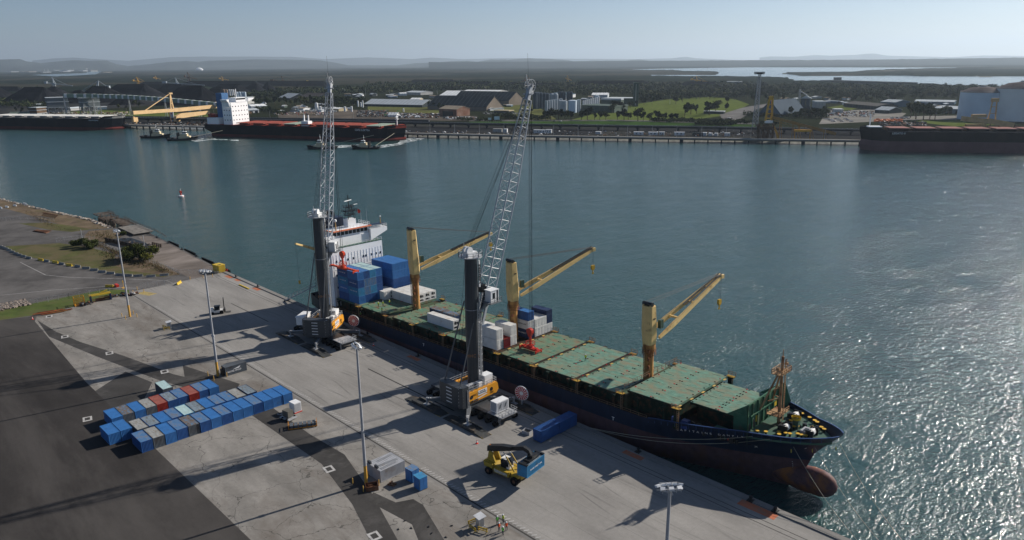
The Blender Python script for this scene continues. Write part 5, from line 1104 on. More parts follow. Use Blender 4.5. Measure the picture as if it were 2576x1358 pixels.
person('crew member in a yellow vest, right one of three on the aft hatch cover', 'yellow', 0, 0, mw=SM(-85.6, -3.8, 7.0, 2.9), grp=g_)
person('crew member in a yellow vest at the quay side corner of the aft hatch cover', 'yellow', 0, 1, mw=SM(-80.6, -10.4, 7.0, 1.9), grp=g_)
person('crew member in a green vest on the side deck below the aft hatch cover', 'green', 0, 0, mw=SM(-91.2, -11.7, 3.62, 1.0), grp=g_)
# ================================================================== the far shore
ZF = -2.2
def P(x, y, z=ZF): return at(x, y, z)
GREENROOF = mat('weathered_green_wall', (.075, .105, .085), .7, v=.12)
COAL = mat('coal', (.011, .012, .015), .95, v=.35, sc=.05, c2=(.022, .023, .026), amt=.55, sc2=.03, bump=.5, bsc=.3)
CONCW = mat('pale_cladding', (.42, .42, .40), .6, v=.1, sc=.05)
BARNW = mat('barn_tan_wall', (.20, .17, .14), .8, v=.15, sc=.05)
ROOFB = mat('blue_grey_roof', (.10, .125, .15), .6, v=.08, sc=.05)
THG = mat('transfer_house_grey', (.17, .19, .20), .6, v=.15, sc=.1)
ROOFL = mat('pale_metal_roof', (.46, .50, .52), .5, v=.07, sc=.05)
ROOFW = mat('white_metal_roof', (.70, .72, .72), .5, v=.05, sc=.05)
ROOFD = mat('dark_slate_roof', (.055, .065, .068), .8, v=.25, sc=.05)
ROOFT = mat('tan_roof', (.30, .25, .19), .8, v=.15, sc=.05)
BRICK = mat('faded_brick', (.22, .12, .085), .85, v=.2, sc=.1, c2=(.28, .2, .16), amt=.55, sc2=.08)
SILOG = mat('silo_dark_steel', (.075, .095, .115), .45, .3, v=.15, sc=.1)
SILOL = mat('silo_pale_steel', (.38, .42, .45), .4, .3, v=.12, sc=.1)
TANKW = mat('tank_white', (.84, .84, .80), .55, v=.06, sc=.05)
TANKB = mat('tank_pale_blue', (.62, .72, .80), .55, v=.06, sc=.05)
SLBLUE = mat('slate_blue_cladding', (.10, .15, .19), .6, v=.12, sc=.05)
LOADY = mat('loader_cream', (.66, .45, .23), .55, v=.12, sc=.2)
LOADO = mat('loader_ochre', (.66, .36, .05), .55, v=.15, sc=.2)
RUSTB = mat('rusty_gantry', (.13, .085, .055), .8, v=.3, sc=.3)
DKST = mat('dark_conveyor_steel', (.035, .04, .045), .6, v=.2, sc=.2)
LEAF = [mat('leaf_dark', (.033, .047, .019), .9, v=.45, sc=.25), mat('leaf_olive', (.066, .074, .03), .9, v=.4, sc=.25), mat('leaf_deep', (.018, .028, .016), .9, v=.4, sc=.25)]
BARK = mat('bark', (.12, .09, .07), .9)
# ---------------- terrain
frnt = [(x, y) for x, y in ((-900, 290), (0, 316), (300, 318), (510, 320), (1010, 339), (1300, 345), (1600, 350), (1900, 355), (2165, 358), (2576, 366), (3600, 384))]
A = [tuple((P(x, y, ZF)).xy) for x, y in frnt]
far = A+[(4000, 2600), (60000, 60000), (-60000, 60000), (-60000, -8000), (-3200, -700)]
sheet('far_land', far, ZF, FARL)
mb = MB(); rr = random.Random(2)
for a, b in zip(A, A[1:]):
    a, b = Vector((*a, 0)), Vector((*b, 0)); n = Vector((-(b-a).y, (b-a).x, 0)).normalized()
    mb.add([a+Vector((0, 0, ZF+.02)), b+Vector((0, 0, ZF+.02)), b-n*7+Vector((0, 0, -5.5)), a-n*7+Vector((0, 0, -5.5))], [(0, 1, 2, 3)])
struct(mb.build('shore_bank', mat('pale_rock', (.46, .46, .43), .9, v=.35, sc=.2)))
def area(name, pts, z, m, kind='structure'): return sheet(name, [tuple(P(x, y, z).xy) for x, y in pts], z, m, kind)
area('wharf_road', [(0, 314), (510, 316), (1010, 333), (1900, 347), (2165, 351), (2576, 357), (2576, 336), (2165, 329), (1300, 318), (640, 305), (0, 296)], ZF+.05, COALG)
area('yard_ground', [(700, 300), (1200, 304), (1200, 292), (1100, 286), (900, 276), (700, 280)], ZF+.05, DIRT)
area('paddock', [(925, 265), (1105, 268), (1105, 286), (1000, 282), (925, 276)], ZF+.15, FIELD2, 'stuff')
area('paddock', [(1240, 262), (1345, 262), (1400, 300), (1330, 302), (1235, 278)], ZF+.15, FIELD2, 'stuff')
area('golf_green', [(1430, 303), (1530, 277), (1600, 262), (1690, 248), (1790, 243), (1850, 250), (1885, 262), (1840, 288), (1740, 302), (1600, 306)], ZF+.2, FIELD, 'stuff')
area('grass_embankment', [(1180, 306), (1340, 303), (1560, 304), (1900, 312), (1900, 321), (1560, 314), (1300, 312), (1180, 311)], ZF+.3, mat('embankment_green', (.035, .07, .02), .9, v=.4, sc=.02), 'stuff')
area('verge', [(120, 293), (160, 282), (230, 276), (360, 281), (600, 290), (640, 298), (200, 292)], ZF+.2, FIELD, 'stuff')
area('verge', [(2275, 303), (2330, 300), (2470, 303), (2560, 312), (2400, 318)], ZF+.2, FIELD, 'stuff')
area('lawn', [(2080, 270), (2130, 263), (2170, 268), (2130, 280)], ZF+.2, FIELD, 'stuff')
area('access_road', [(1810, 288), (1870, 270), (1945, 258), (1965, 258), (1905, 274), (1860, 300), (1820, 304)], ZF+.3, ROADM)
area('access_road', [(1180, 301), (1560, 301), (1900, 309), (1900, 313), (1560, 304), (1180, 305)], ZF+.35, ROADM)
area('car_park', [(2070, 296), (2290, 292), (2450, 290), (2430, 301), (2240, 304), (2060, 312)], ZF+.2, mat('pale_gravel', (.22, .21, .19), .9, v=.2, sc=.02))
area('storage_yard', [(2020, 290), (2080, 278), (2220, 275), (2280, 285), (2270, 292), (2060, 296)], ZF+.2, mat('pale_gravel', (.22, .21, .19), .9, v=.2, sc=.02))
area('coal_yard', [(-200, 250), (0, 240), (200, 232), (420, 232), (640, 232), (820, 219), (820, 207), (560, 207), (200, 213), (-200, 222)], ZF+.3, COALG)
area('coal_yard', [(-300, 292), (150, 283), (420, 262), (560, 250), (640, 238), (200, 234), (-300, 254)], ZF+.25, COALG)
area('bare_ground', [(0, 214), (120, 212), (120, 217), (0, 222)], ZF+.4, DRY)
area('bare_ground', [(1280, 209), (1560, 206), (1600, 209), (1420, 214), (1280, 214)], ZF+.4, mat('salt_flat', (.16, .13, .12), .9, v=.2, sc=.01))
area('lake', [(60, 187), (210, 184), (245, 176), (255, 180), (240, 187), (140, 192)], ZF+.5, WATER)
area('bay', [(1575, 173.9), (1884, 169.2), (2405, 169.8), (2410, 171), (2206, 175.5), (2126, 181), (1991, 182), (1995, 185), (2013, 190), (2196, 190), (2277, 189), (2314, 191.6), (2700, 192), (2700, 222), (2450, 218), (2327, 214), (2287, 217), (2240, 213), (2118, 207), (1997, 203), (1997, 199), (1932, 196), (1849, 194), (1642, 190.5), (1636, 188.0), (1803, 187.5), (1806, 182.5), (1790, 181), (1690, 177)], ZF+.6, WATER)
area('islet', [(1966, 184.5), (1975, 183), (1988, 183.2), (1988, 185.5), (1972, 186)], ZF+2, LEAF[0], 'stuff')
# rolling bush canopy, polar grid; z noise makes rows of crowns hide one another
from mathutils import noise
def inbay(x, y):
    poly = BAYP; c = False
    for i in range(len(poly)):
        (x1, y1), (x2, y2) = poly[i], poly[i-1]
        if (y1 > y) != (y2 > y) and x < (x2-x1)*(y-y1)/(y2-y1)+x1: c = not c
    return c
BAYP = [tuple(P(x, y).xy) for x, y in ((1575, 174.5), (1884, 168.2), (2412, 168.8), (2425, 171.5), (2206, 176), (2126, 181.8), (1980, 182), (1980, 186), (2013, 191), (2196, 191), (2277, 190), (2314, 192), (2900, 192), (2900, 224), (2450, 219), (2327, 215), (2287, 218), (2240, 214.5), (2118, 208), (1985, 204), (1985, 199), (1932, 196), (1849, 194), (1642, 191), (1620, 188.5), (1800, 188.5), (1810, 182.5), (1790, 181), (1690, 177.5))]
LAKEP = [tuple(P(x, y).xy) for x, y in ((50, 189), (205, 184), (240, 175), (262, 180), (245, 188), (140, 194))]
def inpoly(x, y, poly):
    c = False
    for i in range(len(poly)):
        (x1, y1), (x2, y2) = poly[i], poly[i-1]
        if (y1 > y) != (y2 > y) and x < (x2-x1)*(y-y1)/(y2-y1)+x1: c = not c
    return c
mb = MB(); NA, NR = 420, 150; a0, a1 = radians(94), radians(178); gz = []
for j in range(NR+1):
    d = 2550*(26000/2550)**(j/NR)
    for i in range(NA+1):
        a = a0+(a1-a0)*i/NA; x, y = d*cos(a)*1.0, -EE+d*sin(a)
        big = noise.noise(Vector((x*.0011, y*.0011, 3)))+.4*noise.noise(Vector((x*.004, y*.004, 9)))
        k = max(0, min(1, (big+.12)*3.2)); wet = inpoly(x, y, BAYP) or inpoly(x, y, LAKEP)
        z = ZF+(.4+(3+7*k)*(.75+.5*noise.noise(Vector((x*.02, y*.02, 1))))) if not wet else ZF-3
        mb.v.append((x, y, z)); gz.append((k, wet))
for j in range(NR):
    for i in range(NA):
        q = (j*(NA+1)+i, (j+1)*(NA+1)+i, (j+1)*(NA+1)+i+1, j*(NA+1)+i+1)
        if all(gz[w][1] for w in q): continue
        mb.f.append(q); k = sum(gz[w][0] for w in q)/4; mb.mi.append(0 if k > .45 else (1 if k > .1 else 2))
stuff(mb.build('bushland', [mat('bush_dark', (.010, .016, .011), .95, v=.4, sc=.01, rnd=False), mat('bush_olive', (.018, .023, .014), .95, v=.4, sc=.01, rnd=False), mat('marsh_scrub', (.034, .032, .022), .95, v=.35, sc=.01, rnd=False)]))  # colours darkened for the shade that crowns throw on one another
# hills
def ridge(name, pts, D, depth, m, z0=-3):
    mb = MB(); prev = None; n = 0
    L = []
    for (xa, ya), (xb, yb) in zip(pts, pts[1:]):
        k = max(1, int((xb-xa)/12))
        for i in range(k): L.append((xa+(xb-xa)*i/k, ya+(yb-ya)*i/k))
    L.append(pts[-1])
    for x, y in L:
        d = RT*(x-CX)+UP*(CY-y)+FW*FOC; h_ = Vector((d.x, d.y, 0)); s = D/h_.length; top = CAMPOS+d*s; hd = h_.normalized()
        hh = max(5, top.z+1.2*(6*noise.noise(Vector((x*.05, D, 0)))))
        for off, f in ((-depth, 0), (-depth*.55, .38), (-depth*.25, .72), (0, 1), (depth*.5, .5), (depth, 0)):
            jit = 1+.25*noise.noise(Vector((x*.03, off*.001, 5))) if 0 < f < 1 else 1
            q = top+hd*off; mb.v.append((q.x, q.y, z0+(hh-z0)*f*jit))
        if n: 
            for r_ in range(5): o = (n-1)*6+r_; mb.f.append((o, o+6, o+7, o+1)); mb.mi.append(0)
        n += 1
    return struct(mb.build(name, m, smooth=True))
HILLM = mat('haze_paled_hill_bush', (.055, .065, .062), .95, v=.4, sc=.001, rnd=False)  # bush paled so the colour itself carries extra haze
g1 = lambda zx, zy: (.2686*zx, 125.8+.2686*zy); g2 = lambda zx, zy: (628.9+.2686*zx, 125.8+.2686*zy); g3 = lambda zx, zy: (1257.8+.2686*zx, 125.8+.2686*zy); g4 = lambda zx, zy: (1884+.2686*zx, 125.8+.2686*zy)
ridge('hills', [g1(-600, 95), g1(0, 88), g1(185, 84), g1(250, 104), g1(380, 122), g1(560, 104), g1(700, 94), g1(850, 100), g1(1000, 96), g1(1080, 130), g1(1200, 150), g1(1420, 130), g1(1560, 112), g1(1740, 102), g1(1860, 110), g1(1960, 98), g1(2200, 94), g1(2400, 86), g2(60, 86), g2(400, 90), g2(620, 92), g2(800, 118), g2(920, 142), g2(1380, 142), g2(1560, 122), g2(1760, 114), g2(1900, 104), g2(2040, 100), g2(2130, 110), g2(2260, 88), g2(2400, 88), g3(60, 92), g3(180, 80), g3(280, 76), g3(480, 84), g3(640, 94), g3(700, 108), g3(900, 98), g3(1180, 98), g3(1300, 86), g3(1420, 104), g3(1800, 104)], 21000, 3500, HILLM)
ridge('distant_hills', [g1(300, 98), g1(520, 76), g1(700, 70), g1(900, 84), g1(1200, 100), g1(1600, 66), g1(1900, 60), g2(0, 60), g2(380, 62), g2(560, 74), g2(700, 84), g2(900, 76), g2(1100, 68), g2(1300, 74), g2(1500, 84), g2(1700, 70), g2(2000, 84), g2(2400, 74), g3(200, 76), g3(600, 80), g3(1300, 84), g3(1600, 76), g3(1740, 62), g3(1840, 76), g3(2200, 92), g3(2700, 90)], 38000, 5000, HILLM)
ridge('far_plain', [g4(-3000, 112), g4(-1800, 106), g4(-1000, 100), g4(-300, 97), g4(0, 95), g4(700, 92), g4(1200, 88), g4(1800, 80), g4(2576, 70), g4(3200, 66)], 15500, 2500, mat('plain_bush', (.016, .02, .016), .95, v=.4, sc=.002, rnd=False))
ridge('distant_hills', [g4(100, 70), g4(200, 58), g4(420, 62), g4(620, 46), g4(760, 52), g4(1000, 44), g4(1100, 34), g4(1180, 32), g4(1300, 52), g4(1900, 66), g4(2200, 50), g4(2600, 56), g4(3000, 60)], 40000, 5000, HILLM)
# ---------------- trees
def leafcloud(rr, n, cx, cy, cz, rx, rz_, s, mb):
    for i in range(n):
        while True:
            a = Vector((rr.uniform(-1, 1), rr.uniform(-1, 1), rr.uniform(-1, 1)))
            if .25 < a.length < 1: break
        a = a*(.6+.4*rr.random()); c = Vector((cx+a.x*rx, cy+a.y*rx, cz+a.z*rz_)); u = Vector((rr.gauss(0, 1), rr.gauss(0, 1), rr.gauss(0, .8))).normalized(); v = u.orthogonal().normalized(); v = v*cos(rr.random()*6)+u.cross(v)*sin(rr.random()*6)
        k = s*rr.uniform(.6, 1.3); mb.add([c-u*k, c+v*k*.8, c+u*k, c-v*k*.8], [(0, 1, 2, 3)])
def tree_proto(seed, lean, blobs, wide):
    rr = random.Random(seed); cr = MB(); tr = MB()
    tr.cyl((0, 0, -.2), (.01, .02, .45), .035, .02, n=6)
    for i in range(blobs):
        a = rr.uniform(0, 6.28); r_ = rr.uniform(.0, .22)*wide; z = rr.uniform(.38, .8); x, y = r_*cos(a), r_*sin(a)
        tr.cyl((.01, .02, .32), (x, y, z), .014, .006, n=4); leafcloud(rr, 70, x, y, z, rr.uniform(.13, .22)*wide, rr.uniform(.11, .2), .058, cr)
    return cr.mesh('crown'), tr.mesh('trunk')
TP = [tree_proto(1, 0, 8, 1.25), tree_proto(2, 0, 6, .8), tree_proto(3, 0, 9, 1.5), tree_proto(4, 0, 7, 1.0)]
for c, t_ in TP: c.materials.append(None); t_.materials.append(BARK)
def tree(p, h, k, leaf, label, grp, squash=1.0):
    t = thing('broadleaf_tree', label, 'tree', p, RJ.uniform(0, 6.28), grp); t.scale = (h*squash, h*squash, h)
    c = bpy.data.objects.new('crown', TP[k][0]); COL.objects.link(c); c.parent = t; c.material_slots[0].link = 'OBJECT'; c.material_slots[0].material = LEAF[leaf]
    b = bpy.data.objects.new('trunk', TP[k][1]); COL.objects.link(b); b.parent = t
ORD = ['first', 'second', 'third', 'fourth', 'fifth', 'sixth', 'seventh', 'eighth', 'ninth', 'tenth', 'eleventh', 'twelfth', 'thirteenth', 'fourteenth', 'fifteenth', 'sixteenth', 'seventeenth', 'eighteenth', 'nineteenth', 'twentieth', 'twenty-first', 'twenty-second', 'twenty-third', 'twenty-fourth', 'twenty-fifth']
def trees(lst, label0, grp, leaf=None):
    lst = sorted(lst)
    for i, (x, y, h) in enumerate(lst):
        label = label0 if len(lst) > 25 else '%s tree from the left %s' % (ORD[i], label0.split(' tree ')[1])
        p = P(x, y); tree(p, h*scale_at(p)*1.04, RJ.randrange(4), RJ.choice((0, 0, 2, 1)) if leaf is None else leaf, label, grp)
row = [(1345, 301, 24), (1395, 304, 30), (1412, 303, 26), (1441, 303, 36), (1458, 302, 30), (1478, 303, 26), (1492, 301, 28), (1512, 303, 24), (1540, 303, 34), (1556, 302, 38), (1572, 303, 32), (1590, 302, 26), (1604, 303, 24), (1618, 303, 24), (1636, 302, 22), (1660, 301, 24), (1680, 302, 28), (1692, 302, 24)]
trees([(1258+(x-1340)*1.0+12, y, h) for x, y, h in ((1340, 302, 18), (1352, 302, 24))]+[(1372, 301, 26), (1386, 302, 30), (1404, 302, 32), (1420, 301, 28), (1436, 302, 24), (1462, 302, 26), (1478, 302, 32), (1496, 302, 22), (1509, 302, 24), (1524, 302, 22)], 'dark round tree in the row between the pale tanks and the green embankment', 'trees in front of the tanks')
trees([(1554, 302, 26), (1570, 303, 30), (1580, 302, 22), (1605, 305, 34), (1618, 304, 26), (1634, 305, 22), (1655, 304, 26), (1668, 304, 24), (1690, 304, 22), (1700, 304, 20)], 'dark tree standing on the near edge of the golf green', 'trees along the golf green')
trees([(1723, 293, 34), (1738, 288, 34), (1752, 286, 26), (1784, 290, 40), (1800, 286, 34), (1826, 280, 22), (1730, 284, 30), (1700, 262, 20), (1716, 258, 22), (1760, 250, 18), (1785, 250, 16), (1830, 262, 22), (1848, 252, 20), (1548, 279, 26), (1562, 281, 26), (1540, 285, 24), (1585, 272, 20), (1600, 268, 18), (1640, 262, 18), (1620, 264, 18)], 'grey green tree standing among the fairways of the golf green', 'trees on the golf green')
trees([(1105, 276, 20), (1080, 270, 16), (1090, 275, 18), (1118, 277, 14)], 'loose grey green tree beside the brick building', 'trees by the brick building')
trees([(2005+i*9, 297-(i % 3), 22+(i*5) % 7) for i in range(9)]+[(2055, 294, 16), (2062, 297, 14)], 'dark tree in the clipped row behind the ochre loader conveyor', 'trees behind the ochre loader')
trees([(2290, 296, 40), (2304, 300, 46), (2322, 302, 48), (2338, 300, 42), (2352, 301, 38), (2300, 292, 38), (2375, 290, 24), (2386, 289, 22), (2312, 290, 30)], 'tall dark tree in the dense clump before the long grey warehouse', 'tree clump by the grey warehouse')
trees([(40+i*17, 282+(i % 2)*3, 15+(i*7) % 6) for i in range(7)]+[(340, 268, 20), (352, 272, 18), (300, 275, 14), (318, 276, 12)], 'dark bushy tree below the striped conveyor gallery', 'trees under the striped gallery')
trees([(640+i*13, 262+(i*5) % 6, 18+(i*3) % 7) for i in range(22)]+[(480+i*12, 268-(i % 3)*2, 14+(i*3) % 5) for i in range(4)]+[(636+i*16, 246+(i*7) % 8, 16) for i in range(12)]+[(680, 280, 14), (700, 283, 12), (660, 284, 12)], 'dark gum tree in the belt behind the moored bulk carrier', 'trees behind the middle bulk carrier')
trees([(1870+(i*11) % 110, 236+(i*7) % 22, 16+(i*3) % 7) for i in range(18)]+[(2085+(i*13) % 190, 246+(i*5) % 14, 14+(i*3) % 8) for i in range(30)]+[(2290+(i*17) % 260, 236+(i*7) % 20, 16+(i*3) % 7) for i in range(34)], 'dark tree in the broad wood right of the tall lattice tower', 'trees right of the lattice tower')
trees([(1990, 292, 26), (2075, 285, 20), (2003, 284, 14), (2030, 286, 14)], 'dark tree beside the steep roofed grey shed', 'trees by the steep shed')
def woods(label_pts, seed, n, hpx, spread):
    rr = random.Random(seed); mb = MB()
    for i in range(n):
        (xa, ya), (xb, yb) = label_pts; t = rr.random(); x = xa+(xb-xa)*t; y = ya+(yb-ya)*t+rr.uniform(-spread, spread); p = P(x, y); h = hpx*scale_at(p)*rr.uniform(.7, 1.25)
        m0 = rr.choice((0, 0, 1, 2)); mb.m(m0)
        for b in range(2): leafcloud(rr, 13, p.x+rr.uniform(-.4, .4)*h, p.y+rr.uniform(-.4, .4)*h, ZF+h*.55, h*.55, h*.42, h*.17, mb)
    return stuff(mb.build('woodland', LEAF))
woods(((0, 262), (170, 268)), 1, 160, 12, 8); woods(((620, 240), (1110, 226)), 2, 520, 12, 7); woods(((760, 256), (920, 262)), 3, 160, 12, 6); woods(((1110, 222), (1880, 222)), 4, 900, 12, 7)
woods(((1340, 236), (1600, 236)), 5, 200, 12, 5); woods(((1600, 246), (1900, 236)), 6, 460, 13, 8); woods(((1870, 228), (2576, 236)), 7, 1100, 12, 11); woods(((1240, 296), (1380, 300)), 8, 130, 9, 4)
woods(((1640, 305), (1960, 312)), 9, 260, 9, 3); woods(((1750, 314), (1850, 316)), 10, 90, 11, 3); woods(((2330, 226), (2640, 230)), 11, 500, 9, 8); woods(((640, 272), (720, 288)), 12, 110, 8, 3)
woods(((470, 256), (640, 254)), 13, 160, 11, 6); woods(((1870, 290), (2080, 296)), 14, 160, 9, 4); woods(((920, 216), (1400, 214)), 15, 360, 8, 4); woods(((-60, 232), (100, 226)), 16, 60, 6, 5); woods(((1150, 302), (1260, 306)), 17, 90, 7, 2)
# ---------------- buildings
def shed(name, label, cat, a, b, depth, hpx, rpx, wall, roof, ridge='long', doors=0, dm=None, grp=None, z=ZF, over=.6):
    pa, pb = P(*a, z), P(*b, z); s = scale_at((pa+pb)/2); h = hpx*s; rh = rpx*s; d = pb-pa; L = d.length; az = atan2(d.y, d.x)
    t = thing(name, label, cat, tuple(pa), az, grp); D = depth
    w = MB(); r = MB()
    w.b2((0, 0, -.3), (L, D, h))
    if ridge == 'long':
        for x in (0, L-.01): w.prism_x([(0, h), (D, h), (D/2, h+rh)], x, x+.01)
        r.prism_x([(-over, h-.1), (D/2, h+rh), (D/2, h+rh+.5), (-over, h+.4)], -over, L+over); r.prism_x([(D+over, h-.1), (D+over, h+.4), (D/2, h+rh+.5), (D/2, h+rh)], -over, L+over)
    elif ridge == 'cross':
        for y in (0, D-.01): w.prism_y([(0, h), (L, h), (L/2, h+rh)], y, y+.01)
        r.prism_y([(-over, h-.1), (L/2, h+rh), (L/2, h+rh+.5), (-over, h+.4)], -over, D+over); r.prism_y([(L+over, h-.1), (L+over, h+.4), (L/2, h+rh+.5), (L/2, h+rh)], -over, D+over)
    else: r.b2((-over, -over, h), (L+over, D+over, h+max(.5, rh)))
    w.build('wall', wall, t); r.build('roof', roof, t)
    for i in range(doors):
        x = L*(i+.5)/doors; o = MB().b2((x-L/doors*.3, -.15, 0), (x+L/doors*.3, 0, h*.72)).build('door', dm or BLACKM, t)
    rb = MB(); n = max(3, int(L/9))
    for i in range(n+1):
        x = L*i/n
        if ridge == 'long': rb.bar((x, -over, h+.45), (x, D/2, h+rh+.55), .35, .15)
        rb.b2((x-.15, -.12, 0), (x+.15, 0, h))
    rb.build('cladding_rib', mat('dull_rib', (.16, .17, .17), .7), t)
    return t, L, D, h, rh
shed('warehouse', 'long pale roofed warehouse behind the scrap yard, left of the dark barns', 'warehouse', (916, 267), (1062, 270), 55, 5.5, 11, ROOFD, ROOFL)
shed('warehouse', 'huge dark barn with a steep slate roof and tan gable end', 'barn', (1076, 275), (1224, 279), 58, 9, 24, BARNW, ROOFD, doors=0)
shed('warehouse', 'second dark barn with a steep roof behind the nearest dark barn', 'barn', (1140, 262), (1280, 266), 58, 12, 20, BARNW, ROOFD)
shed('warehouse', 'wide white roofed warehouse behind the two dark barns', 'warehouse', (1106, 248), (1228, 249), 90, 8, 10, SLBLUE, ROOFW)
shed('warehouse', 'thin white roof of a farther warehouse above the wide white one', 'warehouse', (1160, 236), (1250, 237), 70, 5, 4, CONCW, ROOFW)
shed('brick_building', 'faded brick building with a tan gabled roof beside the far road', 'building', (1105, 291), (1149, 293), 34, 17, 7, BRICK, ROOFT, doors=1)
shed('shed', 'small cream shed beside the pale roofed warehouse', 'shed', (1032, 254), (1055, 254), 30, 4, 3, mat('cream_wall', (.45, .38, .24), .7), ROOFW)
shed('warehouse', 'pale saw topped plant building far beyond the scrap yard', 'building', (1020, 238), (1058, 239), 50, 6, 3, CONCW, ROOFL)
shed('warehouse', 'brown sided shed with a black roof above the middle carrier', 'shed', (742, 252), (786, 254), 80, 5, 12, ROOFD, mat('dark_brown_roof', (.05, .042, .038), .8, v=.2))
shed('shed', 'dark shed with one pale roof slope left of the brown sided shed', 'shed', (702, 250), (730, 252), 50, 5, 10, ROOFD, ROOFL)
shed('office_building', 'low white office with a curved roof behind the ship bridge', 'office', (600, 286), (652, 283), 22, 7, 3, WHITE, ROOFL, doors=4, dm=GLASS)
shed('office_building', 'white laboratory building among trees left of the near crane boom', 'office', (632, 275), (672, 273), 24, 7, 4, WHITE, ROOFW)
shed('shed', 'low cream plant shed just right of the farther crane boom', 'shed', (822, 279), (852, 280), 24, 6, 2, mat('cream_wall', (.45, .38, .24), .7), ROOFW)
shed('warehouse', 'dull green roofed shed behind the leftmost moored ship', 'shed', (22, 296), (92, 294), 40, 7, 5, GREENROOF, GREENROOF)
shed('warehouse', 'flat green industrial shed in front of the green tower', 'shed', (1459, 281), (1545, 284), 50, 13, 4, GREENROOF, GREENROOF, 'flat')
shed('warehouse', 'green plant building with a white roof left of the green tower', 'building', (1512, 262), (1562, 263), 60, 11, 4, GREENROOF, ROOFL, 'flat')
shed('warehouse', 'pale walled factory hall behind the grain silos', 'building', (1488, 246), (1528, 246), 60, 7, 4, ROOFL, ROOFW)
shed('warehouse', 'white gabled hall beyond the pale storage tanks', 'building', (1425, 248), (1448, 244), 70, 8, 5, WHITE, SLBLUE)
shed('warehouse', 'dark green square plant building at the foot of the green tower', 'building', (1569, 266), (1592, 266), 30, 18, 1, GREENROOF, ROOFL, 'flat')
t, L, D, h, rh = shed('process_tower', 'tall narrow green process tower rising above the plant', 'tower', (1592, 268), (1605, 268), 14, 58, 1, GREENROOF, GREENROOF, 'flat'); MB().b2((L*.45, -.3, 2), (L*.55, -.1, h-2)).build('stair_strip', STEEL, t)
shed('grain_shed', 'steep blue grey shed beside the ochre loader', 'shed', (1905, 291), (1966, 294), 80, 3, 36, SLBLUE, ROOFB, 'cross')
shed('warehouse', 'pale faceted building right of the paired steel silos', 'building', (2052, 272), (2076, 272), 30, 14, 3, CONCW, ROOFL, 'flat')
shed('warehouse', 'long dark low roofed shed in the wood above the storage yard', 'shed', (2122, 268), (2205, 276), 40, 8, 5, ROOFD, mat('grey_brown_roof', (.10, .095, .085), .8, v=.2))
shed('workshop', 'open fronted blue grey workshop beside the parked vehicles', 'workshop', (2214, 268), (2252, 270), 40, 12, 5, SLBLUE, ROOFL, doors=2)
shed('workshop', 'pale gabled workshop on the gravel in front of the open one', 'workshop', (2200, 284), (2236, 286), 34, 8, 7, ROOFD, ROOFL)
shed('warehouse', 'long grey warehouse right of the dense tree clump', 'warehouse', (2338, 282), (2420, 287), 60, 11, 4, SLBLUE, ROOFL, doors=4)
shed('warehouse', 'low pale roofed warehouse farther behind the long grey one', 'warehouse', (2300, 262), (2400, 264), 50, 7, 3, SLBLUE, ROOFL)
shed('site_shed', 'pale curved open shed in the storage yard', 'shed', (2100, 284), (2120, 284), 14, 7, 3, ROOFL, ROOFW, 'flat')
shed('unloading_plant', 'long dark industrial hall on the bay shore with a square tower', 'industrial hall', (2062, 210), (2250, 217), 60, 8, 1, ROOFD, ROOFD, 'flat'); shed('unloading_plant', 'square dark plant tower standing over the long hall on the bay shore', 'industrial tower', (2097, 208), (2116, 208), 30, 12, 1, ROOFD, ROOFD, 'flat'); shed('unloading_plant', 'right hand dark hall block on the bay shore', 'industrial hall', (2224, 216), (2262, 218), 60, 9, 1, ROOFD, ROOFD, 'flat')
shed('unloading_plant', 'dark louvred hall among the coal heaps left of the lattice tower', 'industrial hall', (1828, 217), (1866, 217), 40, 11, 1, SLBLUE, ROOFL, 'flat')
shed('office_building', 'low tan roofed building at the back of the golf green', 'building', (1796, 239), (1840, 239), 30, 4, 3, ROOFT, ROOFT)
shed('office_building', 'low pale roof showing between trees right of the lattice tower', 'building', (1926, 237), (1960, 237), 24, 3, 2, ROOFT, ROOFT)
shed('road_house', 'small low building in the trees at the golf green', 'building', (1770, 286), (1820, 287), 16, 6, 1, ROOFD, ROOFL, 'flat')
shed('loading_shed', 'open sided pale shed on the grass behind the bushes', 'shed', (1243, 285), (1280, 286), 18, 6, 2, ROOFD, mat('cream_wall', (.45, .38, .24), .7), 'flat')
shed('ship_store', 'dome roofed white shelter beside the green scrap cranes', 'shelter', (976, 294), (998, 294), 16, 4, 6, WHITE, ROOFW)
rr = random.Random(11)
for i in range(26):
    x = 10+i*10.5+rr.uniform(-3, 3)+(200 if i > 18 else 0)*0; y = 178+rr.uniform(-2.5, 6)*(1 if i % 2 else .4)
    shed('distant_factory', 'pale factory roof in the distant industrial estate under the hills', 'factory', (x, y), (x+rr.uniform(5, 16), y), 120, rr.uniform(1, 3), rr.uniform(.5, 1.4), CONCW, rr.choice((ROOFW, ROOFL, ROOFT)), 'flat', grp='distant factories under the hills')
for i in range(12):
    x = 60+rr.uniform(0, 170); p = P(x, 180); h = rr.uniform(5, 11)*scale_at(p)
    o = MB().cyl((0, 0, 0), (0, 0, h), 4, 3, n=8).build('distant_chimney', CONCW); o.location = p; tag(o, 'thin chimney in the distant industrial estate under the hills', 'chimney', 'distant chimneys under the hills')
for k, (x, y, w) in enumerate(((1044, 181, 40), (1300, 184, 70), (1420, 183, 60), (2230, 179, 30), (2440, 192, 40), (2480, 194, 30), (2440, 156, 20))):
    shed('distant_building', 'pale low roofs far off across the bush, seen as a thin line', 'building', (x-w/2, y), (x+w/2, y), 60, .7, .4, CONCW, ROOFT, 'flat', grp='distant pale roofs')
rr = random.Random(21)
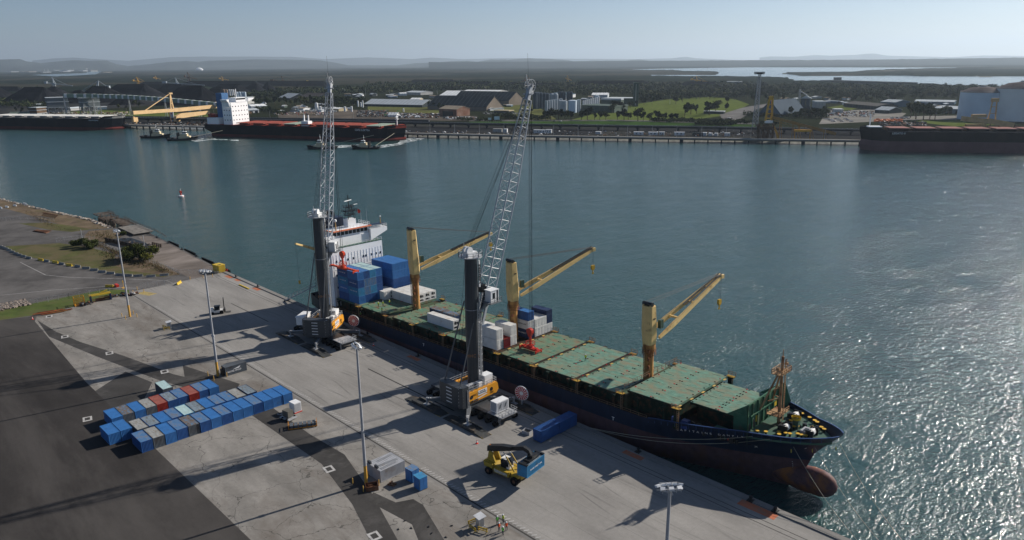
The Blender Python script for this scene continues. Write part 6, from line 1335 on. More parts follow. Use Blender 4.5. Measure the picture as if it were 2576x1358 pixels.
def scatter(n, x0, x1, y0, y1, wmin, wmax, lab, grp):
    for i in range(n):
        x = rr.uniform(x0, x1); y = rr.uniform(y0, y1); w = rr.uniform(wmin, wmax)
        shed('works_building', lab, 'building', (x, y), (x+w, y+rr.uniform(-.6, .6)), rr.uniform(10, 26), rr.uniform(2.5, 6), rr.uniform(1, 2.5), rr.choice((CONCW, SLBLUE, ROOFD, GREENROOF, WHITE)), rr.choice((ROOFW, ROOFL, ROOFT, ROOFD, ROOFL)), rr.choice(('long', 'flat', 'cross')), grp=grp)
scatter(16, 860, 1080, 232, 250, 6, 20, 'small works building in the estate behind the pale roofed warehouse', 'small buildings behind the pale warehouse')
scatter(12, 640, 860, 262, 284, 5, 16, 'small works building on the bank behind the middle carrier', 'small buildings behind the middle carrier')
scatter(10, 460, 640, 262, 284, 5, 14, 'small coal terminal building right of the striped gallery', 'small coal terminal buildings')
scatter(9, 30, 420, 268, 284, 4, 12, 'small coal terminal building among the near heaps', 'small buildings among the coal heaps')
scatter(12, 1290, 1480, 244, 262, 5, 14, 'small plant building among the silos and tanks', 'small buildings among the silos')
scatter(14, 1960, 2180, 244, 268, 5, 18, 'small building in the wood right of the lattice tower', 'small buildings in the right wood')
scatter(12, 2240, 2420, 262, 286, 5, 18, 'small building beside the workshops near the huge tanks', 'small buildings near the huge tanks')
scatter(10, 1180, 1320, 264, 282, 4, 12, 'small hut on the grass right of the dark barns', 'huts right of the dark barns')
# ---------------- tanks, silos
def tank(name, label, cat, x, y, wpx, hpx, m, top=None, grp=None, dome=.12, bands=2):
    p = P(x, y); s = scale_at(p); r = wpx/2*s; h = hpx*s
    t = thing(name, label, cat, tuple(p), 0, grp); MB().cyl((0, 0, -.3), (0, 0, h), r, n=36, caps=False).build('shell', m, t, smooth=True)
    MB().lathe([(r*1.01, h-.2), (r*1.01, h), (r*.6, h+r*dome*.75), (0, h+r*dome)], n=36).build('roof', top or m, t, smooth=True)
    return t, r, h
for x, y, w, h, m, lab, grp in ((2463, 299, 99, 66, TANKB, 'huge pale blue storage tank with a brown roof behind the beige ship loader', None), (2562, 302, 116, 78, TANKW, 'huge white storage tank with a ribbed roof, rightmost of the two', None)):
    t, r, hh = tank('storage_tank', lab, 'storage tank', x, y, w, h, m, mat('brown_tank_roof', (.17, .15, .14), .8, v=.2, sc=.1), dome=.28)
    mb = MB()
    for k in range(20): a = k*2*pi/20; mb.bar((r*cos(a), r*sin(a), hh+.3), (r*.15*cos(a), r*.15*sin(a), hh+r*.28), .5, .3)
    mb.cyl((0, 0, hh+r*.24), (0, 0, hh+r*.32), r*.14, n=14); mb.build('roof_rib', CONCW, t)
    MB().rail([(r*1.0*cos(a*pi/12), r*1.0*sin(a*pi/12), hh) for a in range(25)], 1.2, .08, 4).build('roof_rail', STEEL, t)
pa, pb = P(2440, 300), P(2640, 302)
o = MB(); o.bar(pa+Vector((0, 0, 34)), pb+Vector((0, 0, 40)), 3, 1.4); o.rail([pa+Vector((0, 0, 35)), pb+Vector((0, 0, 41))], 1.5, .12, 6)
for k in (.25, .6): q = pa.lerp(pb, k)+Vector((0, 0, 36+5*k)); o.bar(q-Vector((4, 3, 0)), q+Vector((0, 0, 5)), .5); o.bar(q+Vector((4, 3, 0)), q+Vector((0, 0, 5)), .5)
tag(o.build('pipe_bridge', mat('pipe_bridge_maroon', (.13, .06, .05), .7)), 'maroon walkway bridge spanning the roofs of the two huge tanks', 'walkway bridge')
tank('gas_dome', 'white dome tank far off beyond the coal heaps', 'dome tank', 502, 177, 17, 3, WHITE, dome=.5)
for k, x in enumerate((822, 860)): tank('storage_tank', 'low pale green tank far behind the farther crane boom, %s of two' % ('left' if k == 0 else 'right'), 'tank', x+2, 233, 16, 9, mat('tank_pale_green', (.30, .36, .33), .6), grp='pair of low green tanks')
for i, x in enumerate((1346, 1352, 1360, 1368, 1376)):
    tank('grain_silo', 'dark ribbed grain silo in the left row beside the near crane boom', 'silo', x, 274-i*.4, 12, 40-i, SILOG, grp='dark grain silos', dome=.35)
for i, (x, w) in enumerate(((1378, 9), (1388, 10), (1398, 11))): tank('grain_silo', 'cone topped pale grain silo right of the dark ribbed ones', 'silo', x, 268, w*1.1, 30, SILOL, grp='cone topped silos', dome=.5)
for i, x in enumerate((1408, 1418, 1430, 1436)): tank('grain_silo', 'dark slim silo standing behind the pale tank farm', 'silo', x, 258, 10, 26, SILOG, grp='dark slim silos', dome=.15)
for i in range(7): tank('storage_tank', 'slim pale vertical tank in the left cluster of the tank farm', 'tank', 1374+i*6.2, 282-i*1.7, 7.5, 28-i*.8, SILOL, grp='slim tanks in the left cluster', dome=.15)
tank('storage_tank', 'broad grey tank in the middle of the tank farm', 'tank', 1416, 280, 22, 26, SILOL, dome=.1); tank('storage_tank', 'broad pale blue tank at the front of the tank farm', 'tank', 1440, 283, 21, 30, TANKB, dome=.1); tank('storage_tank', 'tall pale tank just right of the broad pale blue tank', 'tank', 1456, 282, 10, 31, SILOL, dome=.12)
for i in range(9): tank('storage_tank', 'small upright white tank in the right row of the tank farm', 'tank', 1467+i*4.9, 275-i*1.2, 4.2, 21, WHITE, grp='small tanks in the right row', dome=.3)
tank('storage_tank', 'pale tank closing the right end of the tank farm', 'tank', 1502, 264, 10, 23, TANKB, dome=.1)
for i, x in enumerate((566, 573)): tank('process_silo', 'tall buff silo of the cement plant behind the ship bridge', 'silo', x, 258, 5.5, 32, mat('buff_silo', (.32, .24, .18), .7), grp='buff silos', dome=.2)
for i, x in enumerate((579, 584, 589)): tank('process_silo', 'slim white silo of the cement plant behind the ship bridge', 'silo', x, 250, 4.2, 24, WHITE, grp='slim white silos', dome=.2)
for i, x in enumerate((598, 605, 612, 618)): tank('process_silo', 'white silo standing on the frame of the cement plant', 'silo', x, 256, 6, 24, TANKB, grp='white silos on a frame', dome=.2)
shed('cement_plant', 'pale framed plant house under the white silos behind the ship bridge', 'plant', (586, 262), (624, 262), 30, 16, 1, CONCW, ROOFL, 'flat')
for i, (x, y, w, h) in enumerate(((901, 268, 4, 14), (908, 268, 4, 10), (913, 270, 4, 16), (868, 280, 6, 11), (885, 281, 5, 13), (1015, 281, 4, 8), (797, 277, 8, 17), (806, 277, 6, 9))):
    tank('pressure_tank', 'small white upright tank in the gas plant right of the farther crane boom', 'tank', x, y, w, h, WHITE, grp='small gas plant tanks', dome=.4)
for i, (x, y) in enumerate(((862, 277), (880, 276), (840, 274), (658, 265), (665, 262), (815, 276))):
    p = P(x, y); s = scale_at(p); o = MB().cyl((-8*s, 0, 3*s), (8*s, 0, 3*s), 2.6*s, n=14).b2((-6*s, -1*s, 0), (-5*s, 1*s, 2*s)).b2((5*s, -1*s, 0), (6*s, 1*s, 2*s)).build('gas_bullet', WHITE, smooth=False); o.location = p; tag(o, 'white horizontal gas vessel in the plant behind the middle carrier', 'gas vessel', 'white horizontal gas vessels')
# paired silos on a frame, right
p = P(2025, 278); s = scale_at(p); t = thing('silo_plant', 'paired steel silos on a dark frame beside the steep grey shed', 'silo plant', tuple(p), radians(20))
for k in (-1, 1): MB().cyl((k*6*s, 0, 12*s), (k*6*s, 0, 30*s), 5.4*s, n=20).build('silo', SILOG, t, smooth=True)
MB().b2((-12*s, -6*s, 0), (12*s, 6*s, 12*s)).build('silo_frame', ROOFD, t); MB().prism_y([(-14*s, 30*s), (0, 37*s), (14*s, 30*s)], -7*s, 7*s).build('roof', ROOFL, t)
mb = MB(); mb.lattice((-16*s, 0, 0), (-16*s, 0, 52*s), 4*s, 3*s, 8, .4, .25, (1, 0, 0)); mb.bar((-16*s, 0, 48*s), (4*s, 0, 36*s), 1.5); mb.build('elevator_tower', STEEL, t)
# ---------------- coal heaps
def heaps(L_, g_, lab):
    for i, a in enumerate(sorted(L_)): heap(*a, g_, '%s %s' % (ORD[i], lab))
def heap(x0, x1, ybase, hpx, n, lab='', depth=1.0, flat=.35):
    pa, pb = P(x0, ybase), P(x1, ybase); c = (pa+pb)/2; s = scale_at(c); L = (pb-pa).length; h = hpx*s; r = min(L/2, h*1.55)*1.0; az = atan2((pb-pa).y, (pb-pa).x); rr_ = random.Random(int(x0*7+ybase))
    mb = MB(); K = 40; rings = 7; half = max(0, L/2-r)
    for j in range(rings+1):
        f = j/rings
        for i in range(K):
            a = 2*pi*i/K; ox = half if cos(a) > 0 else -half; rad = r*(1-f)*(1+.10*noise.noise(Vector((a*3, x0, j*.4))))+.2
            mb.v.append((ox*(1-.15*f)+rad*cos(a), rad*sin(a)*depth, h*f*(1+.05*noise.noise(Vector((cos(a)*2+x0, f*3, 2)))+(.04*noise.noise(Vector((i*.9, x0, 3))) if f > .8 else 0))-.2))
    mb.f += [(j*K+i, j*K+(i+1) % K, (j+1)*K+(i+1) % K, (j+1)*K+i) for j in range(rings) for i in range(K)]; mb.f.append(tuple(rings*K+i for i in range(K))); mb.mi += [0]*len(mb.f)
    o = mb.build('coal_heap', COAL); o.location = c; o.rotation_euler = (0, 0, az); return tag(o, lab, 'coal heap', n)
G = 'coal heaps in the near yard'
for a in ((-120, 50, 252, 34), (10, 175, 260, 40), (90, 190, 250, 32), (185, 330, 256, 38), (150, 250, 258, 30), (250, 420, 246, 34), (395, 580, 262, 44), (280, 360, 262, 24), (380, 500, 240, 28), (430, 560, 252, 20)): pass
heaps(((-120, 50, 252, 34), (10, 175, 260, 40), (90, 190, 250, 32), (185, 330, 256, 38), (150, 250, 258, 30), (250, 420, 246, 34), (395, 580, 262, 44), (280, 360, 262, 24), (380, 500, 240, 28), (430, 560, 252, 20)), G, 'black coal heap from the left in the near rows of the coal yard')
G = 'coal heaps in the farther yard'
heaps(((330, 460, 230, 17), (520, 640, 235, 22), (395, 520, 238, 20), (560, 640, 240, 28), (500, 600, 246, 26), (600, 680, 236, 24), (650, 700, 233, 26), (340, 440, 220, 14), (440, 680, 222, 18), (620, 830, 218, 14), (740, 840, 219, 15), (420, 475, 262, 16), (-100, 80, 236, 18)), G, 'black coal heap from the left in the farther rows of the coal yard')
G = 'long coal heaps behind the tree belt'
heaps(((1020, 1160, 210, 10), (1140, 1260, 220, 14), (1285, 1430, 222, 13), (1425, 1660, 220, 17), (1690, 1830, 222, 17), (1255, 1330, 218, 12), (1040, 1080, 222, 12), (1060, 1110, 222, 10)), G, 'long dark coal heap from the left behind the tree belt')
# ---------------- stackers and reclaimers in the yard
def stacker(x, y, hpx, wpx, m, lab, flip=1, grp='stackers in the coal yard', wheel=None):
    p = P(x, y); s = scale_at(p); az = atan2(RT.y, RT.x); H, Wd = hpx*s, wpx*s
    t = thing('coal_stacker', lab, 'stacker', tuple(p), az, grp)
    MB().bar((-H*.2, 0, 0), (0, 0, H*.55), H*.06).bar((H*.2, 0, 0), (0, 0, H*.55), H*.06).bar((-H*.12, -3, H*.2), (H*.14, 3, H*.2), H*.05).b2((-H*.14, -4, H*.42), (H*.14, 4, H*.56)).build('portal', m, t)
    mb = MB(); mb.lattice((0, 0, H*.5), (flip*Wd, 0, H*.32), H*.08, H*.05, 10, .35, .2, (0, 1, 0)); mb.bar((0, 0, H*.52), (flip*Wd, 0, H*.34), H*.035); mb.build('boom', m, t)
    MB().lattice((0, 0, H*.5), (-flip*Wd*.45, 0, H*.62), H*.08, H*.08, 5, .35, .2, (0, 1, 0)).b2((-flip*Wd*.36, -4, H*.52), (-flip*Wd*.5, 4, H*.7)).build('counterweight_arm', m, t)
    MB().bar((0, 0, H*.5), (-flip*H*.08, 0, H), H*.05).bar((flip*H*.16, 0, H*.5), (-flip*H*.08, 0, H), H*.035).bar((-flip*H*.08, 0, H), (flip*Wd*.75, 0, H*.38), H*.018).bar((-flip*H*.08, 0, H), (-flip*Wd*.42, 0, H*.62), H*.018).build('mast', m, t)
    if wheel: 
        mb = MB(); c = Vector((flip*Wd, 0, H*.32)); R_ = H*.18
        for k in range(10): a = k*2*pi/10; mb.box(c+Vector((R_*cos(a), 0, R_*sin(a))), (R_*.45, 3, R_*.45), ry=a)
        mb.cyl(c-Vector((0, 1.5, 0)), c+Vector((0, 1.5, 0)), R_*.85, n=16); mb.build('bucket_wheel', wheel, t)
    return t
stacker(138, 226, 30, 46, mat('stacker_pale_blue', (.33, .38, .42), .5), 'pale steel stacker over the leftmost coal heaps')
stacker(250, 246, 42, 60, mat('stacker_pale_blue', (.33, .38, .42), .5), 'large pale steel stacker above the striped gallery', -1)
stacker(348, 216, 22, 26, LOADO, 'orange stacker leaning over the near coal heap'); stacker(446, 224, 28, 70, mat('stacker_pale_blue', (.33, .38, .42), .5), 'pale stacker with a long boom right of the orange one')
stacker(476, 208, 26, 22, RUSTB, 'brown stacker over the long farther coal heap'); stacker(560, 206, 14, 16, LOADO, 'small ochre stacker far behind the coal heaps'); stacker(393, 203, 12, 12, LOADO, 'small ochre stacker farther left behind the coal heaps')
stacker(712, 216, 24, 62, RUSTB, 'brown reclaimer with a yellow bucket wheel beside the farther crane boom', 1, wheel=YELLOW)
stacker(1324, 215, 26, 16, mat('faded_orange_steel', (.40, .20, .12), .6), 'faded orange stacker behind the head of the near crane boom', -1); stacker(1428, 208, 18, 10, LOADO, 'ochre stacker post behind the dark silos'); stacker(1752, 213, 22, 30, LOADO, 'ochre stacker far behind the green process tower'); stacker(1124, 205, 10, 22, RUSTB, 'small brown stacker far behind the white roofs')
# ---------------- conveyors, wharf
def spine(pts, z): return [P(x, y, ZF)+Vector((0, 0, z)) for x, y in pts]
def conveyor(label, pts, z, w, hh, m, pier, roller=True, grp=None, name='conveyor'):
    t = thing(name, label, 'conveyor', tuple(P(*pts[0])), 0, grp); o0 = Vector(P(*pts[0])); L = [q-o0 for q in spine(pts, z)]
    mb = MB(); rl = MB(); pr = MB()
    for a, b in zip(L, L[1:]):
        mb.bar(a, b, w, hh); mb.bar(a+Vector((0, 0, hh*.8)), b+Vector((0, 0, hh*.8)), w*.5, .4); n = int((b-a).length/pier)
        k = int((b-a).length/5)
        if roller:
            for i in range(k): q = a.lerp(b, i/k); rl.box(q+Vector((0, 0, hh*.5+.6)), (1.1, w*.9, .5), rz=atan2((b-a).y, (b-a).x))
        for i in range(n+1):
            q = a.lerp(b, (i+.3)/(n+1)); pr = MB(); pr.b2(q+Vector((-1.0, -1.0, -z-.3)), q+Vector((1.0, 1.0, -hh/2))); pr.box(q+Vector((0, 0, -hh/2-.5)), (3, w+1, 1), rz=atan2((b-a).y, (b-a).x)); pr.build('pier', DKST, t)
    mb.build('gallery', m, t)
    if roller: rl.build('belt_cover', SILOG, t)
    return t
conveyor('long dark elevated coal conveyor running the whole length of the far wharf', [(135, 303), (502, 309), (629, 311), (1258, 323), (1902, 334), (2300, 342), (2800, 350)], 5.2, 7, 2.0, DKST, 27)
conveyor('second low dark conveyor behind the long one along the far wharf', [(140, 299), (640, 305), (1080, 311)], 4.0, 6, 2.4, DKST, 27)
# striped gallery on trestles
pts = [(168, 292), (240, 290), (330, 292), (420, 295), (505, 297), (600, 299)]; zs = [44, 42, 37, 31, 25, 19]
t = thing('conveyor_gallery', 'green conveyor gallery with white stripes sloping down on trestles over the coal yard', 'conveyor gallery', tuple(P(*pts[0])), 0); o0 = Vector(P(*pts[0]))
gm = mat('gallery_green', (.20, .27, .21), .6); L = [P(*p)-o0+Vector((0, 0, 0)) for p in pts]; g = MB(); sm = MB(); tr = MB()
tops = [((165, 243), (0)), ((236, 243), 0), ((322, 246), 0), ((412, 252), 0), ((505, 260), 0), ((600, 269), 0)]
TT = []
for (bx, by), ((tx, ty), _) in zip(pts, tops):
    b = P(bx, by); best = b.copy()
    zt = min((abs(z_-0), z_) for z_ in (0,))[1]
    d = UP.z; s = scale_at(b); TT.append(b-o0+Vector((0, 0, (by-ty)*s*1.02)))
for a, b in zip(TT, TT[1:]):
    g.bar(a, b, 6, 6.5); n = max(3, int((b-a).length/13))
    for i in range(n): q0, q1 = a.lerp(b, (i+.1)/n), a.lerp(b, (i+.38)/n); MB().bar(q0, q1, 6.2, 6.7).build('white_panel', WHITE, t)
for i, (tp, ln) in enumerate(zip(TT, L)):
    for dx in (-3, 3): tr.bar((ln.x+dx*1.6, ln.y, -.2), (tp.x+dx*.4, tp.y, tp.z-2.5), .9)
    for k in (.3, .6, .85): tr.bar((ln.x-3, ln.y, tp.z*k), (ln.x+3, ln.y, tp.z*k), .5)
g.build('gallery', gm, t); tr.build('trestle', STEEL, t)
def framed(label, x0, x1, y, hpx, m, grp=None, topf=.45):
    pa, pb = P(x0, y), P(x1, y-2.2); s = scale_at(pa); d = pb-pa; Lx = d.length; H = hpx*s; D_ = Lx*.7
    t = thing('transfer_house', label, 'transfer house', tuple(pa), atan2(d.y, d.x), grp); MB().b2((0, 0, H*topf), (Lx, D_, H)).build('cladding', m, t)
    mb = MB()
    for i in range(4):
        x = Lx*i/3
        for yy in (0, D_): mb.b2((x-.6, yy-.6, -.3), (x+.6, yy+.6, H*topf))
        if i < 3: mb.bar((x, 0, 0), (Lx*(i+1)/3, 0, H*topf), .5); mb.bar((Lx*(i+1)/3, 0, 0), (x, 0, H*topf), .5)
    mb.b2((0, 0, H*topf*.5), (Lx, D_, H*topf*.5+.5)); mb.build('frame', mat('pale_frame', (.30, .31, .31), .6), t); MB().b2((-.5, -.6, H*.76), (Lx+.5, D_+.5, H*.8)).b2((-.5, -.6, H*topf), (Lx+.5, D_+.5, H*topf+.8)).build('band', ROOFL, t); MB().b2((-1, -1, H), (Lx+1, D_+1, H+1)).build('roof', ROOFL, t)
framed('grey transfer house on stilts at the left end of the striped gallery', 124, 178, 292, 44, THG); framed('grey transfer house on stilts under the striped gallery', 213, 256, 291, 42, THG, topf=.5)
framed('brown girder plant house on stilts beside the left loader', 96, 120, 298, 26, RUSTB); framed('small sampling station above the far wharf road behind the cranes', 598, 640, 262, 10, RUSTB)
# wharf deck and piles
def wharf(label, pts, width, pile, m, z=.9):
    o0 = Vector(P(*pts[0], ZW)); o0.z = ZW; t = thing('wharf', label, 'wharf', tuple(o0), 0); L = [Vector(P(*p, ZW))-o0 for p in pts]
    dk = MB(); kb = MB(); fr = MB(); piles = 0; PL = None
    for a, b in zip(L, L[1:]):
        d = (b-a).normalized(); n = Vector((-d.y, d.x, 0)); zt = z-ZW
        dk.add([a+Vector((0, 0, zt)), b+Vector((0, 0, zt)), b+n*width+Vector((0, 0, zt)), a+n*width+Vector((0, 0, zt)), a+Vector((0, 0, zt-1.4)), b+Vector((0, 0, zt-1.4)), b+n*width+Vector((0, 0, zt-1.4)), a+n*width+Vector((0, 0, zt-1.4))], [(0, 1, 2, 3), (0, 4, 5, 1), (3, 2, 6, 7), (7, 6, 5, 4), (0, 3, 7, 4), (1, 5, 6, 2)])
        kb.bar(a+Vector((0, 0, zt+.3)), b+Vector((0, 0, zt+.3)), .7, .6)
        k = int((b-a).length/pile)
        for i in range(k):
            q = a.lerp(b, (i+.5)/k)
            big = (i % 6 == 3)
            if piles < 98: MB().box(q+n*1.4+Vector((0, 0, (zt-1.4)/2-1)), ((3.6 if big else 1.3), 1.6, zt+1), rz=atan2(d.y, d.x)).build('pile', DKST, t); piles += 1
    dk.build('deck', m, t); kb.build('kerb', CONCW, t)
wharf('long piled concrete wharf on the far shore right of the middle carrier', [(1012, 345.5), (1300, 352), (1600, 357), (1900, 362), (2180, 366)], 13, 13, mat('wharf_concrete', (.20, .19, .175), .85, v=.25, sc=.1))
wharf('piled concrete wharf on the far shore between the two left carriers', [(255, 322), (400, 325), (520, 328)], 14, 11, mat('wharf_concrete', (.20, .19, .175), .85, v=.25, sc=.1))
for i, (x, w_, hp, m) in enumerate(((1342, 14, 7, WHITE), (1356, 16, 7, WHITE), (1373, 14, 8, WHITE), (1266, 9, 8, WHITE), (1498, 13, 5, WHITE), (1594, 25, 6, WHITE), (1631, 24, 6, WHITE), (1658, 13, 7, WHITE), (1696, 26, 7, WHITE), (1742, 30, 6, ROOFD), (1768, 9, 7, WHITE), (1782, 9, 6, WHITE), (1797, 8, 6, WHITE), (1822, 14, 7, WHITE), (1240, 22, 8, CONCW))):
    y = 333+(x-1258)*.0165
    t, L, D, h, rh = shed('site_cabin', '%s portable site cabin standing on the far wharf' % ('white' if m is WHITE else 'grey'), 'site cabin', (x, y), (x+w_, y+.2), 4, hp, .6, m, m, 'flat', grp='site cabins on the far wharf' if m is WHITE else 'grey cabins on the far wharf', over=.2)
    if m is WHITE: MB().b2((L*.2, -.1, h*.4), (L*.35, 0, h*.75)).b2((L*.6, -.1, h*.4), (L*.75, 0, h*.75)).build('window', GLASS, t)
# gangplanks/ramps lying on the wharf and stacked stuff
rr = random.Random(4)
def clutter(label, x0, y0, x1, y1, n, cols, smax, seed, name='scrap_heap', cat='scrap heap'):
    rr = random.Random(seed); mb = MB(); c = P((x0+x1)/2, (y0+y1)/2); s = scale_at(c)
    for i in range(n):
        p = P(rr.uniform(x0, x1), rr.uniform(y0, y1)); k = rr.uniform(.3, 1)*smax*s; mb.m(rr.randrange(len(cols))); mb.box(p-c+Vector((0, 0, k*.35+rr.random()*k*.6)), (k*rr.uniform(.6, 2), k*rr.uniform(.5, 1.4), k*rr.uniform(.4, 1)), rz=rr.uniform(0, 3), rx=rr.uniform(0, .6))
    o = mb.build(name, cols); o.location = c; return stuff(tag(o, label, cat))
DC = [ROOFD, RUSTB, GREYC, mat('pale_scrap', (.3, .28, .26), .8), RUSTS]
clutter('low heaps of dark mixed scrap beside the green scrap cranes', 900, 280, 975, 294, 420, DC, 4, 1); clutter('scrap and wrecked cars spread left of the brick building', 1000, 287, 1105, 297, 420, DC+[WHITE], 4, 2); clutter('white and grey scrap spread right of the brick building', 1115, 295, 1200, 300, 200, DC+[WHITE, WHITE], 3, 3)
clutter('yard of stored goods and machinery behind the clipped tree row', 2020, 278, 2110, 292, 300, DC+[WHITE, REDR, ROOFL], 3.5, 4); clutter('stored red and white goods on the gravel in front of the workshops', 2110, 280, 2200, 294, 260, DC+[WHITE, REDR, ROOFL], 3.2, 5); clutter('dark stacks of wheels and steel behind the right carrier', 2210, 308, 2330, 318, 420, [ROOFD, RUSTB, BLACKM, GREYC, RUSTS], 4, 6); clutter('bright orange stack of pipes behind the right carrier', 2200, 302, 2270, 308, 160, [mat('orange_goods', (.55, .15, .04), .6)], 4, 7)
clutter('low machinery and equipment scattered along the far wharf road', 1010, 330, 1900, 343, 500, DC+[WHITE], 2.6, 8); clutter('equipment along the wharf road between the left carriers', 300, 309, 520, 318, 260, DC+[CONCW], 3, 9); clutter('small plant and pipes in the gas works behind the middle carrier', 740, 270, 860, 282, 220, [WHITE, CONCW, ROOFL, SLBLUE], 3, 10); clutter('low sheds and vehicles on the depot ground behind the carrier deck', 690, 284, 830, 290, 150, [WHITE, ROOFT, REDR, ROOFD], 3, 12); clutter('low rubble and bushes on the ground by the open sided shed', 1215, 284, 1330, 288, 160, [ROOFD, GREYC, CONCW], 3, 13); clutter('small structures at the foot of the transfer houses', 100, 284, 330, 292, 240, [RUSTB, CONCW, ROOFT], 4, 14); clutter('small works buildings among the coal heaps', 440, 256, 560, 266, 120, [CONCW, ROOFL, RUSTB], 4, 15)
# parked cars
def car(x, y, m, label, grp, first={}):
    p = P(x, y); key = m.name
    if key not in first:
        t = thing('parked_car', label, 'car', tuple(p+Vector((0, 0, .25))), .4, grp)
        MB().prism_y([(-2.2, .35), (-2.2, .95), (-1.2, 1.0), (-.8, 1.5), (.7, 1.5), (1.3, 1.0), (2.2, .85), (2.2, .35)], -.9, .9).build('body', m, t); MB().prism_y([(-1.1, 1.02), (-.78, 1.45), (.68, 1.45), (1.15, 1.02)], -.92, .92).build('window', GLASS, t)
        for sx in (-1.35, 1.35):
            for sy in (-.8, .8): MB().cyl((sx, sy-.12, .33), (sx, sy+.12, .33), .33, n=8).build('wheel', BLACK, t)
        first[key] = t; return
    dup(first[key], label, grp, loc=tuple(p+Vector((0, 0, .25))), rz=.4+RJ.uniform(-.2, .2))
for i in range(22): car(2078+(i*7.7) % 66, 300+(i*3) % 9, [WHITE, LGREYC, WHITE, BLUE3][i % 4], 'parked car in the gravel car park behind the ochre loader', 'cars in the gravel car park')
for i in range(12): car(2243+(i*6.1) % 46, 297+(i*2) % 4, [WHITE, LGREYC, GREYC][i % 3], 'parked car in the row by the road right of the orange pipes', 'cars in the row by the road')
for i, (x, y) in enumerate(((1132, 301), (1165, 302), (1198, 303), (1233, 304), (1395, 306), (1410, 306), (1765, 308), (1820, 302), (1834, 298), (1810, 307), (430, 293), (500, 297), (470, 295))): car(x, y, [WHITE, GREYC, WHITE][i % 3], 'car on the road behind the far wharf', 'cars on the far road')
for i, (x, y) in enumerate(((1020, 337), (1092, 338), (1118, 339), (1162, 340), (1230, 342), (1276, 343), (1360, 344), (2150, 361), (2100, 360))): car(x, y-5, [WHITE, LGREYC][i % 2], 'white work vehicle parked on the far wharf', 'vehicles on the far wharf')
# light poles
pm = MB().cyl((0, 0, 0), (0, 0, 12), .22, .12, n=6).bar((0, 0, 12), (1.8, 0, 12.3), .15).mesh('lamp_post'); pm.materials.append(STEEL)
for i, (x, y, h) in enumerate([(1020+i*62, 334+i*1.05, 1) for i in range(18)]+[(540+i*70, 300+i*1.2, 1.2) for i in range(8)]+[(1505+i*45, 262, 1.3) for i in range(5)]+[(920+i*60, 240-i, 1.5) for i in range(9)]):
    o = bpy.data.objects.new('lamp_post', pm); COL.objects.link(o); o.location = P(x, y); o.scale = (h, h, h); tag(o, 'thin grey lamp post on the far shore', 'lamp post', 'thin lamp posts on the far shore')
# sign pylon, billboards
p = P(434, 305); t = thing('sign_pylon', 'tall white sign pylon with red marks near the left loader', 'sign', tuple(p), atan2(RT.y, RT.x)); s = scale_at((434, 300, 0)) if False else .62
MB().b2((-3, -.5, 0), (3, .5, 21)).build('panel', WHITE, t); MB().b2((-1.6, -.6, 14.5), (1.6, -.5, 17.5)).b2((-.9, -.6, 11), (.9, -.5, 13)).build('mark', RED, t)
for k, (x, w_) in enumerate(((1232, 8), (1250, 14))):
    p = P(x, 308); t = thing('billboard', '%s pale billboard beside the far road' % ('small left' if k == 0 else 'larger right'), 'billboard', tuple(p), atan2(RT.y, RT.x)); MB().b2((-w_*.28, 0, 4), (w_*.28, .3, 4+w_*.35)).build('panel', TANKB, t); MB().b2((-1.5, .1, 0), (-1.2, .3, 4)).b2((1.2, .1, 0), (1.5, .3, 4)).build('post', STEEL, t)
# tall lattice tower
p = P(1899, 319); s = scale_at(p); t = thing('lattice_tower', 'tall grey lattice tower with a crowded head platform beside the ochre loader', 'tower', tuple(p), radians(25))
H = 128*s; MB().lattice((0, 0, 0), (2*s, 0, H), 13*s, 5*s, 13, .55, .32, (1, 0, 0), 8*s, 4*s).build('lattice', STEEL, t); mb = MB(); mb.b2((-11*s, -4*s, H), (13*s, 4*s, H+1)); mb.rail([(-11*s, -4*s, H+1), (13*s, -4*s, H+1), (13*s, 4*s, H+1), (-11*s, 4*s, H+1), (-11*s, -4*s, H+1)], 3.2*s, .3, 3*s); mb.b2((-6*s, -2*s, H+1), (8*s, 2*s, H+3*s)); mb.bar((9*s, 0, H), (9*s, 0, H+8*s), .3); mb.build('head_platform', DKST, t); MB().b2((-3*s, -2*s, H-14*s), (8*s, 2*s, H-13.5*s)).build('lower_platform', DKST, t)
# ---------------- ship loaders
def loader_common(): pass
p = P(437, 309); s = scale_at(p); az = atan2(RT.y, RT.x)
t = thing('ship_loader', 'cream ship loader with a long level boom over the left carrier', 'ship loader', tuple(p), az+radians(72))
t.scale = (1.32, 1, 1)
MB().bar((-97*s, 0, 33*s), (5*s, 0, 31*s), 8*s, 8*s).bar((5*s, 0, 31*s), (122*s, 0, 32*s), 8*s, 9*s).build('boom', LOADY, t)
MB().bar((-5*s, -2*s, 30*s), (0, 0, 72*s), 2.2*s).bar((6*s, 2*s, 30*s), (0, 0, 72*s), 2.2*s).bar((-3*s, 0, 48*s), (3*s, 0, 48*s), 1.5*s).b2((-3*s, -2*s, 70*s), (5*s, 2*s, 74*s)).build('mast', LOADY, t)
MB().bar((0, 0, 72*s), (-70*s, 0, 34*s), 1.6*s).build('tie_bar', LOADY, t)
MB().prism_y([(6*s, 16*s), (3*s, 3*s), (13*s, 3*s), (20*s, 10*s), (100*s, 14*s), (100*s, 22*s), (20*s, 22*s)], -4*s, 4*s).build('portal_beam', LOADY, t)
MB().bar((88*s, 0, 24*s), (80*s, 0, 0), 1*s).bar((92*s, 0, 24*s), (102*s, 0, 0), 1*s).bar((-8*s, 0, 26*s), (-6*s, 0, 2*s), 1.2*s).bar((4*s, 3*s, 4*s), (-4*s, 3*s, -1), 2*s).build('leg', RUSTB, t)
MB().b2((-98*s, -3*s, 12*s), (-88*s, 3*s, 22*s)).bar((-95*s, 0, 24*s), (-90*s, 0, 8*s), 2*s).build('loading_chute', LOADY, t)
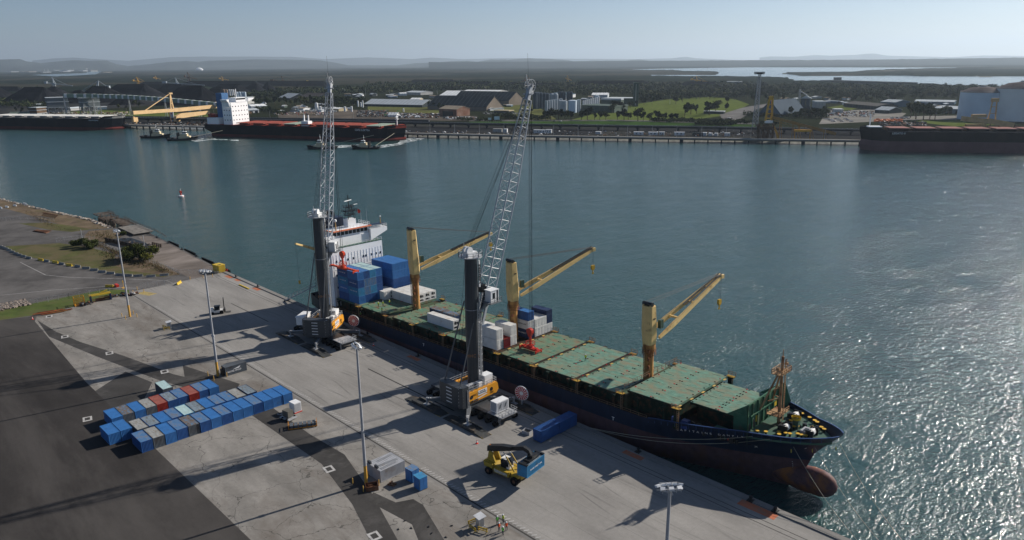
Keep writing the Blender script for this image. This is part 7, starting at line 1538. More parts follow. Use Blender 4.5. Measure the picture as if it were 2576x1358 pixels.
MB().bar((122*s, 0, 44*s), (245*s, 6, 5*s), 3*s, 3*s).bar((122*s, 0, 38*s), (245*s, 6, 1*s), 2*s, 1*s).bar((150*s, 0, 32*s), (152*s, 0, 0), 1*s).bar((185*s, 0, 22*s), (187*s, 0, 0), 1*s).build('tripper_conveyor', RUSTB, t); MB().b2((130*s, -3*s, 14*s), (150*s, 3*s, 24*s)).b2((160*s, -2*s, 3*s), (172*s, 2*s, 16*s)).build('machine_house', LOADY, t)
p = P(1930, 352); s = scale_at(p)
t = thing('ship_loader', 'ochre ship loader with its boom raised upright beside the lattice tower', 'ship loader', tuple(p), az)
mb = MB(); mb.bar((-10*s, -3*s, 48*s), (-3*s, 0, 100*s), 4.2*s); mb.bar((8*s, 3*s, 48*s), (5*s, 0, 100*s), 4.2*s); mb.b2((-4*s, -2*s, 98*s), (6*s, 2*s, 108*s))
for k in range(4): mb.bar(((-9+k*1.4)*s, 0, (54+k*11)*s), ((7.5-k*.6)*s, 0, (54+k*11)*s), 2*s)
mb.build('raised_boom', LOADO, t); MB().b2((-9*s, -4*s, 42*s), (9*s, 4*s, 48*s)).build('machine_house', WHITE, t)
mb = MB(); rr = random.Random(9)
for k in range(46): a = (rr.uniform(-28, 14)*s, rr.uniform(-5, 5)*s, rr.uniform(0, 36)*s); mb.bar(a, (a[0]+rr.uniform(-9, 9)*s, a[1], min(40*s, a[2]+rr.uniform(4, 14)*s)), 1.1*s)
for x in (-24, -12, 0, 12): mb.b2(((x-1.2)*s, -5*s, 0), ((x+1.2)*s, 5*s, 40*s))
mb.b2((-20*s, -5*s, 28*s), (12*s, 5*s, 34*s)); mb.build('portal', RUSTB, t)
MB().bar((12*s, 0, 36*s), (20*s, 0, 22*s), 4*s).bar((20*s, 0, 22*s), (28*s, 0, 2*s), 4*s).build('loading_chute', LOADO, t)
mb = MB(); mb.bar((8*s, 0, 56*s), (170*s, 0, 14*s), 6*s, 7*s); mb.bar((8*s, 0, 50*s), (60*s, 0, 34*s), 3*s, 1*s)
for x, zt in ((28, 50), (60, 42), (75, 39), (108, 30), (140, 20)): mb.bar((x*s, -3*s, -1), (x*s, 0, zt*s), 1.2*s); mb.bar(((x+10)*s, 3*s, -1), ((x+2)*s, 0, zt*s), .9*s)
mb.build('tripper_conveyor', mat('loader_brown', (.34, .20, .07), .7, v=.2), t); MB().b2((66*s, -5*s, 20*s), (108*s, 5*s, 25*s)).bar((68*s, 0, 20*s), (68*s, 0, -1), 1*s).bar((106*s, 0, 20*s), (106*s, 0, -1), 1*s).build('gantry', LOADO, t)
p = P(2478, 336); s = scale_at(p)
BEI = mat('loader_beige', (.62, .42, .20), .6, v=.15, sc=.2)
t = thing('ship_loader', 'beige ship loader with a tall A-frame before the huge pale tanks', 'ship loader', tuple(p), az)
MB().bar((0, -2*s, 26*s), (6*s, 0, 84*s), 2.4*s).bar((22*s, 2*s, 26*s), (16*s, 0, 84*s), 2.4*s).b2((3*s, -3*s, 78*s), (20*s, 3*s, 87*s)).bar((2*s, 0, 50*s), (20*s, 0, 50*s), 1.5*s).bar((4*s, 0, 66*s), (18*s, 0, 66*s), 1.5*s).build('mast', BEI, t)
MB().bar((-64*s, 0, 38*s), (5*s, 0, 30*s), 8*s, 12*s).bar((0, 0, 32*s), (66*s, 0, 20*s), 10*s, 13*s).b2((-40*s, -4*s, 40*s), (-5*s, 4*s, 48*s)).build('boom', BEI, t)
MB().prism_y([(-48*s, 4*s), (-52*s, 24*s), (-4*s, 24*s), (2*s, 6*s)], -5*s, 5*s).build('hopper_house', mat('ochre_grey', (.50, .34, .13), .7, v=.2), t)
MB().bar((-46*s, 0, 10*s), (-56*s, 0, -1), 1.4*s).bar((-36*s, 0, 8*s), (-28*s, 0, -1), 1.4*s).bar((10*s, 0, 24*s), (4*s, 0, -1), 2*s).bar((30*s, 0, 22*s), (40*s, 0, -1), 2*s).b2((20*s, -4*s, 0), (54*s, 4*s, 12*s)).bar((66*s, 0, 20*s), (150*s, 0, 2*s), 4*s, 4*s).build('leg', RUSTB, t)
for x in (968, 996):
    p = P(x, 292); s = scale_at(p); t = thing('scrap_crane', 'green scrap crane in the scrap yard, %s of two' % ('left' if x < 980 else 'right'), 'crane', tuple(p), az, 'green scrap cranes'); gm2 = mat('scrap_crane_green', (.05, .2, .08), .6); MB().b2((-2, -1.5, 0), (2, 1.5, 3)).build('crane_body', gm2, t); MB().bar((0, 0, 3), (4, 0, 10), .7).bar((4, 0, 10), (9, 0, 5), .6).build('arm', gm2, t)
# ================================================================== bulk carriers and tugs
BLK = mat('hull_black', (.014, .016, .021), .5, v=.2, sc=.1, c2=(.03, .026, .026), amt=.62, sc2=.05)
ANTI = mat('antifouling_dull_red', (.12, .032, .028), .6, v=.2, sc=.1); ANTIB = mat('antifouling_bright', (.45, .09, .04), .6, v=.2, sc=.1); ANTIP = mat('antifouling_purple', (.15, .08, .085), .6, v=.15, sc=.1)
DKRED = mat('deck_red', (.27, .055, .04), .6, v=.2, sc=.1); HATR = mat('hatch_red', (.30, .085, .065), .6, v=.15, sc=.1); HATP = mat('hatch_pink', (.34, .19, .17), .6, v=.12, sc=.1); HATW = mat('hatch_white', (.62, .61, .58), .6, v=.1, sc=.1)
FUNB = mat('funnel_blue', (.035, .12, .27), .5)
def carrier(label, stern, bow, L, beam, dk, red, deckm, hatm, antim, nh, hw, sheer=1.5, fc=1.0, house=True):
    a, b = Vector(at(*stern, ZW)), Vector(at(*bow, ZW)); d = (b-a); d.z = 0; dn = d.normalized(); a = b-dn*L
    n = Vector((-dn.y, dn.x, 0))      # pixels follow the near side, so push the centreline inland
    if n.dot(Vector((CAMPOS.x, CAMPOS.y, 0))-a) > 0: n = -n
    a = a+n*beam/2*.9; a.z = ZW
    t = thing('bulk_carrier', label, 'bulk carrier', tuple(a), atan2(dn.y, dn.x)); hb = beam/2
    mb = MB(); NX = 40; lv = [-1, red*.5, red, red+(dk-red)*.5, dk, dk+.01]; G_ = {}
    for s in (-1, 1):
        for k, z in enumerate(lv):
            for i in range(NX+1):
                u = i/NX; x = L*u; xs = L+(z-dk)*.28+(3 if z < red else 0); x = xs*u
                e = max(0, min(1, (xs-x)/(L*.085))); w = hb*(sin(pi/2*e)**.7 if e < 1 else 1); v = max(0, min(1, (x+3)/(L*.07))); w *= (.72+.28*sin(pi/2*v)) if z > red else (.15+.85*v)
                zz = z
                if k >= 4: zz = dk+(3.2*fc if u > .93 else 0)
                mb.v.append((x, s*max(w, .05), zz)); G_[s, k, i] = len(mb.v)-1
        for k in range(len(lv)-1):
            for i in range(NX): q = (G_[s, k, i], G_[s, k, i+1], G_[s, k+1, i+1], G_[s, k+1, i]); mb.f.append(q if s < 0 else q[::-1]); mb.mi.append(0 if k < 2 else 1)
    for k in range(len(lv)-1): mb.f.append((G_[-1, k, 0], G_[-1, k+1, 0], G_[1, k+1, 0], G_[1, k, 0])); mb.mi.append(0 if k < 2 else 1)
    mb.build('hull', [antim, BLK], t)
    pts = [(mb.v[G_[-1, 4, i]][0], mb.v[G_[-1, 4, i]][1]) for i in range(NX+1)]+[(mb.v[G_[1, 4, i]][0], mb.v[G_[1, 4, i]][1]) for i in range(NX, -1, -1)]
    MB().prism([(x, y*.985) for x, y in pts], dk-.4, dk-.05).build('main_deck', deckm, t); MB().prism([(x, y*.97) for x, y in pts if x > L*.935], dk, dk+2.4*fc).build('forecastle', deckm, t)
    x0 = L*.18 if house else L*.05; step = (L*.925-x0)/nh
    for i in range(nh):
        xa = x0+i*step+2; o = MB().b2((xa, -hw, dk), (xa+step*.72, hw, dk+1.9)).build('hatch_coaming', DKRED if deckm is DKRED else deckm, t)
        MB().b2((xa-1, -hw*1.35, dk+1.9), (xa+step*.74, hw*1.35, dk+2.7)).build('hatch_cover', hatm[i % len(hatm)], o)
        for s in (-1, 1): MB().b2((xa+step*.8, s*hw*.7-1, dk), (xa+step*.92, s*hw*.7+1, dk+2.2)).build('deck_gear', RUSTB, t)
    return t, dk
t, dk = carrier('black bulk carrier with red deck and white bridge under tow by tugs', (512, 341), (1003, 356), 280, 44, 14.5, 3.2, DKRED, [HATR, HATR, HATR, mat('hatch_pale_green', (.30, .36, .28), .6), HATR], ANTI, 9, 14)
MB().b2((268, -20, 0), (289.5, -3, 3.3)).build('boot_topping', ANTIB, t) if False else None
WHT = mat('ship_white', (.88, .89, .89), .45)
MB().b2((32, -18, dk), (46, 13, dk+27)).build('accommodation_block', WHT, t); MB().b2((6, -18, dk), (24, 18, dk+8)).build('aft_house', WHT, t)
mb = MB()
for s in (-1, 1): mb.prism_x([(s*15, dk+27), (s*15, dk+31), (s*25, dk+31), (s*25, dk+29.6), (s*21, dk+29)] if s > 0 else [(-21, dk+22), (-21, dk+31), (-25, dk+31), (-25, dk+29.6), (-22, dk+27)], 36, 46)
mb.build('bridge_wing', WHT, t); MB().b2((34, -9, dk+27), (46.5, 9, dk+32.5)).build('wheelhouse', WHT, t); MB().b2((46.5, -8.5, dk+30), (46.7, 8.5, dk+31.8)).build('bridge_window', GLASS, t)
for k in range(4):
    for j in range(6):
        MB().b2((46, -16+j*5.2, dk+5+k*5.5), (46.15, -14.6+j*5.2, dk+6.2+k*5.5)).build('porthole', GLASS, t)
    if k < 3:
        for j in range(3): MB().b2((34+j*4, -18.15, dk+5+k*6), (35.2+j*4, -18, dk+6.2+k*6)).build('porthole', GLASS, t)
MB().b2((16, -9, dk), (25, 3, dk+38)).build('funnel', FUNB, t); MB().bar((40, 0, dk+32), (40, 0, dk+43), .7).build('radar_mast', WHT, t); MB().bar((4, -12, dk), (10, -14, dk+14), .8).b2((3, -12, dk+8), (14, -4, dk+12)).build('free_fall_boat', REDW, t)
MB().bar((268, 0, dk+2), (268, 0, dk+16), .9).bar((268, -3, dk+12), (268, 3, dk+12), .7).b2((266.5, -2, dk+9), (269.5, 2, dk+9.5)).build('foremast', WHT, t); MB().b2((146, -16, dk), (156, -8, dk+6)).bar((148, -12, dk+6), (148, -12, dk+13), 1.2).bar((154, -12, dk+6), (154, -12, dk+13), 1.2).build('crane_post', WHT, t)
mb = MB(); 
for i in range(12): x = 272+i*1.5; 
MB().b2((271, -20, dk+3.0), (290, 20, dk+3.35)).build('bow_white', WHT, t) if False else None
def side_text(t, s, x, z, size, hb, slope=0): return text('lettering', s, size, LETW, t, frame((x, -hb-.12, z), (1, slope, 0), (0, 0, 1)), bold=.02)
side_text(t, 'CAPE ELEKTRA', 234, dk-2.3, 3.0, 22.0)
text('lettering', 'STANDBY', 2.0, LETW, t, frame((112, -23.1, dk-1.5), (1, 0, 0), (0, 0, 1))) if False else None
t, dk = carrier('black bulk carrier with white hatch covers, leftmost on the far shore', (0, 323), (287, 327.5), 270, 44, 16, 3.6, mat('deck_dull_white', (.3, .29, .27), .7), [HATW], ANTI, 9, 13)
side_text(t, 'TRANSOCEANIC', 240, dk-2.6, 2.2, 22.0, .02); MB().b2((4, -21, dk), (26, 15, dk+24)).build('accommodation_block', WHT, t); MB().b2((6, -24, dk+20), (28, 22, dk+24)).build('bridge_wing', WHT, t)
t, dk = carrier('black bulk carrier with pinkish hatch covers, rightmost on the far shore', (2576+250, 388), (2170, 380), 285, 46, 19, 10, BLK, [HATP], ANTIP, 9, 8)
text('lettering', 'LEGATO II', 2.6, LETW, t, frame((255, 23.15, dk-1.5), (-1, 0, 0), (0, 0, 1)), bold=.02)
MB().bar((276, 0, dk+2), (276, 0, dk+15), .8).bar((276, -2.5, dk+11), (276, 2.5, dk+11), .6).build('foremast', WHT, t); MB().b2((268, 3, dk+3.3), (280, 14, dk+4.2)).build('bow_gear', WHT, t)
def tug(x, y, az, label, s=1.0):
    p = at(x, y, ZW); t = thing('tugboat', label, 'tugboat', tuple(p), az, 'harbour tugs around the middle carrier'); t.scale = (s, s, s)
    mb = MB(); pr = [(-15, 3.6, 2.4), (-13, 5.2, 2.2), (-6, 5.6, 2.0), (4, 5.6, 2.2), (10, 4.6, 3.0), (14, 2.4, 3.8), (16, .3, 4.2)]
    for sgn in (-1, 1):
        for x_, w, z in pr: mb.v += [(x_*.96, sgn*w*.8, -1.0), (x_, sgn*w, z)]
    n = len(pr)
    for sgn, o in ((-1, 0), (1, 2*n)):
        for i in range(n-1): q = (o+2*i, o+2*i+2, o+2*i+3, o+2*i+1); mb.f.append(q if sgn < 0 else q[::-1]); mb.mi.append(0)
    mb.f.append((0, 1, 2*n+1, 2*n)); mb.mi.append(0); mb.build('hull', BLK, t)
    MB().prism([(a, -w*.96) for a, w, z in pr]+[(a, w*.96) for a, w, z in reversed(pr)], 1.2, 1.7).build('deck', mat('tug_deck', (.06, .07, .08), .7), t)
    MB().b2((-3, -3.4, 1.7), (8, 3.4, 4.4)).b2((-1, -2.8, 4.4), (6, 2.8, 6.8)).prism_y([(8, 1.7), (8, 4.4), (10.5, 1.7)], -3, 3).build('deckhouse', mat('tug_cream', (.62, .52, .34), .5), t)
    o = MB().b2((1, -2, 6.8), (5, 2, 9.2)).build('wheelhouse', WHITE, t); MB().b2((.95, -2.05, 7.6), (5.05, 2.05, 8.7)).build('wheelhouse_window', GLASS, o)
    MB().bar((2, 0, 9.2), (2, 0, 15), .3).bar((2, -1.5, 12.5), (2, 1.5, 12.5), .25).build('mast', WHITE, t)
    for sy in (-2.6, 2.6): MB().b2((-4.5, sy-.6, 1.7), (-3, sy+.6, 8.2)).build('funnel', BLACKM, t)
    MB().b2((9.5, -1.6, 1.7), (12, 1.6, 3.6)).b2((-11, -1.4, 1.7), (-8.5, 1.4, 3.2)).build('winch', BLACKM, t)
    MB().cyl((15.6, -1.6, 3.4), (15.6, 1.6, 3.4), .8, n=10).cyl((-15, -3, 1.8), (-15, 3, 1.8), .7, n=10).build('fender', BLACK, t)
    return t
va = atan2(RT.y, RT.x)
tug(391, 346, va+radians(8), 'leftmost cream and black tug near the far wharf', 1.12); tug(459, 352.5, va+radians(8), 'tug with a tall mast at the stern of the middle carrier', 1.12); tug(812, 374, va+radians(182), 'tug half hidden behind the farther crane boom', 1.0); tug(921, 374, va+radians(175), 'tug trailing white wash near the bow of the middle carrier', .95)
for lab, a, b, r_ in (('towing line from the stern tug up to the middle carrier', at(486, 344, 1), at(560, 328, 6), .25), ('towing line from the tug behind the crane boom to the carrier', at(842, 362, 1), at(940, 340, 10), .25), ('towing line from the right tug to the bow of the carrier', at(945, 366, 1), at(992, 335, 10), .25)):
    o = MB().cyl(a, b, r_, n=5).build('towing_line', ROPE); tag(o, lab, 'towing line', 'towing lines')
# foam on the water
def foam_mat():
    m, n, l, b = _new('foam'); co = _coords(n, l, False, (1, 1, 1)); b.inputs['Base Color'].default_value = (.75, .8, .8, 1); b.inputs['Roughness'].default_value = .7
    b_ = n.new('ShaderNodeBsdfTransparent'); mx = n.new('ShaderNodeMixShader'); k = _ramp(n, l, _noise(n, l, co, .12, 6, .7, 1.2), .44, .62)
    l.new(k, mx.inputs[0]); l.new(b_.outputs[0], mx.inputs[1]); l.new(b.outputs[0], mx.inputs[2]); l.new(mx.outputs[0], n['Material Output'].inputs[0]); return m
FOAM = foam_mat()
for pts in ([(934, 368), (1000, 360), (1015, 350), (1040, 346), (1075, 345), (1060, 352), (1030, 358), (1000, 366), (950, 373)], [(838, 366), (900, 364), (935, 362), (930, 368), (850, 372)], [(480, 353), (540, 347), (545, 350), (490, 357)], [(505, 348), (600, 352), (600, 354), (505, 350)], [(1005, 352), (1018, 348), (1020, 356), (1006, 358)]): area_ = sheet('foam', [tuple(at(x, y, ZW).xy) for x, y in pts], ZW+.12, FOAM, 'stuff')
o = MB().cyl(at(1008, 335, 4), at(1011, 350, ZW), .5, 1.4, n=8).build('water_discharge', mat('white_water', (.7, .74, .75), .6)); tag(o, 'white stream of water pouring from the bow of the middle carrier', 'water stream')
# channel buoy
p = at(456, 495, ZW); t = thing('channel_buoy', 'white channel buoy with a red top marker floating alone', 'buoy', tuple(p), 0)
MB().lathe([(0, -.5), (1.75, -.5), (1.85, .2), (1.8, .9), (1.2, 1.2), (0, 1.2)], n=20).build('float', WHITE, t, smooth=True); MB().lathe([(.5, 1.2), (.25, 4.2), (0, 4.2)], n=10).build('post', RED, t); MB().box((0, 0, 3.4), (1.7, .15, 1.5), rz=.8).box((0, 0, 3.4), (1.7, .15, 1.5), rz=2.37).build('day_mark', RED, t); MB().cyl((0, 0, 4.2), (0, 0, 5.6), .18, n=8).build('lantern', WHITE, t); MB().lathe([(1.86, .25), (1.84, .5)], n=20).build('red_band', RED, t)
# ================================================================== the older yard beyond the gate
JC = mat('barrier_concrete', (.26, .26, .25), .85, v=.2); RUIN = mat('ruined_timber', (.10, .075, .06), .9, v=.4, c2=(.2, .17, .14), amt=.55, sc2=.6); WEED = mat('dry_weed', (.17, .12, .07), .95, v=.4, sc=.8)
def barrier(x, y, az, m, label, grp, first={}):
    if m.name in first: return dup(first[m.name], label, grp, loc=(x, y, .01), rz=az)
    o = MB().prism_x([(-.38, 0), (-.38, .12), (-.14, .38), (-.1, .95), (.1, .95), (.14, .38), (.38, .12), (.38, 0)], -1.7, 1.7).build('road_barrier', m); o.location = (x, y, .01); o.rotation_euler = (0, 0, az); first[m.name] = tag(o, label, 'barrier', grp); return o
bp = [(5, 625), (22, 633), (38, 641), (52, 646), (68, 652), (86, 657), (108, 662), (128, 666), (152, 671), (176, 676), (200, 680), (222, 682), (244, 685), (278, 692), (312, 697), (346, 701), (380, 704), (412, 707), (444, 710), (480, 714), (517, 717), (557, 719), (607, 721)]
for i, (x, y) in enumerate(((5, 556), (30, 566), (58, 577), (88, 592), (118, 608), (152, 624), (184, 637), (222, 650), (272, 664), (382, 683), (438, 694), (520, 706), (578, 720), (650, 733), (730, 744), (808, 761), (884, 777), (958, 795), (1038, 808), (1122, 824), (1204, 830), (1296, 834), (1416, 838), (1540, 826))):
    q = at(x*.42702*.6289, (750+y*.42702)*.6289, 0); nx_ = i
    yel = i in (9, 11, 13)
    barrier(q.x, q.y, radians((22 if i < 15 else 40) if i < 21 else 62), YELLOW if yel else JC, 'yellow road barrier in the curved line around the grass' if yel else ('pale concrete road barrier in the curved line around the grass'), 'yellow barriers around the grass' if yel else 'concrete barriers around the grass')
for (x, y) in ((65, 185), (140, 172), (232, 156), (5, 193)):
    q = at(x*.42702*.6289, (750+y*.42702)*.6289, 0); barrier(q.x, q.y, .25, WHITE, 'white road barrier near the top left corner of the old yard', 'white barriers in the old yard')
barrier(-288.5, -20.3, -.8, YELLOW, 'yellow road barrier by the open gate at the quay', None); barrier(-303.5, -40.8, .7, YELLOW, 'yellow road barrier with a red end on the access road', None)
o = MB().b2((-1.2, -.5, 0), (1.2, .5, .95)).build('water_barrier', RED); o.location = (-302.3, -38.6, .02); tag(o, 'red plastic barrier beside the yellow one on the access road', 'barrier')
# fences and gate
def fence(label, pts, h=1.9, post=3.2, grp=None):
    t = thing('wire_fence', label, 'fence', (pts[0][0], pts[0][1], 0), 0, grp); o0 = Vector((pts[0][0], pts[0][1], 0)); L = [Vector((x, y, 0))-o0 for x, y in pts]; mb = MB(); ps = MB()
    for a, b in zip(L, L[1:]):
        n = max(1, int((b-a).length/post)); mb.bar(a+Vector((0, 0, h)), b+Vector((0, 0, h)), .05)
        for k in range(1, 7): mb.bar(a+Vector((0, 0, h*k/7)), b+Vector((0, 0, h*k/7)), .012)
        for i in range(n*8): q = a.lerp(b, i/(n*8)); mb.bar(q, q+Vector((0, 0, h)), .012)
        for i in range(n+1): q = a.lerp(b, i/n); ps.bar(q, q+Vector((0, 0, h+.1)), .08)
    mb.build('mesh_panel', STEEL, t); ps.build('post', STEEL, t); return t
fence('wire mesh fence along the grass bank beside the access road', [(-303, -88), (-301, -69), (-299, -56), (-296, -43)])
fence('wire gate across the access road to the quay', [(-293, -33), (-291.4, -28)], 2.1, 2.6, None); fence('second leaf of the wire gate across the access road', [(-291.2, -27.5), (-289.6, -22.3)], 2.1, 2.6)
fence('sagging wire fence between the grass and the old wharf', [(-386, -22), (-366, -20), (-354, -19), (-340, -17.5), (-322, -16.5), (-303, -15)])
fence('wire fence across the root of the old wharf', [(-303, -15), (-296, -9), (-293.5, -3)]); fence('wire fence in front of the ruined jetty root', [(-405, -34), (-404, -24), (-394, -20)])
fence('wire fence by the shore in the far corner of the old yard', [(-487, -42), (-478, -27), (-462, -21)])
for (x, y) in ((-291, -15), (-289.2, -10.5), (-288.5, -7), (-302, -40.2), (-292, -34.6), (-288, -37.4), (-286.6, -34)):
    o = pf.copy(); COL.objects.link(o); o.location = (x, y, 0); o['label'] = 'short orange post along the gate line at the end of the quay'; o['group'] = 'posts along the gate line'
# bushes
def bush(label, x, y, r, h, n, seed, mm, sx=1.3):
    rr = random.Random(seed); cr = MB(); tr = MB()
    for i in range(7): a = i*.9; tr.cyl((0, 0, 0), (cos(a)*r*.55*sx, sin(a)*r*.5, h*.6), .12, .04, n=5)
    for b in range(16):
        a = rr.uniform(0, 6.28); d = rr.uniform(0, .72); z = h*rr.uniform(.28, .72)*(1-.35*d); cr.m(rr.choice((0, 0, 1))); leafcloud(rr, n, cos(a)*d*r*sx, sin(a)*d*r, z, r*.36, h*.26, .3, cr)
    t = thing('shrub', label, 'bush', (x, y, 0), .3); cr.build('foliage', mm, t); tr.build('stem', BARK, t)
LB = [mat('bush_green', (.05, .062, .018), .9, v=.4, sc=1.5), mat('bush_yellow_green', (.10, .10, .02), .9, v=.35, sc=1.5)]
bush('large rounded yellow green bush behind the first light mast', -339, -17.8, 8.6, 8.2, 560, 1, LB); bush('low dark bush on the grass left of the large rounded one', -383.5, -27.5, 6.2, 4.8, 340, 2, [LB[0], LEAF[1]], 1.6); bush('small dark bush at the shore by the ruined jetty', -398, -6, 2.2, 2.4, 90, 3, [LB[0], LEAF[1]])
rr = random.Random(8); mb = MB()
for i in range(1500):
    z = rr.choice(((-352, -24, 20, 5), (-335, -20.5, 16, 4), (-403, -14, 17, 7), (-318, -17, 14, 2.5), (-362, -21, 12, 2), (-470, -25, 40, 3), (-380, -21, 10, 3)))
    x, y = z[0]+rr.gauss(0, .45)*z[2], z[1]+rr.gauss(0, .4)*z[3]; h = rr.uniform(.3, .9)
    for k in range(3): a = rr.uniform(0, 6.28); mb.m(rr.choice((0, 0, 1))).add([(x, y, 0), (x+.35*cos(a), y+.35*sin(a), h), (x+.2*cos(a+.7), y+.2*sin(a+.7), h*.8)], [(0, 1, 2)])
stuff(mb.build('weeds', [WEED, LB[0]]))
# rock shore
rr = random.Random(12); mb = MB(); sh = [(-420, -4), (-457.5, -6), (-498.7, -14.5), (-574.4, -26), (-660, -46)]
for i in range(900):
    t_ = rr.random()**.8*3.999; k = int(t_); a, b = Vector((*sh[k], 0)), Vector((*sh[k+1], 0)); q = a.lerp(b, t_-k); q += Vector((rr.uniform(-1.5, 1.5), rr.uniform(-1.5, 4.5), 0)); s_ = rr.uniform(.4, 1.3); zz = -max(0, (q.y-a.lerp(b, t_-k).y))*.9
    mb.m(rr.choice((0, 0, 1))).box((q.x, q.y, zz), (s_*1.3, s_, s_*.8), rz=rr.uniform(0, 3), rx=rr.uniform(0, 1))
stuff(mb.build('rock_revetment', [mat('shore_rock', (.24, .20, .17), .9, v=.35), mat('shore_rock_pale', (.42, .38, .33), .9, v=.3)]))
rr = random.Random(13); mb = MB()
for i in range(900): mb.box((rr.uniform(-309, -300.5), rr.uniform(-90, -68), .12), (rr.uniform(.3, .7),)*3, rz=rr.uniform(0, 3), rx=rr.uniform(0, 2))
stuff(mb.build('ballast_rock', mat('shore_rock', (.24, .20, .17))))
# ruined jetty and broken wharf
t = thing('ruined_jetty', 'collapsing timber jetty standing in the water off the old wharf', 'ruined jetty', (-440, 3, 0), 0); rr = random.Random(14)
pl = MB(); dk = MB(); rl = MB()
for i in range(64): x, y = rr.uniform(-27, 22), rr.uniform(-4, 6)*(1 if rr.random() < .8 else .5); pl.cyl((x, y, -9), (x+rr.uniform(-.3, .3), y, rr.uniform(-1.5, .6)), .28, n=6)
for x0, x1, y0, y1, z in ((-27, -15, -3, 5, .8), (-14, -4, -4, 4, .3), (-3, 7, -1, 6, .1), (8, 21, -2, 5, .4)):
    n = int((x1-x0)/.45)
    for i in range(n):
        if rr.random() < .8: dk.box((x0+i*.45, (y0+y1)/2+rr.uniform(-.6, .6), z+rr.uniform(-.15, .15)), (.38, (y1-y0)*rr.uniform(.6, 1), .12), rz=rr.uniform(-.05, .05), rx=rr.uniform(-.05, .05))
    dk.b2((x0, y0, z-.6), (x1, y0+.35, z-.1)).b2((x0, y1-.35, z-.6), (x1, y1, z-.1)); rl.rail([(x0, y1, z), (x1, y1, z)], 1.1, .06, 2)
for i in range(40): a = (rr.uniform(-26, 20), rr.uniform(-3, 5), rr.uniform(-4, -.5)); dk.bar(a, (a[0]+rr.uniform(-4, 4), a[1]+rr.uniform(-2, 2), a[2]+rr.uniform(-2, 2)), .3)
pl.build('pile', RUIN, t); dk.build('broken_deck', RUIN, t); rl.build('rail', RUIN, t)
t = thing('timber_wharf', 'weathered grey timber wharf deck with a dark open side', 'timber wharf', (-402, 1, 0), 0)
dk = MB()
for i in range(44): dk.b2((-12+i*.54, -4.2, 1.0), (-12+i*.54+.48, 5.5+.6*sin(i), 1.15))
dk.build('deck', mat('grey_planks', (.20, .185, .165), .85, v=.35), t); b_ = MB()
for i in range(7): b_.b2((-11+i*3.6, -4.2, -2), (-10.6+i*3.6, -3.8, 1)); b_.b2((-11+i*3.6, -4.2, .5), (-10.6+i*3.6, 5, 1))
b_.b2((-12, -4.4, .55), (12, -4.1, 1.0)); b_.rail([(-12, 5.4, 1.15), (12, 5.8, 1.15), (30, 5, .6)], 1.1, .05, 2.2); b_.build('frame', RUIN, t)
sheet('wharf_pit', [(-392, -13), (-378, -12), (-362, -9), (-357, -5.6), (-371, -4.2), (-388, -5.5)], .024, mat('dark_pit', (.012, .014, .014), .5))
t = thing('wharf_ruin', 'blackened broken timber wall around the flooded pit of the old wharf', 'ruin', (-375, -14, 0), radians(12)); mb = MB()
for i in range(26): mb.b2((-14+i*.95, -.2, 0), (-14+i*.95+.7, .2, 1.6+.5*sin(i*1.7)))
mb.b2((-14.5, -.3, 1.5), (10.5, .5, 1.8)); mb.build('timber_wall', mat('charred_timber', (.03, .025, .022), .9, v=.4), t); mb = MB()
for i in range(30): a = (rr.uniform(-12, 14), rr.uniform(1, 8), rr.uniform(.1, .6)); mb.bar(a, (a[0]+rr.uniform(-3, 3), a[1]+rr.uniform(-2, 2), rr.uniform(0, 1)), .25)
for i in range(5): mb.b2((14+i*1.6, 7, 0), (15+i*1.6, 7.4, 1.8))
mb.build('fallen_beam', RUIN, t)
t = thing('steel_frame_rack', 'dark steel trestle frames lying at the shore in the far yard corner', 'steel frames', (-478, -19, 0), .2); mb = MB()
for i in range(8): mb.bar((-8+i*2, -1, 0), (-8+i*2+.8, 1, 1.8), .4); 
mb.bar((-8.5, 0, 1.6), (7, 0, 1.8), .4); mb.build('frame', RUSTS, t)
t = thing('beam_stack', 'dark steel beams lying on the old asphalt near the shore', 'beam stack', (-437, -33, 0), .3); mb = MB()
for i in range(6): mb.box((-5+i*2, 0, .2), (1.0, 3.4, .35), rz=.5); mb.box((0, -1+i*.5, .5), (9, .3, .2), rz=.05*i)
mb.build('beams', RUSTS, t)
# yellow shelter box on the wharf edge
t = thing('yellow_shelter', 'bright yellow steel shelter box on the edge of the old wharf', 'shelter', (-294.5, -1.6, 0), radians(10)); MB().b2((-2.1, -1.5, .1), (2.1, 1.5, 3.0)).build('box_body', YELLOW, t); MB().b2((-2.2, -1.6, 3.0), (2.2, 1.6, 3.12)).build('roof', YELLOW, t)
mb = MB()
for k in range(6): mb.b2((2.1, -1.4+k*.5, .2), (2.16, -1.3+k*.5, 2.9))
mb.b2((.6, -1.1, 3.12), (1.5, .2, 3.2)); mb.build('door_bars', BLACKM, t); MB().rail([(-6, -3.5, 0), (2, -3.2, 0), (5, -2.5, 0)], 1.2, .05, 1.5).build('guard_rail', STEEL, t)
t = thing('life_ring_post', 'red and white round sign on a post beside the yellow shelter', 'sign', (-287.3, -1.6, 0), .8); MB().cyl((0, 0, 0), (0, 0, 2.2), .06, n=6).build('post', STEEL, t); MB().cyl((0, -.05, 2.0), (0, .05, 2.0), .55, n=18).build('disc', RED, t)
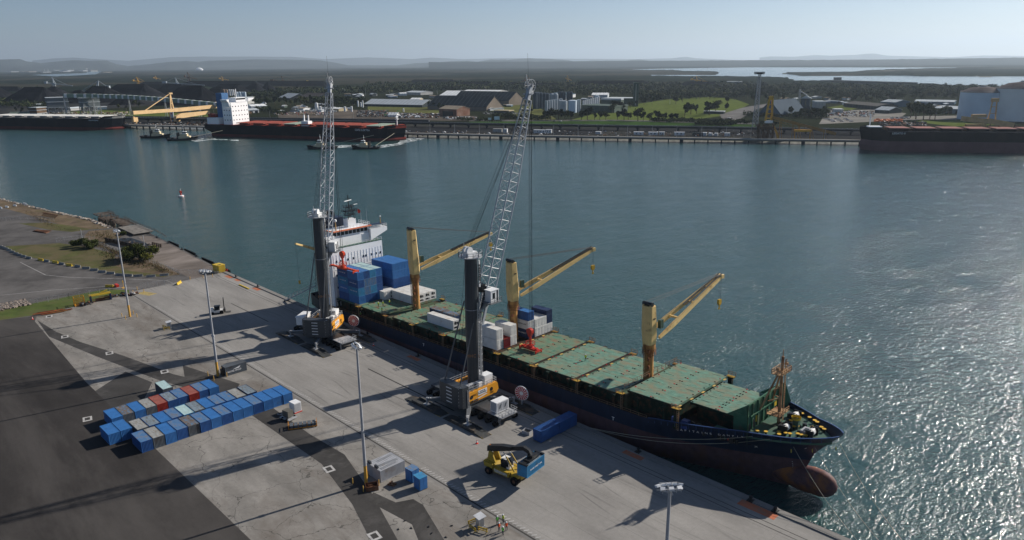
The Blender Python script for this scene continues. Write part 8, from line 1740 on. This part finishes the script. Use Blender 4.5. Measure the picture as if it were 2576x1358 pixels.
# gear along the grass bank
t = thing('steel_cage', 'orange mesh cage standing on the grass bank edge', 'cage', (-287.6, -55.6, 0), radians(-8)); mb = MB()
for z in (.1, 1.5, 3.0): mb.rail([(-1.5, -1.6, z-.02), (1.5, -1.6, z-.02), (1.5, 1.6, z-.02), (-1.5, 1.6, z-.02), (-1.5, -1.6, z-.02)], .05, .05, 1)
for sx in (-1.5, 1.5):
    for i in range(8): mb.bar((sx, -1.6+i*.457, .1), (sx, -1.6+i*.457, 3), .07)
for sy in (-1.6, 1.6):
    for i in range(8): mb.bar((-1.5+i*.43, sy, .1), (-1.5+i*.43, sy, 3), .07)
mb.b2((-1.5, -1.6, .0), (1.5, 1.6, .12)).b2((-1.5, 1.5, 1.2), (1.5, 1.6, 1.5)); mb.build('mesh_frame', mat('cage_orange', (.6, .27, .02), .55, v=.1), t)
t = thing('yellow_spreader_rack', 'navy and yellow lifting frame lying beside the orange cage', 'lifting frame', (-287.5, -48.6, 0), radians(84)); MB().b2((-3.4, -1.2, 0), (-3.0, 1.2, 2.6)).b2((3.0, -1.2, 0), (3.4, 1.2, 2.4)).build('end_frame', NAVY, t); MB().b2((-3.6, -.9, 2.3), (3.4, -.5, 2.7)).b2((-3.6, .5, 2.3), (3.4, .9, 2.7)).bar((0, .7, 2.7), (2.6, .7, 3.5), .3).build('top_beam', YELLOW, t); mb = MB()
for i in range(12): mb.box((rr.uniform(-2.5, 2.5), rr.uniform(-.8, .8), .3+i*.1), (3, .25, .2), rz=rr.uniform(-.1, .1))
mb.build('stored_beam', RUSTS, t)
for (x, y, w, lab) in ((-289, -42.5, 3.0, 'pile of rusty gear beside the first light mast on the bank'), (-286.6, -38.6, 2.2, 'stack of brown timbers and black frames by the gate'), (-286.2, -53.5, 2.4, 'dark netting heaped at the foot of the orange cage')):
    mb = MB()
    for i in range(34): mb.m(i % 3).box((rr.uniform(-w, w)*.5, rr.uniform(-w, w), rr.uniform(.1, .9)), (rr.uniform(.4, 1.4), rr.uniform(.15, .5), rr.uniform(.15, .5)), rz=rr.uniform(0, 3))
    o = mb.build('gear_pile', [RUSTS, BLACKM, WHITE_WORN if w == 2.2 else GREYC]); o.location = (x, y, 0); tag(o, lab, 'gear pile')
t = thing('steel_section_rack', 'long red and ochre steel sections stacked along the yard edge', 'steel stack', (-284.5, -64.6, 0), radians(82)); mb = MB()
for i in range(16): mb.m(i % 3).box((rr.uniform(-2.5, 2.5), -1.2+i*.16, .2+(i % 4)*.14), (rr.uniform(4, 9), .2, .16), rz=rr.uniform(-.06, .06))
mb.build('sections', [RUSTS, mat('ochre_section', (.4, .2, .06), .7), REDW], t)
for (x, y, h, lab) in ((-399, -24.2, 5.5, 'plain grey pole standing at the root of the ruined jetty'), (-366, -6.6, 5, 'plain grey pole standing at the flooded pit of the old wharf')):
    o = MB().cyl((0, 0, 0), (0, 0, h), .16, .12, n=8).b2((-.1, -.3, 0), (.1, .3, .6)).build('pole', STEEL); o.location = (x, y, 0); tag(o, lab, 'pole')
t = thing('height_gauge', 'orange gauge post on a square foot beside the access road', 'post', (-298.5, -37.4, 0), 0); MB().cyl((0, 0, 0), (0, 0, 3), .1, n=8).b2((-.9, -.6, 0), (.9, .6, .12)).box((0, 0, 2.5), (.6, .3, .8)).build('post', mat('post_yellow', (.6, .36, .08), .5), t)
t = tag(MB().b2((-4, -.25, 0), (4, .25, .25)).build('yellow_beam', YELLOW), 'long yellow beam lying parallel to the quay edge', 'beam'); t.location = (-266, -4.4, .02)
# ================================================================== air
hz = MB().b2((-61000, -21000, -17), (61000, 61000, 1300)).build('haze', []) 
m = bpy.data.materials.new('haze'); m.use_nodes = True; n = m.node_tree.nodes; n.clear()
vo = n.new('ShaderNodeVolumePrincipled'); ou = n.new('ShaderNodeOutputMaterial'); m.node_tree.links.new(vo.outputs[0], ou.inputs['Volume'])
vo.inputs['Color'].default_value = (.70, .85, 1.0, 1); vo.inputs['Density'].default_value = HAZE; vo.inputs['Anisotropy'].default_value = .35
hz.data.materials.append(m); stuff(hz)
print('objects', len(bpy.data.objects))
